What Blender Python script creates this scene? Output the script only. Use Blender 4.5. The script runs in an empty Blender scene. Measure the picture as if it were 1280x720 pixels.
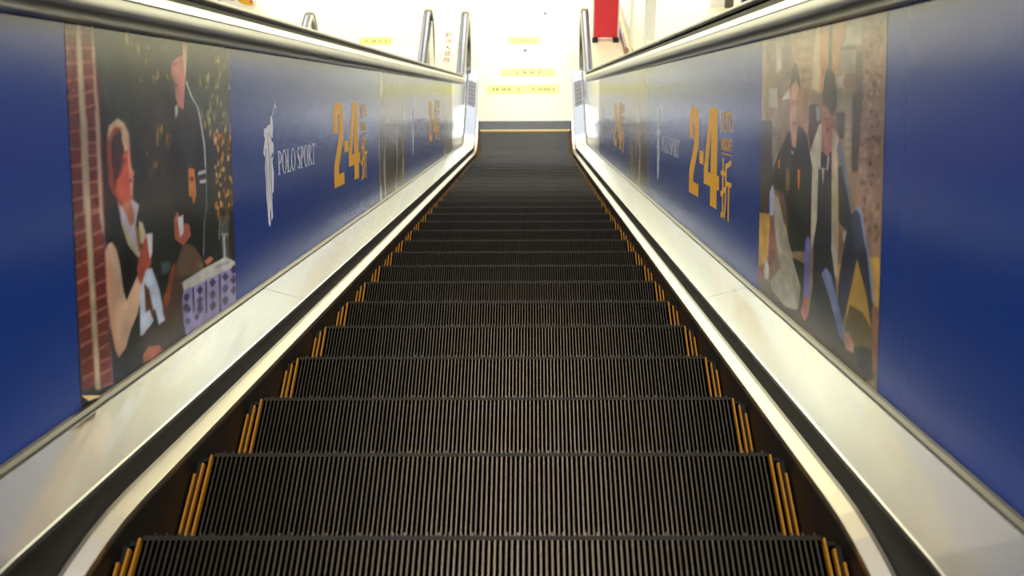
import bpy, bmesh, math, random
import numpy as np
from mathutils import Matrix, Vector
from mathutils.geometry import tessellate_polygon

C = bpy.context.scene.collection
S = bpy.context.scene
PI = math.pi
rng = random.Random(7)

# ------------------------------------------------------------------ camera
cam_d = bpy.data.cameras.new('camera'); cam = bpy.data.objects.new('camera', cam_d); C.objects.link(cam)
S.camera = cam
_r = Vector((0.9999, 0.009387, -0.010534)); _u = Vector((0.002626, 0.609752, 0.792588)); _f = Vector((-0.013863, 0.792537, -0.609667))
m = Matrix((( _r.x, _u.x, -_f.x), (_r.y, _u.y, -_f.y), (_r.z, _u.z, -_f.z))).to_4x4()
m.translation = Vector((0.0725, 0.0, 8.15))
cam.matrix_world = m
cam_d.sensor_width = 36.0
cam_d.lens = 1811.0 / 1280.0 * 36.0
cam_d.clip_start = 0.05; cam_d.clip_end = 200
cam_d.dof.use_dof = True; cam_d.dof.focus_distance = 4.2; cam_d.dof.aperture_fstop = 9.0

# ------------------------------------------------------------------ colour management
S.view_settings.view_transform = 'Standard'; S.view_settings.look = 'None'
S.view_settings.exposure = 0.0; S.view_settings.gamma = 1.0; S.view_settings.use_curve_mapping = False

# ------------------------------------------------------------------ world and lamps
world = bpy.data.worlds.new('world'); S.world = world; world.use_nodes = True
bg = world.node_tree.nodes['Background']
bg.inputs[0].default_value = (0.97, 0.95, 0.91, 1)
# the mall around: bright open halls ahead and to the sides near the horizon, a dim ceiling overhead
wn = world.node_tree; tcw = wn.nodes.new('ShaderNodeTexCoord'); sx_ = wn.nodes.new('ShaderNodeSeparateXYZ')
wn.links.new(tcw.outputs['Generated'], sx_.inputs[0])
mz = wn.nodes.new('ShaderNodeMapRange'); mz.interpolation_type = 'SMOOTHSTEP'
for i, v_ in zip((1, 2, 3, 4), (.42, .74, 1.0, 0.0)): mz.inputs[i].default_value = v_
wn.links.new(sx_.outputs['Z'], mz.inputs[0])
my = wn.nodes.new('ShaderNodeMapRange'); my.interpolation_type = 'SMOOTHSTEP'
for i, v_ in zip((1, 2, 3, 4), (-.5, .8, .25, .62)): my.inputs[i].default_value = v_
wn.links.new(sx_.outputs['Y'], my.inputs[0])
mm = wn.nodes.new('ShaderNodeMath'); mm.operation = 'MULTIPLY_ADD'; mm.inputs[2].default_value = .10
wn.links.new(mz.outputs[0], mm.inputs[0]); wn.links.new(my.outputs[0], mm.inputs[1]); wn.links.new(mm.outputs[0], bg.inputs[1])

def area(name, loc, size, size_y, power, col, target=None):
    d = bpy.data.lights.new(name, 'AREA'); d.shape = 'RECTANGLE'; d.size = size; d.size_y = size_y
    d.energy = power; d.color = col
    o = bpy.data.objects.new(name, d); C.objects.link(o); o.location = loc
    if target is not None:
        o.rotation_euler = (Vector(target) - Vector(loc)).to_track_quat('-Z', 'Y').to_euler()
    return o
# unseen lights added over the lower hall, in rows, brightening floor and deck reflections
for lx in (-5.0, 0.0, 5.0):
    for ly, pw in ((20.5, 230), (26.0, 640)):
        area('hall_fill_light', (lx, ly, 6.0), 2.6, 2.2, pw, (0.94, 0.98, 1.0) if ly < 22 else (0.90, 0.97, 1.0))
area('hall_fill_light', (0.0, 30.5, 6.0), 9.0, 1.6, 560, (1.0, 0.98, 0.94))
area('hall_fill_light', (0.0, 14.6, 6.5), 3.0, 1.6, 130, (1.0, 0.97, 0.88))  # extra unseen light added above the landing to brighten its plates
# lamps in the high ceiling over the escalator well
for ly in (3.0, 7.0, 10.5):
    area('atrium_lamp', (0.0, ly, 13.5), 1.0, 2.2, 190, (1.0, 0.90, 0.72))
# fill lights added high on both sides, brightening the balustrade panels opposite
for sx in (-1, 1):
    for ly in (3.2, 6.4, 9.6):
        area('side_fill_light', (sx*4.2, ly, 12.0), 1.0, 2.4, 150, (1.0, 0.97, 0.92), target=(-sx*.6, ly+.6, 8.15-(ly+.6)*.577))

# ------------------------------------------------------------------ materials
def lin(c):
    return tuple((x/255/12.92 if x/255 <= .04045 else ((x/255+.055)/1.055)**2.4) for x in c[:3]) + (1.0,)
def mat(name, col, rough=.5, metal=0.0, coat=0.0, coat_rough=.1, bump=None, noise=None, aniso=0.0, emit=None, spec=.5):
    """col: sRGB 0-255; noise=(scale, amount, stretch) mottles the colour; bump=(scale, strength, stretch)"""
    mt = bpy.data.materials.new(name); mt.use_nodes = True
    nt = mt.node_tree; b = nt.nodes['Principled BSDF']
    b.inputs['Base Color'].default_value = lin(col); b.inputs['Roughness'].default_value = rough
    b.inputs['Metallic'].default_value = metal; b.inputs['Coat Weight'].default_value = coat
    b.inputs['Coat Roughness'].default_value = coat_rough; b.inputs['Specular IOR Level'].default_value = spec
    b.inputs['Anisotropic'].default_value = aniso
    tc = nt.nodes.new('ShaderNodeTexCoord')
    def nz(scale, stretch):
        mp = nt.nodes.new('ShaderNodeMapping'); mp.inputs['Scale'].default_value = stretch
        n = nt.nodes.new('ShaderNodeTexNoise'); n.inputs['Scale'].default_value = scale; n.inputs['Detail'].default_value = 4
        nt.links.new(tc.outputs['Object'], mp.inputs[0]); nt.links.new(mp.outputs[0], n.inputs['Vector'])
        return n
    if noise:
        n = nz(noise[0], noise[2] if len(noise) > 2 else (1, 1, 1))
        mx = nt.nodes.new('ShaderNodeMix'); mx.data_type = 'RGBA'
        c = lin(col); k = noise[1]
        mx.inputs[6].default_value = (c[0]*(1-k), c[1]*(1-k), c[2]*(1-k), 1)
        mx.inputs[7].default_value = (min(1, c[0]*(1+k)), min(1, c[1]*(1+k)), min(1, c[2]*(1+k)), 1)
        nt.links.new(n.outputs['Fac'], mx.inputs[0]); nt.links.new(mx.outputs[2], b.inputs['Base Color'])
    if bump:
        n = nz(bump[0], bump[2] if len(bump) > 2 else (1, 1, 1))
        bp = nt.nodes.new('ShaderNodeBump'); bp.inputs['Strength'].default_value = bump[1]; bp.inputs['Distance'].default_value = .01
        nt.links.new(n.outputs['Fac'], bp.inputs['Height']); nt.links.new(bp.outputs[0], b.inputs['Normal'])
    return mt
M = {}
M['deck'] = mat('deck_steel', (222, 227, 236), .17, 1.0, bump=(3.0, .04))
M['strip'] = mat('strip_aluminium', (222, 216, 204), .26, 1.0)
M['mould'] = mat('moulding_steel', (136, 136, 138), .30, 1.0, bump=(2.0, .05))
M['ledge'] = mat('ledge_steel', (225, 222, 214), .22, 1.0)
M['panel'] = mat('panel_steel', (190, 188, 186), .16, 1.0, bump=(2.0, .05))
M['skirt'] = mat('skirt_black', (20, 18, 16), .45, 0, spec=.2, noise=(60, .35, (.3, .3, 3)))
M['gap'] = mat('black_recess', (17, 16, 15), .45, 0, spec=.35)
M['bead'] = mat('grey_bead', (104, 101, 96), .3, .9)
M['rubber'] = mat('handrail_rubber', (72, 62, 52), .25)
M['dark'] = mat('dark_body', (15, 14, 13), .6, 0, spec=.2)
M['groove'] = mat('tread_groove', (8, 7, 6), .6, 0, spec=.15)
M['rib'] = mat('tread_rib', (64, 59, 51), .30, .8, noise=(70, .75, (1, .03, .03)))
M['nose'] = mat('nose_bar', (20, 17, 13), .6, 0, spec=.2, noise=(80, .3))
M['yellow'] = mat('yellow_paint', (164, 112, 20), .55, spec=.2)
M['combp'] = mat('comb_plate_metal', (58, 54, 47), .4, .3)
M['comb'] = mat('comb_yellow', (196, 164, 92), .45, .2)
M['plate'] = mat('landing_steel', (240, 236, 214), .55, 0, spec=.2)
M['floor'] = mat('cream_floor', (252, 245, 204), .55, 0.0, noise=(.8, .03), spec=.15)
M['wallp'] = mat('hall_wall', (206, 194, 170), .7)
M['blue'] = mat('blue_vinyl', (0, 58, 146), .22, 0.0, bump=(5, .05, (1, 1, .25)))
M['gold'] = mat('gold_print', (255, 186, 30), .35, 0.0, spec=.35)
M['white'] = mat('white_print', (240, 240, 244), .35, 0.0, spec=.35)
M['sticker'] = mat('yellow_sticker', (255, 250, 60), .4)
M['ink'] = mat('sticker_ink', (60, 54, 36), .6)
M['redink'] = mat('red_ink', (205, 60, 50), .5)
M['black'] = mat('black_plastic', (26, 26, 28), .4)
M['grey_label'] = mat('grey_label', (120, 118, 116), .5)
M['ink2'] = mat('label_ink', (80, 76, 78), .5)
M['red'] = mat('red_board', (226, 44, 62), .45, noise=(6, .08))
M['goldedge'] = mat('brass_edge', (190, 160, 90), .3, .8)
M['mauve'] = mat('mauve_edge', (170, 130, 130), .4)
M['chrome'] = mat('chrome_post', (225, 228, 232), .15, 1.0)
M['whitep'] = mat('white_panel', (246, 246, 242), .4)
M['paleblue'] = mat('pale_blue_panel', (190, 208, 235), .4)
M['navy'] = mat('navy_box', (30, 44, 92), .4)
M['orange'] = mat('orange_print', (230, 180, 40), .4)
M['brownink'] = mat('brown_print', (150, 120, 90), .5)
M['peel'] = mat('sheet_backing', (190, 160, 110), .5)
mt = bpy.data.materials.new('photo_print'); mt.use_nodes = True
b = mt.node_tree.nodes['Principled BSDF']; at = mt.node_tree.nodes.new('ShaderNodeAttribute'); at.attribute_name = 'print'
mt.node_tree.links.new(at.outputs['Color'], b.inputs['Base Color'])
b.inputs['Roughness'].default_value = .22
M['photo'] = mt
mt = bpy.data.materials.new('clear_glass'); mt.use_nodes = True
b = mt.node_tree.nodes['Principled BSDF']; b.inputs['Transmission Weight'].default_value = 1; b.inputs['Roughness'].default_value = .02
b.inputs['Base Color'].default_value = (.95, .98, 1, 1); b.inputs['IOR'].default_value = 1.2
M['glass'] = mt

# ------------------------------------------------------------------ helpers
def link_mesh(name, verts, faces, mats, parent=None, fmat=None, smooth=False):
    me = bpy.data.meshes.new(name); me.from_pydata([tuple(v) for v in verts], [], faces)
    for k in (mats if isinstance(mats, (list, tuple)) else [mats]): me.materials.append(M[k])
    if fmat is not None:
        for p, i in zip(me.polygons, fmat): p.material_index = i
    bm = bmesh.new(); bm.from_mesh(me); bmesh.ops.recalc_face_normals(bm, faces=bm.faces); bm.to_mesh(me); bm.free()
    if smooth:
        for p in me.polygons: p.use_smooth = True
    o = bpy.data.objects.new(name, me); C.objects.link(o)
    if parent: o.parent = parent
    return o
def thing(name, label, cat, loc=(0, 0, 0), group=None):
    o = bpy.data.objects.new(name, None); C.objects.link(o); o.location = loc; o.empty_display_size = .1
    return tag(o, label, cat, group)
def tag(o, label, cat, group=None):
    o['label'] = label; o['category'] = cat
    if group: o['group'] = group
    return o
def struct(o): o['kind'] = 'structure'; return o
class MB:
    def __init__(s): s.v = []; s.f = []; s.m = []
    def box(s, x0, x1, y0, y1, z0, z1, m=0):
        n = len(s.v)
        s.v += [(x, y, z) for z in (z0, z1) for y in (y0, y1) for x in (x0, x1)]
        for f in ((0,1,3,2),(4,5,7,6),(0,1,5,4),(2,3,7,6),(0,2,6,4),(1,3,7,5)):
            s.f.append(tuple(n+i for i in f)); s.m.append(m)
        return s
    def add(s, v, f, m=0):
        n = len(s.v); s.v += v; s.f += [tuple(n+i for i in q) for q in f]; s.m += [m]*len(f); return s
    def build(s, name, mats, parent=None, smooth=False): return link_mesh(name, s.v, s.f, mats, parent, s.m, smooth)

# escalator running path (line through the step noses), incline 30 degrees
T30 = math.tan(PI/6); LINE0 = 8.15 - .7003
YT = LINE0 / T30; RB = 1.0; YB = YT + RB*math.tan(PI/12)      # lower arc ends at YB
def path(y, top):
    """top=(Y where the incline starts, radius of the upper arc) -> height, slope angle"""
    yi, R = top
    if y > YB: return 0.0, 0.0
    if y > YB - RB*.5:
        th = math.asin((YB-y)/RB); return RB*(1-math.cos(th)), th
    if y > yi: return LINE0 - T30*y, PI/6
    zi = LINE0 - T30*yi; yf = yi - R*.5; zf = zi + R*(1-math.cos(PI/6))
    if y > yf:
        th = math.asin((y-yf)/R); return zf - R*(1-math.cos(th)), th
    return zf, 0.0
PA = (1.5, 2.0); PB = (1.1, 2.5)
YC, HC = 14.45, .42            # centre of the lower newel turn
def samples(y0, y1, top):
    yi, R = top
    ks = {y0, y1}
    for a, b, n in ((yi-R*.5, yi, 12), (YB-RB*.5, YB, 14)):
        for i in range(n+1):
            y = a + (b-a)*i/n
            if y0 < y < y1: ks.add(y)
    return sorted(ks)
def frame(y, h, top):
    z, th = path(y, top); return y + h*math.sin(th), z + h*math.cos(th)
def sweep(name, prof, y0, y1, top, side, mats, parent, closed=True, pm=None, turn=0, smooth=False, cap=True):
    """prof: (X, h) points in the cross-section; turn = degrees of newel turn at the lower end"""
    ys = samples(y0, y1, top); rows = []
    for y in ys:
        rows.append([(side*X, *frame(y, h, top)) for X, h in prof])
    if turn:
        n = max(4, turn//9)
        for i in range(1, n+1):
            ph = math.radians(turn)*i/n
            rows.append([(side*X, YC+(h-HC)*math.sin(ph), HC+(h-HC)*math.cos(ph)) for X, h in prof])
    k = len(prof); v = [p for r in rows for p in r]; f = []; fm = []
    for i in range(len(rows)-1):
        for j in range(k if closed else k-1):
            j2 = (j+1) % k
            f.append((i*k+j, i*k+j2, (i+1)*k+j2, (i+1)*k+j)); fm.append(pm[j] if pm else 0)
    if closed and cap:
        f.append(tuple(range(k))); f.append(tuple((len(rows)-1)*k+j for j in range(k))[::-1]); fm += [0, 0]
    return link_mesh(name, v, f, mats, parent, fm, smooth)
LEFT_ART = [
((36,42,40),1,[(-0.014,1.009),(1.072,1.037),(1.148,-0.035),(-0.01,0.046)]),
((66,78,72),0.55,[(0.123,1),(0.539,1.011),(1.072,1.037),(0.975,0.696),(0.514,0.668),(0.304,0.742),(0.162,0.771)]),
((44,50,46),0.6,[(0.179,1.005),(0.539,1.011),(0.496,0.421),(0.316,0.451),(0.29,0.768)]),
((52,44,40),0.55,[(0.385,0.918),(0.533,0.925),(0.516,0.418),(0.35,0.446)]),
((118,52,44),1,[(-0.008,1.002),(0.123,1),(0.141,0.772),(0.143,0.513),(0.132,0.253),(0.151,0.013),(0.003,0.054),(0.003,0.534),(0.002,0.775)]),
((214,150,126),0.95,[(0.001,0.97),(0.122,0.982),(0.122,0.986),(0.001,0.974)]),
((214,150,126),0.95,[(-0,0.934),(0.122,0.94),(0.123,0.944),(-0,0.937)]),
((214,150,126),0.95,[(-0.001,0.894),(0.125,0.904),(0.124,0.908),(-0.001,0.898)]),
((214,150,126),0.95,[(-0.002,0.85),(0.124,0.866),(0.123,0.87),(-0.003,0.854)]),
((214,150,126),0.95,[(-0.003,0.807),(0.125,0.829),(0.124,0.833),(-0.004,0.811)]),
((214,150,126),0.95,[(-0.003,0.764),(0.126,0.793),(0.124,0.797),(-0.005,0.767)]),
((214,150,126),0.95,[(-0.003,0.723),(0.048,0.721),(0.048,0.725),(-0.003,0.726)]),
((214,150,126),0.95,[(-0.003,0.678),(0.049,0.676),(0.049,0.68),(-0.003,0.682)]),
((214,150,126),0.95,[(-0.002,0.635),(0.05,0.634),(0.049,0.638),(-0.002,0.639)]),
((214,150,126),0.95,[(-0.002,0.593),(0.052,0.592),(0.051,0.596),(-0.002,0.596)]),
((214,150,126),0.95,[(0,0.548),(0.052,0.548),(0.051,0.552),(-0.001,0.552)]),
((214,150,126),0.95,[(0.071,0.725),(0.117,0.726),(0.117,0.73),(0.07,0.729)]),
((214,150,126),0.95,[(0.076,0.688),(0.118,0.688),(0.117,0.692),(0.075,0.692)]),
((214,150,126),0.95,[(0.075,0.654),(0.119,0.654),(0.118,0.658),(0.075,0.658)]),
((214,150,126),0.95,[(0.075,0.62),(0.12,0.62),(0.119,0.624),(0.074,0.624)]),
((214,150,126),0.95,[(0.077,0.584),(0.124,0.583),(0.123,0.587),(0.076,0.588)]),
((214,150,126),0.95,[(0.079,0.546),(0.125,0.545),(0.124,0.549),(0.078,0.55)]),
((214,150,126),0.95,[(0.08,0.509),(0.126,0.507),(0.125,0.512),(0.079,0.514)]),
((214,150,126),0.95,[(0.002,0.505),(0.051,0.509),(0.049,0.513),(-0,0.509)]),
((214,150,126),0.95,[(0.002,0.46),(0.053,0.462),(0.05,0.467),(-0,0.464)]),
((214,150,126),0.95,[(0.004,0.418),(0.057,0.423),(0.054,0.427),(0.001,0.422)]),
((214,150,126),0.95,[(0.005,0.376),(0.057,0.38),(0.054,0.384),(0.003,0.38)]),
((214,150,126),0.95,[(0.005,0.333),(0.057,0.336),(0.054,0.34),(0.003,0.338)]),
((214,150,126),0.95,[(0.004,0.292),(0.057,0.292),(0.054,0.297),(0.001,0.296)]),
((214,150,126),0.95,[(0.082,0.5),(0.123,0.502),(0.12,0.506),(0.08,0.504)]),
((214,150,126),0.95,[(0.081,0.445),(0.127,0.447),(0.125,0.451),(0.079,0.449)]),
((214,150,126),0.95,[(0.083,0.403),(0.129,0.406),(0.126,0.41),(0.08,0.407)]),
((214,150,126),0.95,[(0.085,0.353),(0.128,0.357),(0.125,0.361),(0.082,0.357)]),
((214,150,126),0.95,[(0.085,0.309),(0.13,0.309),(0.127,0.314),(0.082,0.313)]),
((214,150,126),0.95,[(0.084,0.269),(0.131,0.268),(0.128,0.273),(0.081,0.273)]),
((214,150,126),0.95,[(0.006,0.247),(0.056,0.249),(0.053,0.253),(0.003,0.251)]),
((214,150,126),0.95,[(0.006,0.208),(0.06,0.208),(0.057,0.213),(0.003,0.212)]),
((214,150,126),0.95,[(0.009,0.166),(0.06,0.166),(0.057,0.171),(0.006,0.17)]),
((214,150,126),0.95,[(0.009,0.123),(0.06,0.122),(0.057,0.126),(0.006,0.127)]),
((214,150,126),0.95,[(0.009,0.08),(0.06,0.077),(0.057,0.082),(0.006,0.084)]),
((214,150,126),0.95,[(0.085,0.234),(0.131,0.236),(0.128,0.24),(0.081,0.239)]),
((214,150,126),0.95,[(0.088,0.203),(0.131,0.203),(0.128,0.207),(0.085,0.208)]),
((214,150,126),0.95,[(0.09,0.168),(0.131,0.165),(0.128,0.17),(0.088,0.172)]),
((214,150,126),0.95,[(0.09,0.13),(0.132,0.131),(0.128,0.136),(0.086,0.134)]),
((214,150,126),0.95,[(0.09,0.095),(0.134,0.089),(0.132,0.094),(0.087,0.099)]),
((214,150,126),0.95,[(0.091,0.059),(0.137,0.059),(0.133,0.063),(0.088,0.064)]),
((214,150,126),0.95,[(0.088,0.024),(0.139,0.017),(0.136,0.022),(0.086,0.028)]),
((95,40,36),0.6,[(0.015,0.971),(0.014,0.936),(0.034,0.938),(0.035,0.973)]),
((95,40,36),0.6,[(0.016,0.897),(0.014,0.853),(0.034,0.853),(0.036,0.898)]),
((95,40,36),0.6,[(0.016,0.723),(0.014,0.68),(0.034,0.679),(0.036,0.723)]),
((95,40,36),0.6,[(0.019,0.509),(0.017,0.467),(0.037,0.463),(0.039,0.506)]),
((95,40,36),0.6,[(0.016,0.423),(0.015,0.381),(0.035,0.377),(0.036,0.419)]),
((95,40,36),0.6,[(0.016,0.251),(0.015,0.212),(0.035,0.206),(0.036,0.245)]),
((95,40,36),0.6,[(0.023,0.17),(0.021,0.128),(0.042,0.12),(0.044,0.164)]),
((150,125,105),0.5,[(-0,0.994),(0.015,0.995),(0.011,0.774),(0.029,0.774),(0.017,0.774)]),
((198,180,146),1,[(0.045,0.997),(0.067,0.999),(0.072,0.742),(0.077,0.773),(0.076,0.492),(0.082,0.235),(0.087,0.02),(0.063,0.03),(0.057,0.274),(0.05,0.527),(0.044,0.497),(0.048,0.774),(0.046,0.743)]),
((190,170,140),1,[(0.111,0.999),(0.124,1),(0.124,0.827),(0.134,0.78),(0.132,0.772),(0.13,0.482),(0.134,0.433),(0.129,0.434),(0.115,0.485),(0.112,0.772),(0.115,0.78)]),
((120,85,85),0.5,[(0.156,0.987),(0.162,0.827),(0.162,0.739),(0.171,0.738),(0.17,0.828),(0.164,0.988)]),
((120,95,110),0.8,[(0.131,0.49),(0.13,0.393),(0.131,0.212),(0.138,0.009),(0.148,0.006),(0.14,0.209),(0.139,0.391),(0.141,0.489)]),
((190,160,110),0.9,[(0.27,0.999),(0.269,0.959),(0.294,0.961),(0.296,1.001)]),
((150,130,70),0.36,[(0.35,0.948),(0.354,0.957),(0.358,0.96),(0.363,0.956),(0.365,0.949),(0.361,0.94),(0.357,0.938),(0.352,0.941)]),
((180,140,70),0.45,[(0.409,0.876),(0.414,0.884),(0.421,0.887),(0.429,0.883),(0.432,0.877),(0.426,0.868),(0.42,0.866),(0.412,0.869)]),
((180,140,70),0.63,[(0.338,0.947),(0.341,0.961),(0.345,0.965),(0.349,0.958),(0.351,0.947),(0.346,0.933),(0.343,0.929),(0.339,0.934)]),
((180,140,70),0.38,[(0.334,0.866),(0.338,0.879),(0.344,0.882),(0.349,0.876),(0.351,0.866),(0.346,0.853),(0.341,0.85),(0.336,0.855)]),
((85,95,80),0.45,[(0.413,0.719),(0.417,0.728),(0.423,0.73),(0.429,0.725),(0.431,0.718),(0.426,0.709),(0.421,0.707),(0.415,0.711)]),
((150,130,70),0.67,[(0.485,0.653),(0.491,0.668),(0.498,0.671),(0.506,0.663),(0.509,0.652),(0.502,0.637),(0.496,0.634),(0.488,0.64)]),
((85,95,80),0.5,[(0.397,0.633),(0.403,0.644),(0.409,0.647),(0.416,0.64),(0.419,0.631),(0.413,0.62),(0.407,0.617),(0.4,0.622)]),
((150,130,70),0.38,[(0.352,0.81),(0.355,0.819),(0.359,0.822),(0.364,0.817),(0.365,0.81),(0.361,0.8),(0.358,0.798),(0.353,0.802)]),
((180,140,70),0.4,[(0.372,0.588),(0.376,0.6),(0.381,0.603),(0.387,0.596),(0.389,0.586),(0.384,0.574),(0.379,0.571),(0.374,0.577)]),
((85,95,80),0.45,[(0.445,0.969),(0.45,0.982),(0.457,0.986),(0.465,0.98),(0.467,0.971),(0.461,0.958),(0.455,0.954),(0.447,0.958)]),
((180,140,70),0.39,[(0.357,0.691),(0.361,0.703),(0.365,0.705),(0.37,0.699),(0.372,0.69),(0.367,0.678),(0.363,0.676),(0.359,0.68)]),
((110,100,65),0.39,[(0.308,0.897),(0.313,0.909),(0.318,0.912),(0.325,0.907),(0.327,0.898),(0.321,0.886),(0.316,0.882),(0.31,0.887)]),
((150,130,70),0.66,[(0.505,0.878),(0.508,0.889),(0.512,0.892),(0.516,0.886),(0.517,0.878),(0.513,0.867),(0.51,0.864),(0.506,0.868)]),
((180,140,70),0.46,[(0.49,0.689),(0.495,0.697),(0.503,0.698),(0.511,0.694),(0.514,0.687),(0.508,0.679),(0.501,0.678),(0.493,0.681)]),
((150,130,70),0.45,[(0.314,0.731),(0.319,0.745),(0.325,0.748),(0.332,0.741),(0.334,0.73),(0.328,0.716),(0.323,0.713),(0.316,0.719)]),
((110,100,65),0.47,[(0.332,0.813),(0.335,0.823),(0.339,0.826),(0.343,0.821),(0.344,0.813),(0.34,0.802),(0.337,0.8),(0.333,0.804)]),
((180,140,70),0.7,[(0.306,0.968),(0.309,0.982),(0.313,0.985),(0.317,0.979),(0.318,0.969),(0.314,0.956),(0.311,0.952),(0.307,0.957)]),
((150,130,70),0.37,[(0.414,0.815),(0.418,0.83),(0.422,0.833),(0.427,0.826),(0.428,0.815),(0.424,0.8),(0.42,0.796),(0.415,0.802)]),
((150,130,70),0.54,[(0.309,0.92),(0.313,0.929),(0.319,0.932),(0.324,0.928),(0.327,0.921),(0.322,0.913),(0.317,0.91),(0.311,0.913)]),
((180,140,70),0.62,[(0.421,0.863),(0.425,0.878),(0.429,0.881),(0.432,0.874),(0.433,0.863),(0.429,0.849),(0.426,0.846),(0.422,0.851)]),
((85,95,80),0.52,[(0.361,0.593),(0.365,0.602),(0.37,0.604),(0.375,0.599),(0.377,0.591),(0.372,0.582),(0.368,0.58),(0.363,0.585)]),
((110,100,65),0.52,[(0.335,0.813),(0.339,0.824),(0.345,0.826),(0.351,0.821),(0.353,0.813),(0.348,0.802),(0.343,0.8),(0.337,0.804)]),
((110,100,65),0.5,[(0.304,0.887),(0.307,0.896),(0.311,0.898),(0.316,0.894),(0.317,0.887),(0.313,0.878),(0.31,0.876),(0.305,0.879)]),
((150,130,70),0.7,[(0.346,0.86),(0.351,0.87),(0.357,0.873),(0.364,0.868),(0.367,0.861),(0.361,0.851),(0.356,0.848),(0.349,0.852)]),
((150,130,70),0.52,[(0.361,0.628),(0.366,0.642),(0.371,0.645),(0.377,0.637),(0.379,0.627),(0.374,0.613),(0.369,0.61),(0.363,0.616)]),
((110,100,65),0.47,[(0.315,0.904),(0.319,0.918),(0.326,0.922),(0.332,0.916),(0.334,0.905),(0.328,0.891),(0.323,0.887),(0.317,0.892)]),
((110,100,65),0.58,[(0.42,0.666),(0.425,0.679),(0.431,0.683),(0.437,0.675),(0.439,0.664),(0.433,0.65),(0.428,0.647),(0.422,0.653)]),
((150,130,70),0.65,[(0.441,0.886),(0.447,0.901),(0.454,0.905),(0.461,0.898),(0.464,0.886),(0.457,0.871),(0.451,0.867),(0.444,0.872)]),
((110,100,65),0.62,[(0.345,0.739),(0.349,0.75),(0.353,0.752),(0.357,0.747),(0.358,0.739),(0.354,0.728),(0.351,0.726),(0.346,0.73)]),
((85,95,80),0.55,[(0.333,0.649),(0.338,0.661),(0.344,0.664),(0.351,0.657),(0.353,0.647),(0.347,0.635),(0.342,0.632),(0.335,0.637)]),
((110,100,65),0.35,[(0.439,0.611),(0.443,0.618),(0.447,0.62),(0.452,0.615),(0.454,0.609),(0.45,0.602),(0.446,0.6),(0.441,0.603)]),
((110,100,65),0.54,[(0.491,0.952),(0.497,0.966),(0.504,0.97),(0.511,0.963),(0.514,0.953),(0.507,0.938),(0.501,0.934),(0.494,0.939)]),
((85,95,80),0.67,[(0.49,0.915),(0.495,0.926),(0.501,0.929),(0.508,0.924),(0.511,0.916),(0.505,0.905),(0.499,0.902),(0.492,0.906)]),
((180,140,70),0.56,[(0.393,0.961),(0.397,0.97),(0.403,0.972),(0.41,0.968),(0.412,0.962),(0.407,0.953),(0.402,0.951),(0.395,0.954)]),
((150,130,70),0.45,[(0.32,0.845),(0.325,0.856),(0.331,0.859),(0.337,0.854),(0.339,0.845),(0.333,0.834),(0.329,0.831),(0.322,0.835)]),
((110,100,65),0.63,[(0.371,0.961),(0.376,0.972),(0.383,0.976),(0.39,0.971),(0.393,0.963),(0.387,0.951),(0.381,0.948),(0.374,0.952)]),
((150,130,70),0.38,[(0.362,0.897),(0.366,0.912),(0.371,0.916),(0.376,0.909),(0.378,0.898),(0.373,0.883),(0.368,0.879),(0.363,0.884)]),
((85,95,80),0.65,[(0.482,0.662),(0.487,0.678),(0.492,0.681),(0.497,0.673),(0.499,0.661),(0.494,0.645),(0.489,0.641),(0.484,0.648)]),
((180,140,70),0.68,[(0.469,0.971),(0.474,0.98),(0.481,0.983),(0.488,0.979),(0.491,0.972),(0.485,0.962),(0.479,0.96),(0.471,0.963)]),
((110,100,65),0.41,[(0.401,0.945),(0.405,0.956),(0.411,0.959),(0.417,0.954),(0.419,0.946),(0.414,0.936),(0.409,0.933),(0.403,0.936)]),
((150,130,70),0.6,[(0.321,0.793),(0.325,0.804),(0.329,0.807),(0.334,0.802),(0.335,0.793),(0.331,0.781),(0.327,0.779),(0.322,0.783)]),
((85,95,80),0.53,[(0.296,0.864),(0.3,0.875),(0.305,0.878),(0.31,0.873),(0.312,0.865),(0.307,0.854),(0.303,0.851),(0.297,0.855)]),
((110,100,65),0.7,[(0.403,0.826),(0.407,0.836),(0.411,0.838),(0.416,0.833),(0.418,0.826),(0.414,0.817),(0.41,0.814),(0.405,0.818)]),
((85,95,80),0.62,[(0.417,0.717),(0.422,0.727),(0.427,0.729),(0.434,0.724),(0.436,0.716),(0.43,0.706),(0.426,0.703),(0.419,0.708)]),
((85,95,80),0.49,[(0.397,0.61),(0.401,0.621),(0.407,0.624),(0.412,0.618),(0.414,0.609),(0.409,0.598),(0.405,0.596),(0.399,0.6)]),
((85,95,80),0.38,[(0.336,0.752),(0.341,0.762),(0.347,0.764),(0.355,0.759),(0.357,0.751),(0.351,0.741),(0.346,0.739),(0.338,0.743)]),
((180,140,70),0.42,[(0.312,0.669),(0.315,0.683),(0.319,0.686),(0.323,0.679),(0.324,0.668),(0.32,0.654),(0.317,0.651),(0.313,0.656)]),
((110,100,65),0.47,[(0.454,0.716),(0.459,0.724),(0.466,0.726),(0.474,0.721),(0.477,0.715),(0.47,0.706),(0.465,0.705),(0.457,0.708)]),
((150,130,70),0.63,[(0.374,0.921),(0.379,0.934),(0.386,0.937),(0.393,0.931),(0.395,0.922),(0.389,0.91),(0.384,0.906),(0.377,0.911)]),
((85,95,80),0.58,[(0.453,0.598),(0.457,0.611),(0.461,0.613),(0.465,0.607),(0.467,0.597),(0.462,0.585),(0.459,0.582),(0.454,0.587)]),
((110,100,65),0.58,[(0.52,0.97),(0.526,0.986),(0.533,0.991),(0.541,0.983),(0.544,0.971),(0.537,0.955),(0.53,0.951),(0.522,0.956)]),
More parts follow.
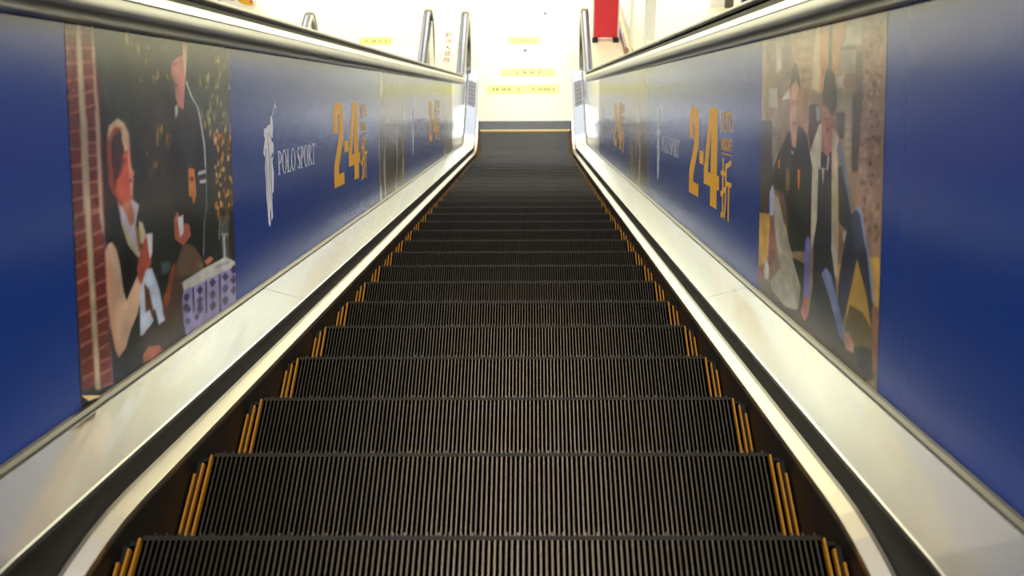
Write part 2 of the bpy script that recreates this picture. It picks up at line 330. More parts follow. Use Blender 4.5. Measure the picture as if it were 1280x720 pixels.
((180,140,70),0.65,[(0.426,0.688),(0.431,0.702),(0.437,0.705),(0.443,0.698),(0.445,0.687),(0.439,0.673),(0.434,0.669),(0.428,0.675)]),
((110,100,65),0.46,[(0.427,0.631),(0.431,0.642),(0.435,0.645),(0.44,0.639),(0.442,0.63),(0.437,0.618),(0.433,0.616),(0.429,0.621)]),
((85,95,80),0.53,[(0.341,0.859),(0.346,0.875),(0.351,0.878),(0.357,0.871),(0.359,0.86),(0.353,0.845),(0.348,0.841),(0.343,0.846)]),
((180,140,70),0.41,[(0.51,0.869),(0.514,0.882),(0.52,0.885),(0.526,0.879),(0.528,0.869),(0.522,0.856),(0.518,0.853),(0.512,0.857)]),
((85,95,80),0.57,[(0.397,0.711),(0.402,0.721),(0.407,0.723),(0.414,0.718),(0.416,0.71),(0.41,0.699),(0.406,0.697),(0.399,0.701)]),
((180,140,70),0.56,[(0.331,0.961),(0.336,0.976),(0.343,0.98),(0.35,0.974),(0.352,0.963),(0.346,0.947),(0.34,0.943),(0.333,0.949)]),
((85,95,80),0.66,[(0.367,0.954),(0.371,0.964),(0.375,0.966),(0.38,0.962),(0.381,0.955),(0.377,0.946),(0.373,0.943),(0.369,0.946)]),
((150,130,70),0.41,[(0.47,0.937),(0.474,0.947),(0.479,0.95),(0.484,0.945),(0.485,0.937),(0.481,0.927),(0.477,0.924),(0.472,0.928)]),
((180,140,70),0.36,[(0.455,0.713),(0.46,0.729),(0.466,0.732),(0.472,0.724),(0.474,0.712),(0.468,0.697),(0.463,0.693),(0.457,0.7)]),
((150,130,70),0.39,[(0.334,0.69),(0.338,0.705),(0.342,0.708),(0.346,0.701),(0.347,0.69),(0.343,0.675),(0.339,0.672),(0.335,0.678)]),
((110,100,65),0.61,[(0.289,0.598),(0.293,0.612),(0.297,0.615),(0.301,0.608),(0.302,0.597),(0.298,0.583),(0.294,0.58),(0.29,0.586)]),
((180,140,70),0.59,[(0.414,0.602),(0.419,0.615),(0.426,0.618),(0.433,0.611),(0.436,0.6),(0.429,0.587),(0.423,0.584),(0.416,0.59)]),
((180,140,70),0.52,[(0.444,0.768),(0.448,0.777),(0.453,0.779),(0.459,0.774),(0.462,0.767),(0.456,0.758),(0.452,0.756),(0.446,0.76)]),
((85,95,80),0.54,[(0.311,0.921),(0.315,0.93),(0.321,0.933),(0.328,0.929),(0.33,0.922),(0.325,0.912),(0.32,0.91),(0.313,0.913)]),
((150,130,70),0.45,[(0.357,0.83),(0.36,0.838),(0.364,0.84),(0.368,0.836),(0.37,0.83),(0.366,0.822),(0.362,0.82),(0.358,0.823)]),
((150,130,70),0.65,[(0.439,0.871),(0.443,0.879),(0.45,0.882),(0.457,0.878),(0.46,0.871),(0.454,0.863),(0.448,0.86),(0.441,0.863)]),
((110,100,65),0.66,[(0.477,0.902),(0.481,0.914),(0.487,0.917),(0.493,0.911),(0.495,0.903),(0.49,0.891),(0.485,0.888),(0.479,0.892)]),
((85,95,80),0.47,[(0.375,0.696),(0.381,0.709),(0.387,0.712),(0.394,0.705),(0.396,0.695),(0.39,0.682),(0.385,0.679),(0.378,0.685)]),
((180,140,70),0.46,[(0.325,0.779),(0.329,0.79),(0.333,0.792),(0.337,0.787),(0.338,0.779),(0.334,0.768),(0.331,0.765),(0.327,0.769)]),
((60,66,64),0.36,[(0.27,0.709),(0.275,0.722),(0.281,0.725),(0.288,0.718),(0.29,0.708),(0.284,0.695),(0.279,0.692),(0.272,0.698)]),
((100,100,85),0.49,[(0.258,0.739),(0.263,0.761),(0.27,0.767),(0.276,0.755),(0.278,0.738),(0.271,0.716),(0.266,0.71),(0.259,0.719)]),
((80,88,80),0.5,[(0.206,0.731),(0.213,0.754),(0.22,0.76),(0.227,0.748),(0.229,0.73),(0.222,0.707),(0.216,0.701),(0.208,0.711)]),
((100,100,85),0.58,[(0.288,0.799),(0.293,0.824),(0.3,0.831),(0.306,0.818),(0.307,0.799),(0.301,0.773),(0.295,0.767),(0.289,0.777)]),
((60,66,64),0.37,[(0.194,0.964),(0.199,0.987),(0.205,0.993),(0.21,0.982),(0.212,0.966),(0.206,0.943),(0.201,0.937),(0.195,0.945)]),
((60,66,64),0.39,[(0.196,0.956),(0.202,0.98),(0.209,0.986),(0.215,0.975),(0.217,0.958),(0.21,0.934),(0.205,0.928),(0.198,0.936)]),
((80,88,80),0.55,[(0.24,0.713),(0.246,0.736),(0.253,0.742),(0.26,0.73),(0.262,0.712),(0.255,0.689),(0.249,0.684),(0.241,0.693)]),
((80,88,80),0.3,[(0.274,0.794),(0.279,0.816),(0.283,0.821),(0.287,0.81),(0.287,0.793),(0.283,0.771),(0.279,0.766),(0.275,0.774)]),
((100,100,85),0.54,[(0.298,0.92),(0.303,0.942),(0.308,0.948),(0.313,0.937),(0.314,0.921),(0.308,0.898),(0.304,0.892),(0.299,0.9)]),
((100,100,85),0.45,[(0.21,0.864),(0.214,0.876),(0.22,0.88),(0.227,0.874),(0.229,0.864),(0.223,0.851),(0.218,0.848),(0.212,0.853)]),
((100,100,85),0.54,[(0.162,0.827),(0.167,0.846),(0.173,0.851),(0.178,0.841),(0.18,0.827),(0.174,0.808),(0.169,0.804),(0.164,0.811)]),
((100,100,85),0.58,[(0.295,0.851),(0.299,0.864),(0.304,0.867),(0.309,0.861),(0.31,0.851),(0.305,0.838),(0.301,0.834),(0.296,0.839)]),
((100,100,85),0.4,[(0.199,0.755),(0.203,0.775),(0.209,0.78),(0.214,0.769),(0.215,0.754),(0.21,0.734),(0.205,0.729),(0.2,0.737)]),
((100,100,85),0.48,[(0.279,0.906),(0.284,0.919),(0.29,0.923),(0.296,0.916),(0.298,0.907),(0.292,0.893),(0.287,0.89),(0.281,0.894)]),
((80,88,80),0.49,[(0.281,0.788),(0.287,0.804),(0.293,0.808),(0.3,0.8),(0.302,0.787),(0.296,0.77),(0.29,0.766),(0.283,0.773)]),
((60,66,64),0.45,[(0.282,0.697),(0.287,0.712),(0.292,0.716),(0.297,0.708),(0.299,0.696),(0.293,0.681),(0.289,0.677),(0.284,0.683)]),
((80,88,80),0.33,[(0.176,0.877),(0.181,0.901),(0.186,0.907),(0.191,0.895),(0.193,0.877),(0.187,0.853),(0.182,0.847),(0.177,0.856)]),
((60,66,64),0.47,[(0.259,0.953),(0.265,0.97),(0.272,0.975),(0.28,0.967),(0.282,0.955),(0.275,0.938),(0.269,0.933),(0.262,0.939)]),
((60,66,64),0.52,[(0.173,0.758),(0.179,0.782),(0.185,0.788),(0.191,0.776),(0.192,0.758),(0.186,0.734),(0.18,0.728),(0.174,0.737)]),
((60,66,64),0.4,[(0.295,0.738),(0.3,0.754),(0.307,0.758),(0.314,0.749),(0.316,0.737),(0.31,0.721),(0.304,0.717),(0.297,0.723)]),
((80,88,80),0.35,[(0.203,0.687),(0.208,0.704),(0.214,0.708),(0.22,0.699),(0.222,0.686),(0.216,0.669),(0.211,0.665),(0.205,0.672)]),
((80,88,80),0.5,[(0.179,0.696),(0.185,0.717),(0.192,0.722),(0.2,0.711),(0.202,0.695),(0.195,0.675),(0.189,0.67),(0.181,0.678)]),
((80,88,80),0.54,[(0.191,0.706),(0.196,0.724),(0.202,0.729),(0.209,0.719),(0.21,0.705),(0.204,0.687),(0.199,0.683),(0.193,0.69)]),
((100,100,85),0.52,[(0.224,0.8),(0.229,0.817),(0.235,0.821),(0.241,0.813),(0.243,0.8),(0.237,0.784),(0.232,0.78),(0.226,0.786)]),
((80,88,80),0.39,[(0.318,0.75),(0.321,0.765),(0.326,0.769),(0.33,0.761),(0.331,0.75),(0.327,0.735),(0.323,0.731),(0.319,0.737)]),
((100,100,85),0.41,[(0.21,0.722),(0.217,0.742),(0.224,0.747),(0.231,0.737),(0.234,0.721),(0.226,0.7),(0.22,0.695),(0.213,0.703)]),
((170,120,50),0.31,[(0.444,0.484),(0.449,0.495),(0.454,0.498),(0.46,0.491),(0.462,0.481),(0.457,0.47),(0.452,0.468),(0.446,0.473)]),
((130,95,60),0.58,[(0.37,0.682),(0.375,0.693),(0.382,0.695),(0.39,0.689),(0.393,0.68),(0.386,0.669),(0.38,0.667),(0.372,0.671)]),
((130,95,60),0.49,[(0.479,0.523),(0.486,0.533),(0.494,0.534),(0.504,0.528),(0.507,0.519),(0.499,0.509),(0.492,0.508),(0.483,0.513)]),
((130,95,60),0.36,[(0.408,0.764),(0.414,0.776),(0.422,0.779),(0.43,0.773),(0.433,0.763),(0.426,0.751),(0.419,0.748),(0.411,0.753)]),
((170,120,50),0.59,[(0.398,0.592),(0.401,0.601),(0.406,0.603),(0.411,0.598),(0.413,0.591),(0.408,0.582),(0.404,0.58),(0.399,0.584)]),
((170,120,50),0.52,[(0.431,0.712),(0.437,0.726),(0.444,0.729),(0.452,0.722),(0.455,0.711),(0.448,0.697),(0.441,0.694),(0.433,0.699)]),
((170,120,50),0.34,[(0.353,0.643),(0.359,0.652),(0.366,0.654),(0.375,0.648),(0.378,0.641),(0.371,0.631),(0.364,0.629),(0.356,0.634)]),
((130,95,60),0.35,[(0.44,0.696),(0.446,0.709),(0.454,0.712),(0.463,0.705),(0.466,0.695),(0.459,0.681),(0.452,0.678),(0.443,0.684)]),
((130,95,60),0.38,[(0.395,0.57),(0.4,0.586),(0.407,0.59),(0.414,0.581),(0.417,0.567),(0.41,0.551),(0.404,0.547),(0.397,0.554)]),
((170,120,50),0.45,[(0.396,0.61),(0.401,0.621),(0.408,0.624),(0.416,0.617),(0.418,0.608),(0.412,0.596),(0.406,0.594),(0.399,0.599)]),
((170,120,50),0.34,[(0.478,0.742),(0.484,0.753),(0.491,0.755),(0.5,0.749),(0.503,0.741),(0.496,0.731),(0.489,0.728),(0.481,0.732)]),
((170,120,50),0.51,[(0.453,0.587),(0.458,0.603),(0.463,0.607),(0.468,0.598),(0.469,0.585),(0.464,0.569),(0.46,0.566),(0.455,0.573)]),
((170,120,50),0.39,[(0.352,0.528),(0.356,0.538),(0.361,0.54),(0.366,0.534),(0.368,0.526),(0.364,0.517),(0.359,0.515),(0.354,0.519)]),
((170,120,50),0.57,[(0.481,0.68),(0.488,0.695),(0.496,0.699),(0.504,0.69),(0.507,0.678),(0.499,0.663),(0.493,0.659),(0.484,0.666)]),
((130,95,60),0.32,[(0.396,0.645),(0.4,0.658),(0.404,0.661),(0.409,0.654),(0.41,0.644),(0.406,0.631),(0.402,0.628),(0.397,0.633)]),
((130,95,60),0.36,[(0.421,0.742),(0.426,0.759),(0.433,0.763),(0.439,0.754),(0.441,0.741),(0.435,0.725),(0.43,0.721),(0.423,0.727)]),
((170,120,50),0.6,[(0.456,0.706),(0.461,0.721),(0.466,0.725),(0.472,0.717),(0.474,0.706),(0.468,0.69),(0.463,0.687),(0.458,0.693)]),
((130,95,60),0.32,[(0.364,0.766),(0.368,0.778),(0.374,0.782),(0.38,0.775),(0.382,0.765),(0.376,0.752),(0.371,0.749),(0.365,0.754)]),
((170,120,50),0.51,[(0.43,0.666),(0.434,0.676),(0.44,0.678),(0.445,0.673),(0.447,0.664),(0.442,0.654),(0.438,0.652),(0.432,0.656)]),
((130,95,60),0.45,[(0.363,0.642),(0.367,0.651),(0.372,0.653),(0.377,0.648),(0.379,0.641),(0.374,0.632),(0.37,0.63),(0.365,0.634)]),
((95,100,80),0.4,[(0.906,0.968),(0.913,0.985),(0.921,0.99),(0.93,0.982),(0.934,0.97),(0.925,0.952),(0.918,0.948),(0.909,0.954)]),
((180,160,95),0.67,[(0.984,0.963),(0.992,0.98),(1.002,0.985),(1.012,0.977),(1.016,0.965),(1.007,0.947),(0.998,0.943),(0.988,0.949)]),
((180,160,95),0.47,[(0.868,0.652),(0.872,0.667),(0.878,0.67),(0.885,0.662),(0.887,0.651),(0.881,0.637),(0.876,0.634),(0.87,0.64)]),
((95,100,80),0.38,[(0.895,0.953),(0.902,0.971),(0.91,0.976),(0.918,0.967),(0.921,0.955),(0.913,0.937),(0.906,0.932),(0.898,0.938)]),
((95,100,80),0.65,[(0.857,0.652),(0.863,0.668),(0.869,0.672),(0.876,0.663),(0.878,0.651),(0.872,0.634),(0.866,0.63),(0.859,0.637)]),
((180,160,95),0.73,[(0.979,0.848),(0.985,0.862),(0.993,0.865),(1.001,0.858),(1.003,0.848),(0.996,0.833),(0.99,0.83),(0.982,0.835)]),
((180,160,95),0.51,[(0.941,0.749),(0.948,0.766),(0.956,0.77),(0.965,0.761),(0.968,0.748),(0.96,0.731),(0.953,0.726),(0.944,0.733)]),
((180,160,95),0.61,[(0.899,0.899),(0.906,0.918),(0.916,0.923),(0.927,0.914),(0.93,0.899),(0.921,0.88),(0.913,0.875),(0.902,0.882)]),
((95,100,80),0.38,[(0.774,0.849),(0.781,0.862),(0.791,0.866),(0.801,0.859),(0.805,0.849),(0.796,0.836),(0.788,0.833),(0.778,0.837)]),
((130,120,75),0.72,[(0.965,1.022),(0.972,1.039),(0.981,1.044),(0.991,1.036),(0.994,1.024),(0.986,1.007),(0.978,1.002),(0.968,1.007)]),
((95,100,80),0.54,[(0.818,0.774),(0.823,0.791),(0.83,0.795),(0.838,0.787),(0.84,0.774),(0.833,0.757),(0.827,0.753),(0.82,0.759)]),
((180,160,95),0.38,[(0.863,0.887),(0.868,0.899),(0.873,0.902),(0.879,0.896),(0.881,0.887),(0.875,0.875),(0.871,0.872),(0.865,0.876)]),
((180,160,95),0.5,[(0.987,0.854),(0.995,0.872),(1.005,0.876),(1.015,0.868),(1.019,0.855),(1.01,0.838),(1.001,0.833),(0.991,0.84)]),
((180,160,95),0.59,[(0.814,0.76),(0.818,0.774),(0.823,0.778),(0.828,0.771),(0.83,0.76),(0.825,0.746),(0.821,0.743),(0.815,0.748)]),
((180,160,95),0.43,[(0.839,0.664),(0.845,0.682),(0.853,0.686),(0.86,0.677),(0.863,0.663),(0.855,0.645),(0.849,0.641),(0.842,0.648)]),
((130,120,75),0.42,[(0.837,0.819),(0.844,0.83),(0.853,0.833),(0.862,0.827),(0.866,0.819),(0.858,0.807),(0.851,0.804),(0.841,0.809)]),
((180,160,95),0.53,[(0.834,0.739),(0.841,0.759),(0.85,0.763),(0.859,0.753),(0.862,0.738),(0.854,0.719),(0.846,0.714),(0.837,0.722)]),
((180,160,95),0.71,[(0.794,0.723),(0.801,0.74),(0.811,0.745),(0.821,0.735),(0.824,0.722),(0.815,0.705),(0.807,0.7),(0.797,0.707)]),
((95,100,80),0.51,[(0.972,0.699),(0.979,0.714),(0.989,0.718),(0.999,0.709),(1.003,0.697),(0.994,0.682),(0.986,0.678),(0.976,0.685)]),
((130,120,75),0.5,[(0.778,0.698),(0.782,0.712),(0.788,0.715),(0.794,0.708),(0.796,0.697),(0.79,0.683),(0.785,0.679),(0.779,0.685)]),
((130,120,75),0.61,[(0.727,0.692),(0.733,0.708),(0.741,0.712),(0.749,0.703),(0.752,0.691),(0.744,0.674),(0.738,0.67),(0.73,0.677)]),
((180,160,95),0.53,[(0.934,0.932),(0.941,0.953),(0.949,0.958),(0.958,0.948),(0.961,0.933),(0.952,0.912),(0.945,0.907),(0.937,0.914)]),
((95,100,80),0.54,[(0.953,0.974),(0.961,0.985),(0.971,0.989),(0.982,0.984),(0.986,0.976),(0.977,0.965),(0.969,0.961),(0.957,0.965)]),
((180,160,95),0.51,[(0.805,0.686),(0.811,0.698),(0.82,0.701),(0.829,0.695),(0.833,0.685),(0.825,0.673),(0.817,0.67),(0.808,0.676)]),
((180,160,95),0.66,[(0.788,0.748),(0.794,0.765),(0.801,0.769),(0.809,0.76),(0.812,0.748),(0.805,0.731),(0.798,0.727),(0.79,0.733)]),
((180,160,95),0.61,[(0.914,0.647),(0.922,0.665),(0.932,0.67),(0.943,0.66),(0.947,0.645),(0.938,0.627),(0.929,0.623),(0.918,0.631)]),
((95,100,80),0.54,[(0.922,0.656),(0.929,0.667),(0.94,0.669),(0.952,0.663),(0.956,0.654),(0.947,0.643),(0.938,0.641),(0.926,0.646)]),
((130,120,75),0.55,[(0.869,0.755),(0.876,0.771),(0.886,0.775),(0.896,0.766),(0.9,0.754),(0.891,0.738),(0.883,0.734),(0.872,0.74)]),
((130,120,75),0.66,[(0.904,0.801),(0.908,0.811),(0.914,0.814),(0.921,0.809),(0.923,0.801),(0.917,0.79),(0.912,0.787),(0.906,0.791)]),
((180,160,95),0.67,[(0.756,0.713),(0.763,0.728),(0.771,0.732),(0.781,0.724),(0.784,0.711),(0.776,0.696),(0.768,0.692),(0.759,0.699)]),
((130,120,75),0.46,[(0.914,1.006),(0.919,1.024),(0.925,1.029),(0.931,1.021),(0.933,1.007),(0.927,0.988),(0.922,0.983),(0.916,0.99)]),
((130,120,75),0.7,[(0.944,0.997),(0.951,1.01),(0.96,1.014),(0.969,1.008),(0.973,0.999),(0.965,0.986),(0.957,0.982),(0.948,0.986)]),
((180,160,95),0.51,[(0.862,0.944),(0.869,0.96),(0.879,0.965),(0.89,0.957),(0.894,0.946),(0.885,0.93),(0.876,0.925),(0.865,0.931)]),
((180,160,95),0.62,[(0.869,0.799),(0.876,0.819),(0.885,0.824),(0.894,0.814),(0.897,0.799),(0.889,0.779),(0.881,0.774),(0.872,0.781)]),
((180,160,95),0.71,[(0.905,0.784),(0.91,0.795),(0.916,0.798),(0.924,0.792),(0.926,0.783),(0.92,0.772),(0.914,0.769),(0.907,0.774)]),
((130,120,75),0.56,[(0.739,0.727),(0.744,0.744),(0.749,0.748),(0.754,0.739),(0.755,0.726),(0.75,0.709),(0.746,0.705),(0.74,0.712)]),
((130,120,75),0.69,[(0.833,0.987),(0.841,1.005),(0.85,1.009),(0.86,1.002),(0.864,0.989),(0.855,0.972),(0.847,0.967),(0.837,0.973)]),
((180,160,95),0.72,[(0.902,0.704),(0.909,0.719),(0.918,0.723),(0.928,0.715),(0.931,0.703),(0.923,0.688),(0.915,0.684),(0.905,0.691)]),
((95,100,80),0.55,[(0.767,0.956),(0.772,0.971),(0.778,0.975),(0.784,0.968),(0.785,0.957),(0.78,0.942),(0.775,0.939),(0.769,0.944)]),
((180,160,95),0.48,[(0.827,0.661),(0.833,0.68),(0.84,0.685),(0.847,0.675),(0.85,0.66),(0.843,0.641),(0.836,0.637),(0.829,0.644)]),
((180,160,95),0.67,[(0.734,0.864),(0.74,0.883),(0.747,0.888),(0.755,0.878),(0.757,0.864),(0.75,0.845),(0.744,0.841),(0.736,0.848)]),
((130,120,75),0.63,[(0.918,0.974),(0.924,0.987),(0.932,0.991),(0.941,0.985),(0.944,0.975),(0.937,0.962),(0.93,0.959),(0.921,0.963)]),
((130,120,75),0.59,[(0.823,0.812),(0.829,0.828),(0.838,0.832),(0.846,0.824),(0.85,0.812),(0.842,0.795),(0.835,0.791),(0.826,0.797)]),
((95,100,80),0.55,[(0.738,0.74),(0.744,0.75),(0.753,0.752),(0.762,0.747),(0.766,0.739),(0.758,0.729),(0.751,0.727),(0.742,0.731)]),
((130,120,75),0.42,[(0.753,0.817),(0.758,0.835),(0.765,0.84),(0.771,0.831),(0.773,0.817),(0.766,0.798),(0.761,0.794),(0.755,0.801)]),
((130,120,75),0.52,[(0.794,0.865),(0.8,0.878),(0.807,0.881),(0.815,0.875),(0.818,0.865),(0.811,0.852),(0.805,0.849),(0.797,0.854)]),
((180,160,95),0.73,[(0.889,0.956),(0.895,0.976),(0.903,0.981),(0.911,0.972),(0.914,0.957),(0.906,0.937),(0.899,0.932),(0.891,0.939)]),
((130,120,75),0.5,[(0.909,0.694),(0.915,0.707),(0.923,0.71),(0.932,0.703),(0.935,0.693),(0.928,0.68),(0.921,0.677),(0.912,0.682)]),
((95,100,80),0.5,[(0.743,0.931),(0.75,0.946),(0.758,0.95),(0.766,0.943),(0.77,0.932),(0.762,0.917),(0.755,0.914),(0.746,0.919)]),
((95,100,80),0.54,[(0.873,0.709),(0.879,0.724),(0.887,0.727),(0.896,0.719),(0.899,0.708),(0.891,0.693),(0.884,0.69),(0.876,0.696)]),
((180,160,95),0.56,[(0.797,0.675),(0.803,0.693),(0.812,0.697),(0.821,0.688),(0.824,0.674),(0.816,0.656),(0.809,0.652),(0.8,0.659)]),
((95,100,80),0.56,[(0.802,0.97),(0.808,0.988),(0.817,0.993),(0.825,0.985),(0.828,0.972),(0.82,0.953),(0.813,0.948),(0.805,0.955)]),
((95,100,80),0.41,[(0.841,0.654),(0.846,0.668),(0.851,0.671),(0.857,0.663),(0.859,0.653),(0.853,0.638),(0.849,0.635),(0.843,0.641)]),
((95,100,80),0.52,[(0.817,1.009),(0.823,1.028),(0.83,1.034),(0.837,1.025),(0.84,1.01),(0.833,0.99),(0.827,0.985),(0.819,0.992)]),
((130,120,75),0.45,[(0.777,0.893),(0.783,0.907),(0.791,0.911),(0.799,0.905),(0.802,0.894),(0.795,0.88),(0.788,0.876),(0.779,0.881)]),
((130,120,75),0.64,[(0.912,0.844),(0.918,0.858),(0.926,0.862),(0.933,0.855),(0.936,0.844),(0.929,0.83),(0.923,0.827),(0.915,0.832)]),
((130,120,75),0.65,[(0.737,0.765),(0.742,0.784),(0.747,0.789),(0.752,0.779),(0.753,0.765),(0.748,0.746),(0.743,0.742),(0.738,0.749)]),
((130,120,75),0.42,[(0.944,0.816),(0.95,0.835),(0.958,0.84),(0.965,0.831),(0.968,0.816),(0.96,0.797),(0.954,0.793),(0.946,0.8)]),
((180,160,95),0.54,[(0.737,0.745),(0.742,0.758),(0.749,0.761),(0.756,0.754),(0.758,0.744),(0.752,0.73),(0.746,0.727),(0.739,0.733)]),
((180,160,95),0.75,[(0.838,1.004),(0.845,1.016),(0.853,1.019),(0.863,1.014),(0.867,1.006),(0.859,0.993),(0.851,0.99),(0.842,0.994)]),
((180,160,95),0.51,[(0.914,0.744),(0.922,0.76),(0.932,0.763),(0.944,0.755),(0.948,0.743),(0.938,0.728),(0.93,0.725),(0.918,0.731)]),
((95,100,80),0.62,[(0.864,0.717),(0.869,0.73),(0.875,0.733),(0.882,0.726),(0.884,0.716),(0.878,0.702),(0.873,0.699),(0.866,0.705)]),
((95,100,80),0.64,[(0.765,0.83),(0.771,0.846),(0.78,0.85),(0.788,0.842),(0.791,0.83),(0.784,0.814),(0.777,0.81),(0.768,0.816)]),
((180,160,95),0.56,[(0.892,0.942),(0.899,0.957),(0.909,0.961),(0.919,0.954),(0.922,0.943),(0.914,0.927),(0.906,0.923),(0.896,0.929)]),
((180,160,95),0.74,[(0.976,0.662),(0.98,0.674),(0.986,0.677),(0.992,0.67),(0.994,0.661),(0.989,0.648),(0.984,0.646),(0.978,0.651)]),
((130,120,75),0.61,[(0.948,0.916),(0.955,0.937),(0.963,0.943),(0.971,0.933),(0.974,0.917),(0.966,0.896),(0.959,0.89),(0.951,0.898)]),
((130,120,75),0.71,[(0.784,0.742),(0.791,0.761),(0.8,0.766),(0.808,0.756),(0.811,0.741),(0.803,0.722),(0.796,0.717),(0.787,0.725)]),
((95,100,80),0.6,[(0.963,0.925),(0.969,0.939),(0.976,0.943),(0.983,0.936),(0.985,0.925),(0.979,0.911),(0.973,0.907),(0.965,0.912)]),
((130,120,75),0.56,[(0.844,0.916),(0.849,0.932),(0.855,0.936),(0.861,0.928),(0.862,0.916),(0.857,0.9),(0.852,0.895),(0.846,0.901)]),
((180,160,95),0.67,[(0.88,0.862),(0.888,0.883),(0.897,0.889),(0.906,0.879),(0.91,0.863),(0.901,0.842),(0.893,0.837),(0.883,0.844)]),
((180,160,95),0.57,[(0.857,0.848),(0.864,0.86),(0.874,0.863),(0.884,0.857),(0.888,0.848),(0.88,0.836),(0.872,0.833),(0.861,0.837)]),
((180,160,95),0.63,[(0.805,0.883),(0.81,0.9),(0.816,0.904),(0.823,0.896),(0.825,0.883),(0.819,0.867),(0.813,0.862),(0.807,0.868)]),
((95,100,80),0.64,[(0.873,0.741),(0.879,0.754),(0.886,0.757),(0.895,0.75),(0.898,0.741),(0.891,0.728),(0.884,0.725),(0.876,0.73)]),
((95,100,80),0.5,[(0.856,0.718),(0.861,0.733),(0.868,0.737),(0.874,0.729),(0.877,0.717),(0.87,0.702),(0.865,0.699),(0.858,0.705)]),
((180,160,95),0.43,[(0.807,0.783),(0.813,0.802),(0.819,0.807),(0.826,0.797),(0.829,0.783),(0.822,0.764),(0.816,0.759),(0.809,0.767)]),
((180,160,95),0.69,[(0.793,0.876),(0.797,0.889),(0.802,0.892),(0.808,0.886),(0.81,0.876),(0.805,0.864),(0.8,0.86),(0.795,0.865)]),
((130,120,75),0.7,[(0.805,0.859),(0.81,0.876),(0.815,0.881),(0.821,0.872),(0.823,0.859),(0.817,0.841),(0.812,0.837),(0.806,0.843)]),
((180,160,95),0.54,[(0.948,0.715),(0.956,0.736),(0.966,0.74),(0.976,0.73),(0.979,0.714),(0.97,0.694),(0.962,0.689),(0.952,0.697)]),
((130,120,75),0.47,[(0.781,0.835),(0.787,0.852),(0.795,0.856),(0.804,0.848),(0.807,0.836),(0.799,0.819),(0.792,0.815),(0.784,0.821)]),
((130,120,75),0.4,[(0.892,0.961),(0.897,0.976),(0.905,0.98),(0.913,0.973),(0.915,0.963),(0.908,0.948),(0.902,0.944),(0.894,0.949)]),
((240,190,120),0.54,[(0.911,0.535),(0.915,0.544),(0.921,0.546),(0.927,0.541),(0.929,0.533),(0.924,0.524),(0.919,0.522),(0.913,0.526)]),
((60,45,30),0.8,[(0.913,0.658),(0.92,0.669),(0.93,0.672),(0.94,0.665),(0.944,0.656),(0.935,0.645),(0.927,0.642),(0.917,0.647)]),
((190,120,40),0.92,[(0.911,0.652),(0.917,0.662),(0.925,0.664),(0.934,0.659),(0.937,0.651),(0.93,0.641),(0.923,0.639),(0.914,0.643)]),
((60,45,30),0.58,[(0.982,0.529),(0.989,0.541),(0.998,0.543),(1.008,0.536),(1.012,0.526),(1.003,0.514),(0.996,0.512),(0.985,0.518)]),
((120,80,35),0.56,[(0.844,0.457),(0.851,0.465),(0.86,0.466),(0.87,0.46),(0.874,0.453),(0.866,0.446),(0.858,0.445),(0.848,0.449)]),
((240,190,120),0.58,[(0.839,0.645),(0.844,0.654),(0.851,0.655),(0.859,0.651),(0.862,0.644),(0.855,0.636),(0.849,0.634),(0.841,0.638)]),
((215,150,60),0.52,[(0.921,0.384),(0.927,0.397),(0.936,0.4),(0.945,0.391),(0.948,0.38),(0.94,0.367),(0.933,0.365),(0.924,0.372)]),
((190,120,40),0.81,[(0.913,0.593),(0.918,0.605),(0.925,0.607),(0.933,0.601),(0.936,0.591),(0.929,0.579),(0.923,0.576),(0.915,0.582)]),
((215,150,60),0.57,[(0.921,0.512),(0.927,0.521),(0.936,0.522),(0.945,0.517),(0.948,0.509),(0.941,0.5),(0.934,0.499),(0.925,0.503)]),
((190,120,40),0.52,[(0.838,0.367),(0.842,0.377),(0.848,0.379),(0.853,0.373),(0.855,0.364),(0.85,0.354),(0.845,0.352),(0.84,0.357)]),
((215,150,60),0.75,[(0.974,0.582),(0.979,0.592),(0.986,0.595),(0.993,0.589),(0.996,0.58),(0.989,0.57),(0.984,0.568),(0.977,0.572)]),
((215,150,60),0.76,[(0.981,0.483),(0.988,0.494),(0.998,0.496),(1.009,0.489),(1.013,0.479),(1.004,0.468),(0.996,0.466),(0.985,0.472)]),
((60,45,30),0.68,[(0.914,0.543),(0.919,0.55),(0.925,0.551),(0.932,0.547),(0.934,0.541),(0.929,0.534),(0.924,0.533),(0.917,0.536)]),
((60,45,30),0.72,[(0.939,0.47),(0.944,0.48),(0.949,0.483),(0.955,0.476),(0.956,0.468),(0.951,0.457),(0.947,0.455),(0.941,0.46)]),
((120,80,35),0.66,[(0.934,0.527),(0.94,0.537),(0.947,0.539),(0.955,0.533),(0.958,0.525),(0.951,0.515),(0.945,0.513),(0.937,0.518)]),
((60,45,30),0.64,[(0.838,0.628),(0.844,0.635),(0.852,0.637),(0.86,0.632),(0.863,0.626),(0.856,0.618),(0.85,0.617),(0.842,0.62)]),
((120,80,35),0.61,[(0.968,0.569),(0.975,0.578),(0.983,0.579),(0.993,0.574),(0.997,0.566),(0.989,0.558),(0.982,0.556),(0.972,0.56)]),
((240,190,120),0.85,[(0.893,0.571),(0.9,0.582),(0.909,0.585),(0.918,0.578),(0.922,0.568),(0.914,0.556),(0.906,0.554),(0.896,0.56)]),
((215,150,60),0.86,[(0.919,0.493),(0.924,0.506),(0.929,0.509),(0.935,0.502),(0.937,0.491),(0.932,0.479),(0.927,0.476),(0.921,0.481)]),
((60,45,30),0.78,[(0.976,0.551),(0.981,0.565),(0.987,0.568),(0.992,0.56),(0.994,0.549),(0.989,0.535),(0.984,0.532),(0.978,0.538)]),
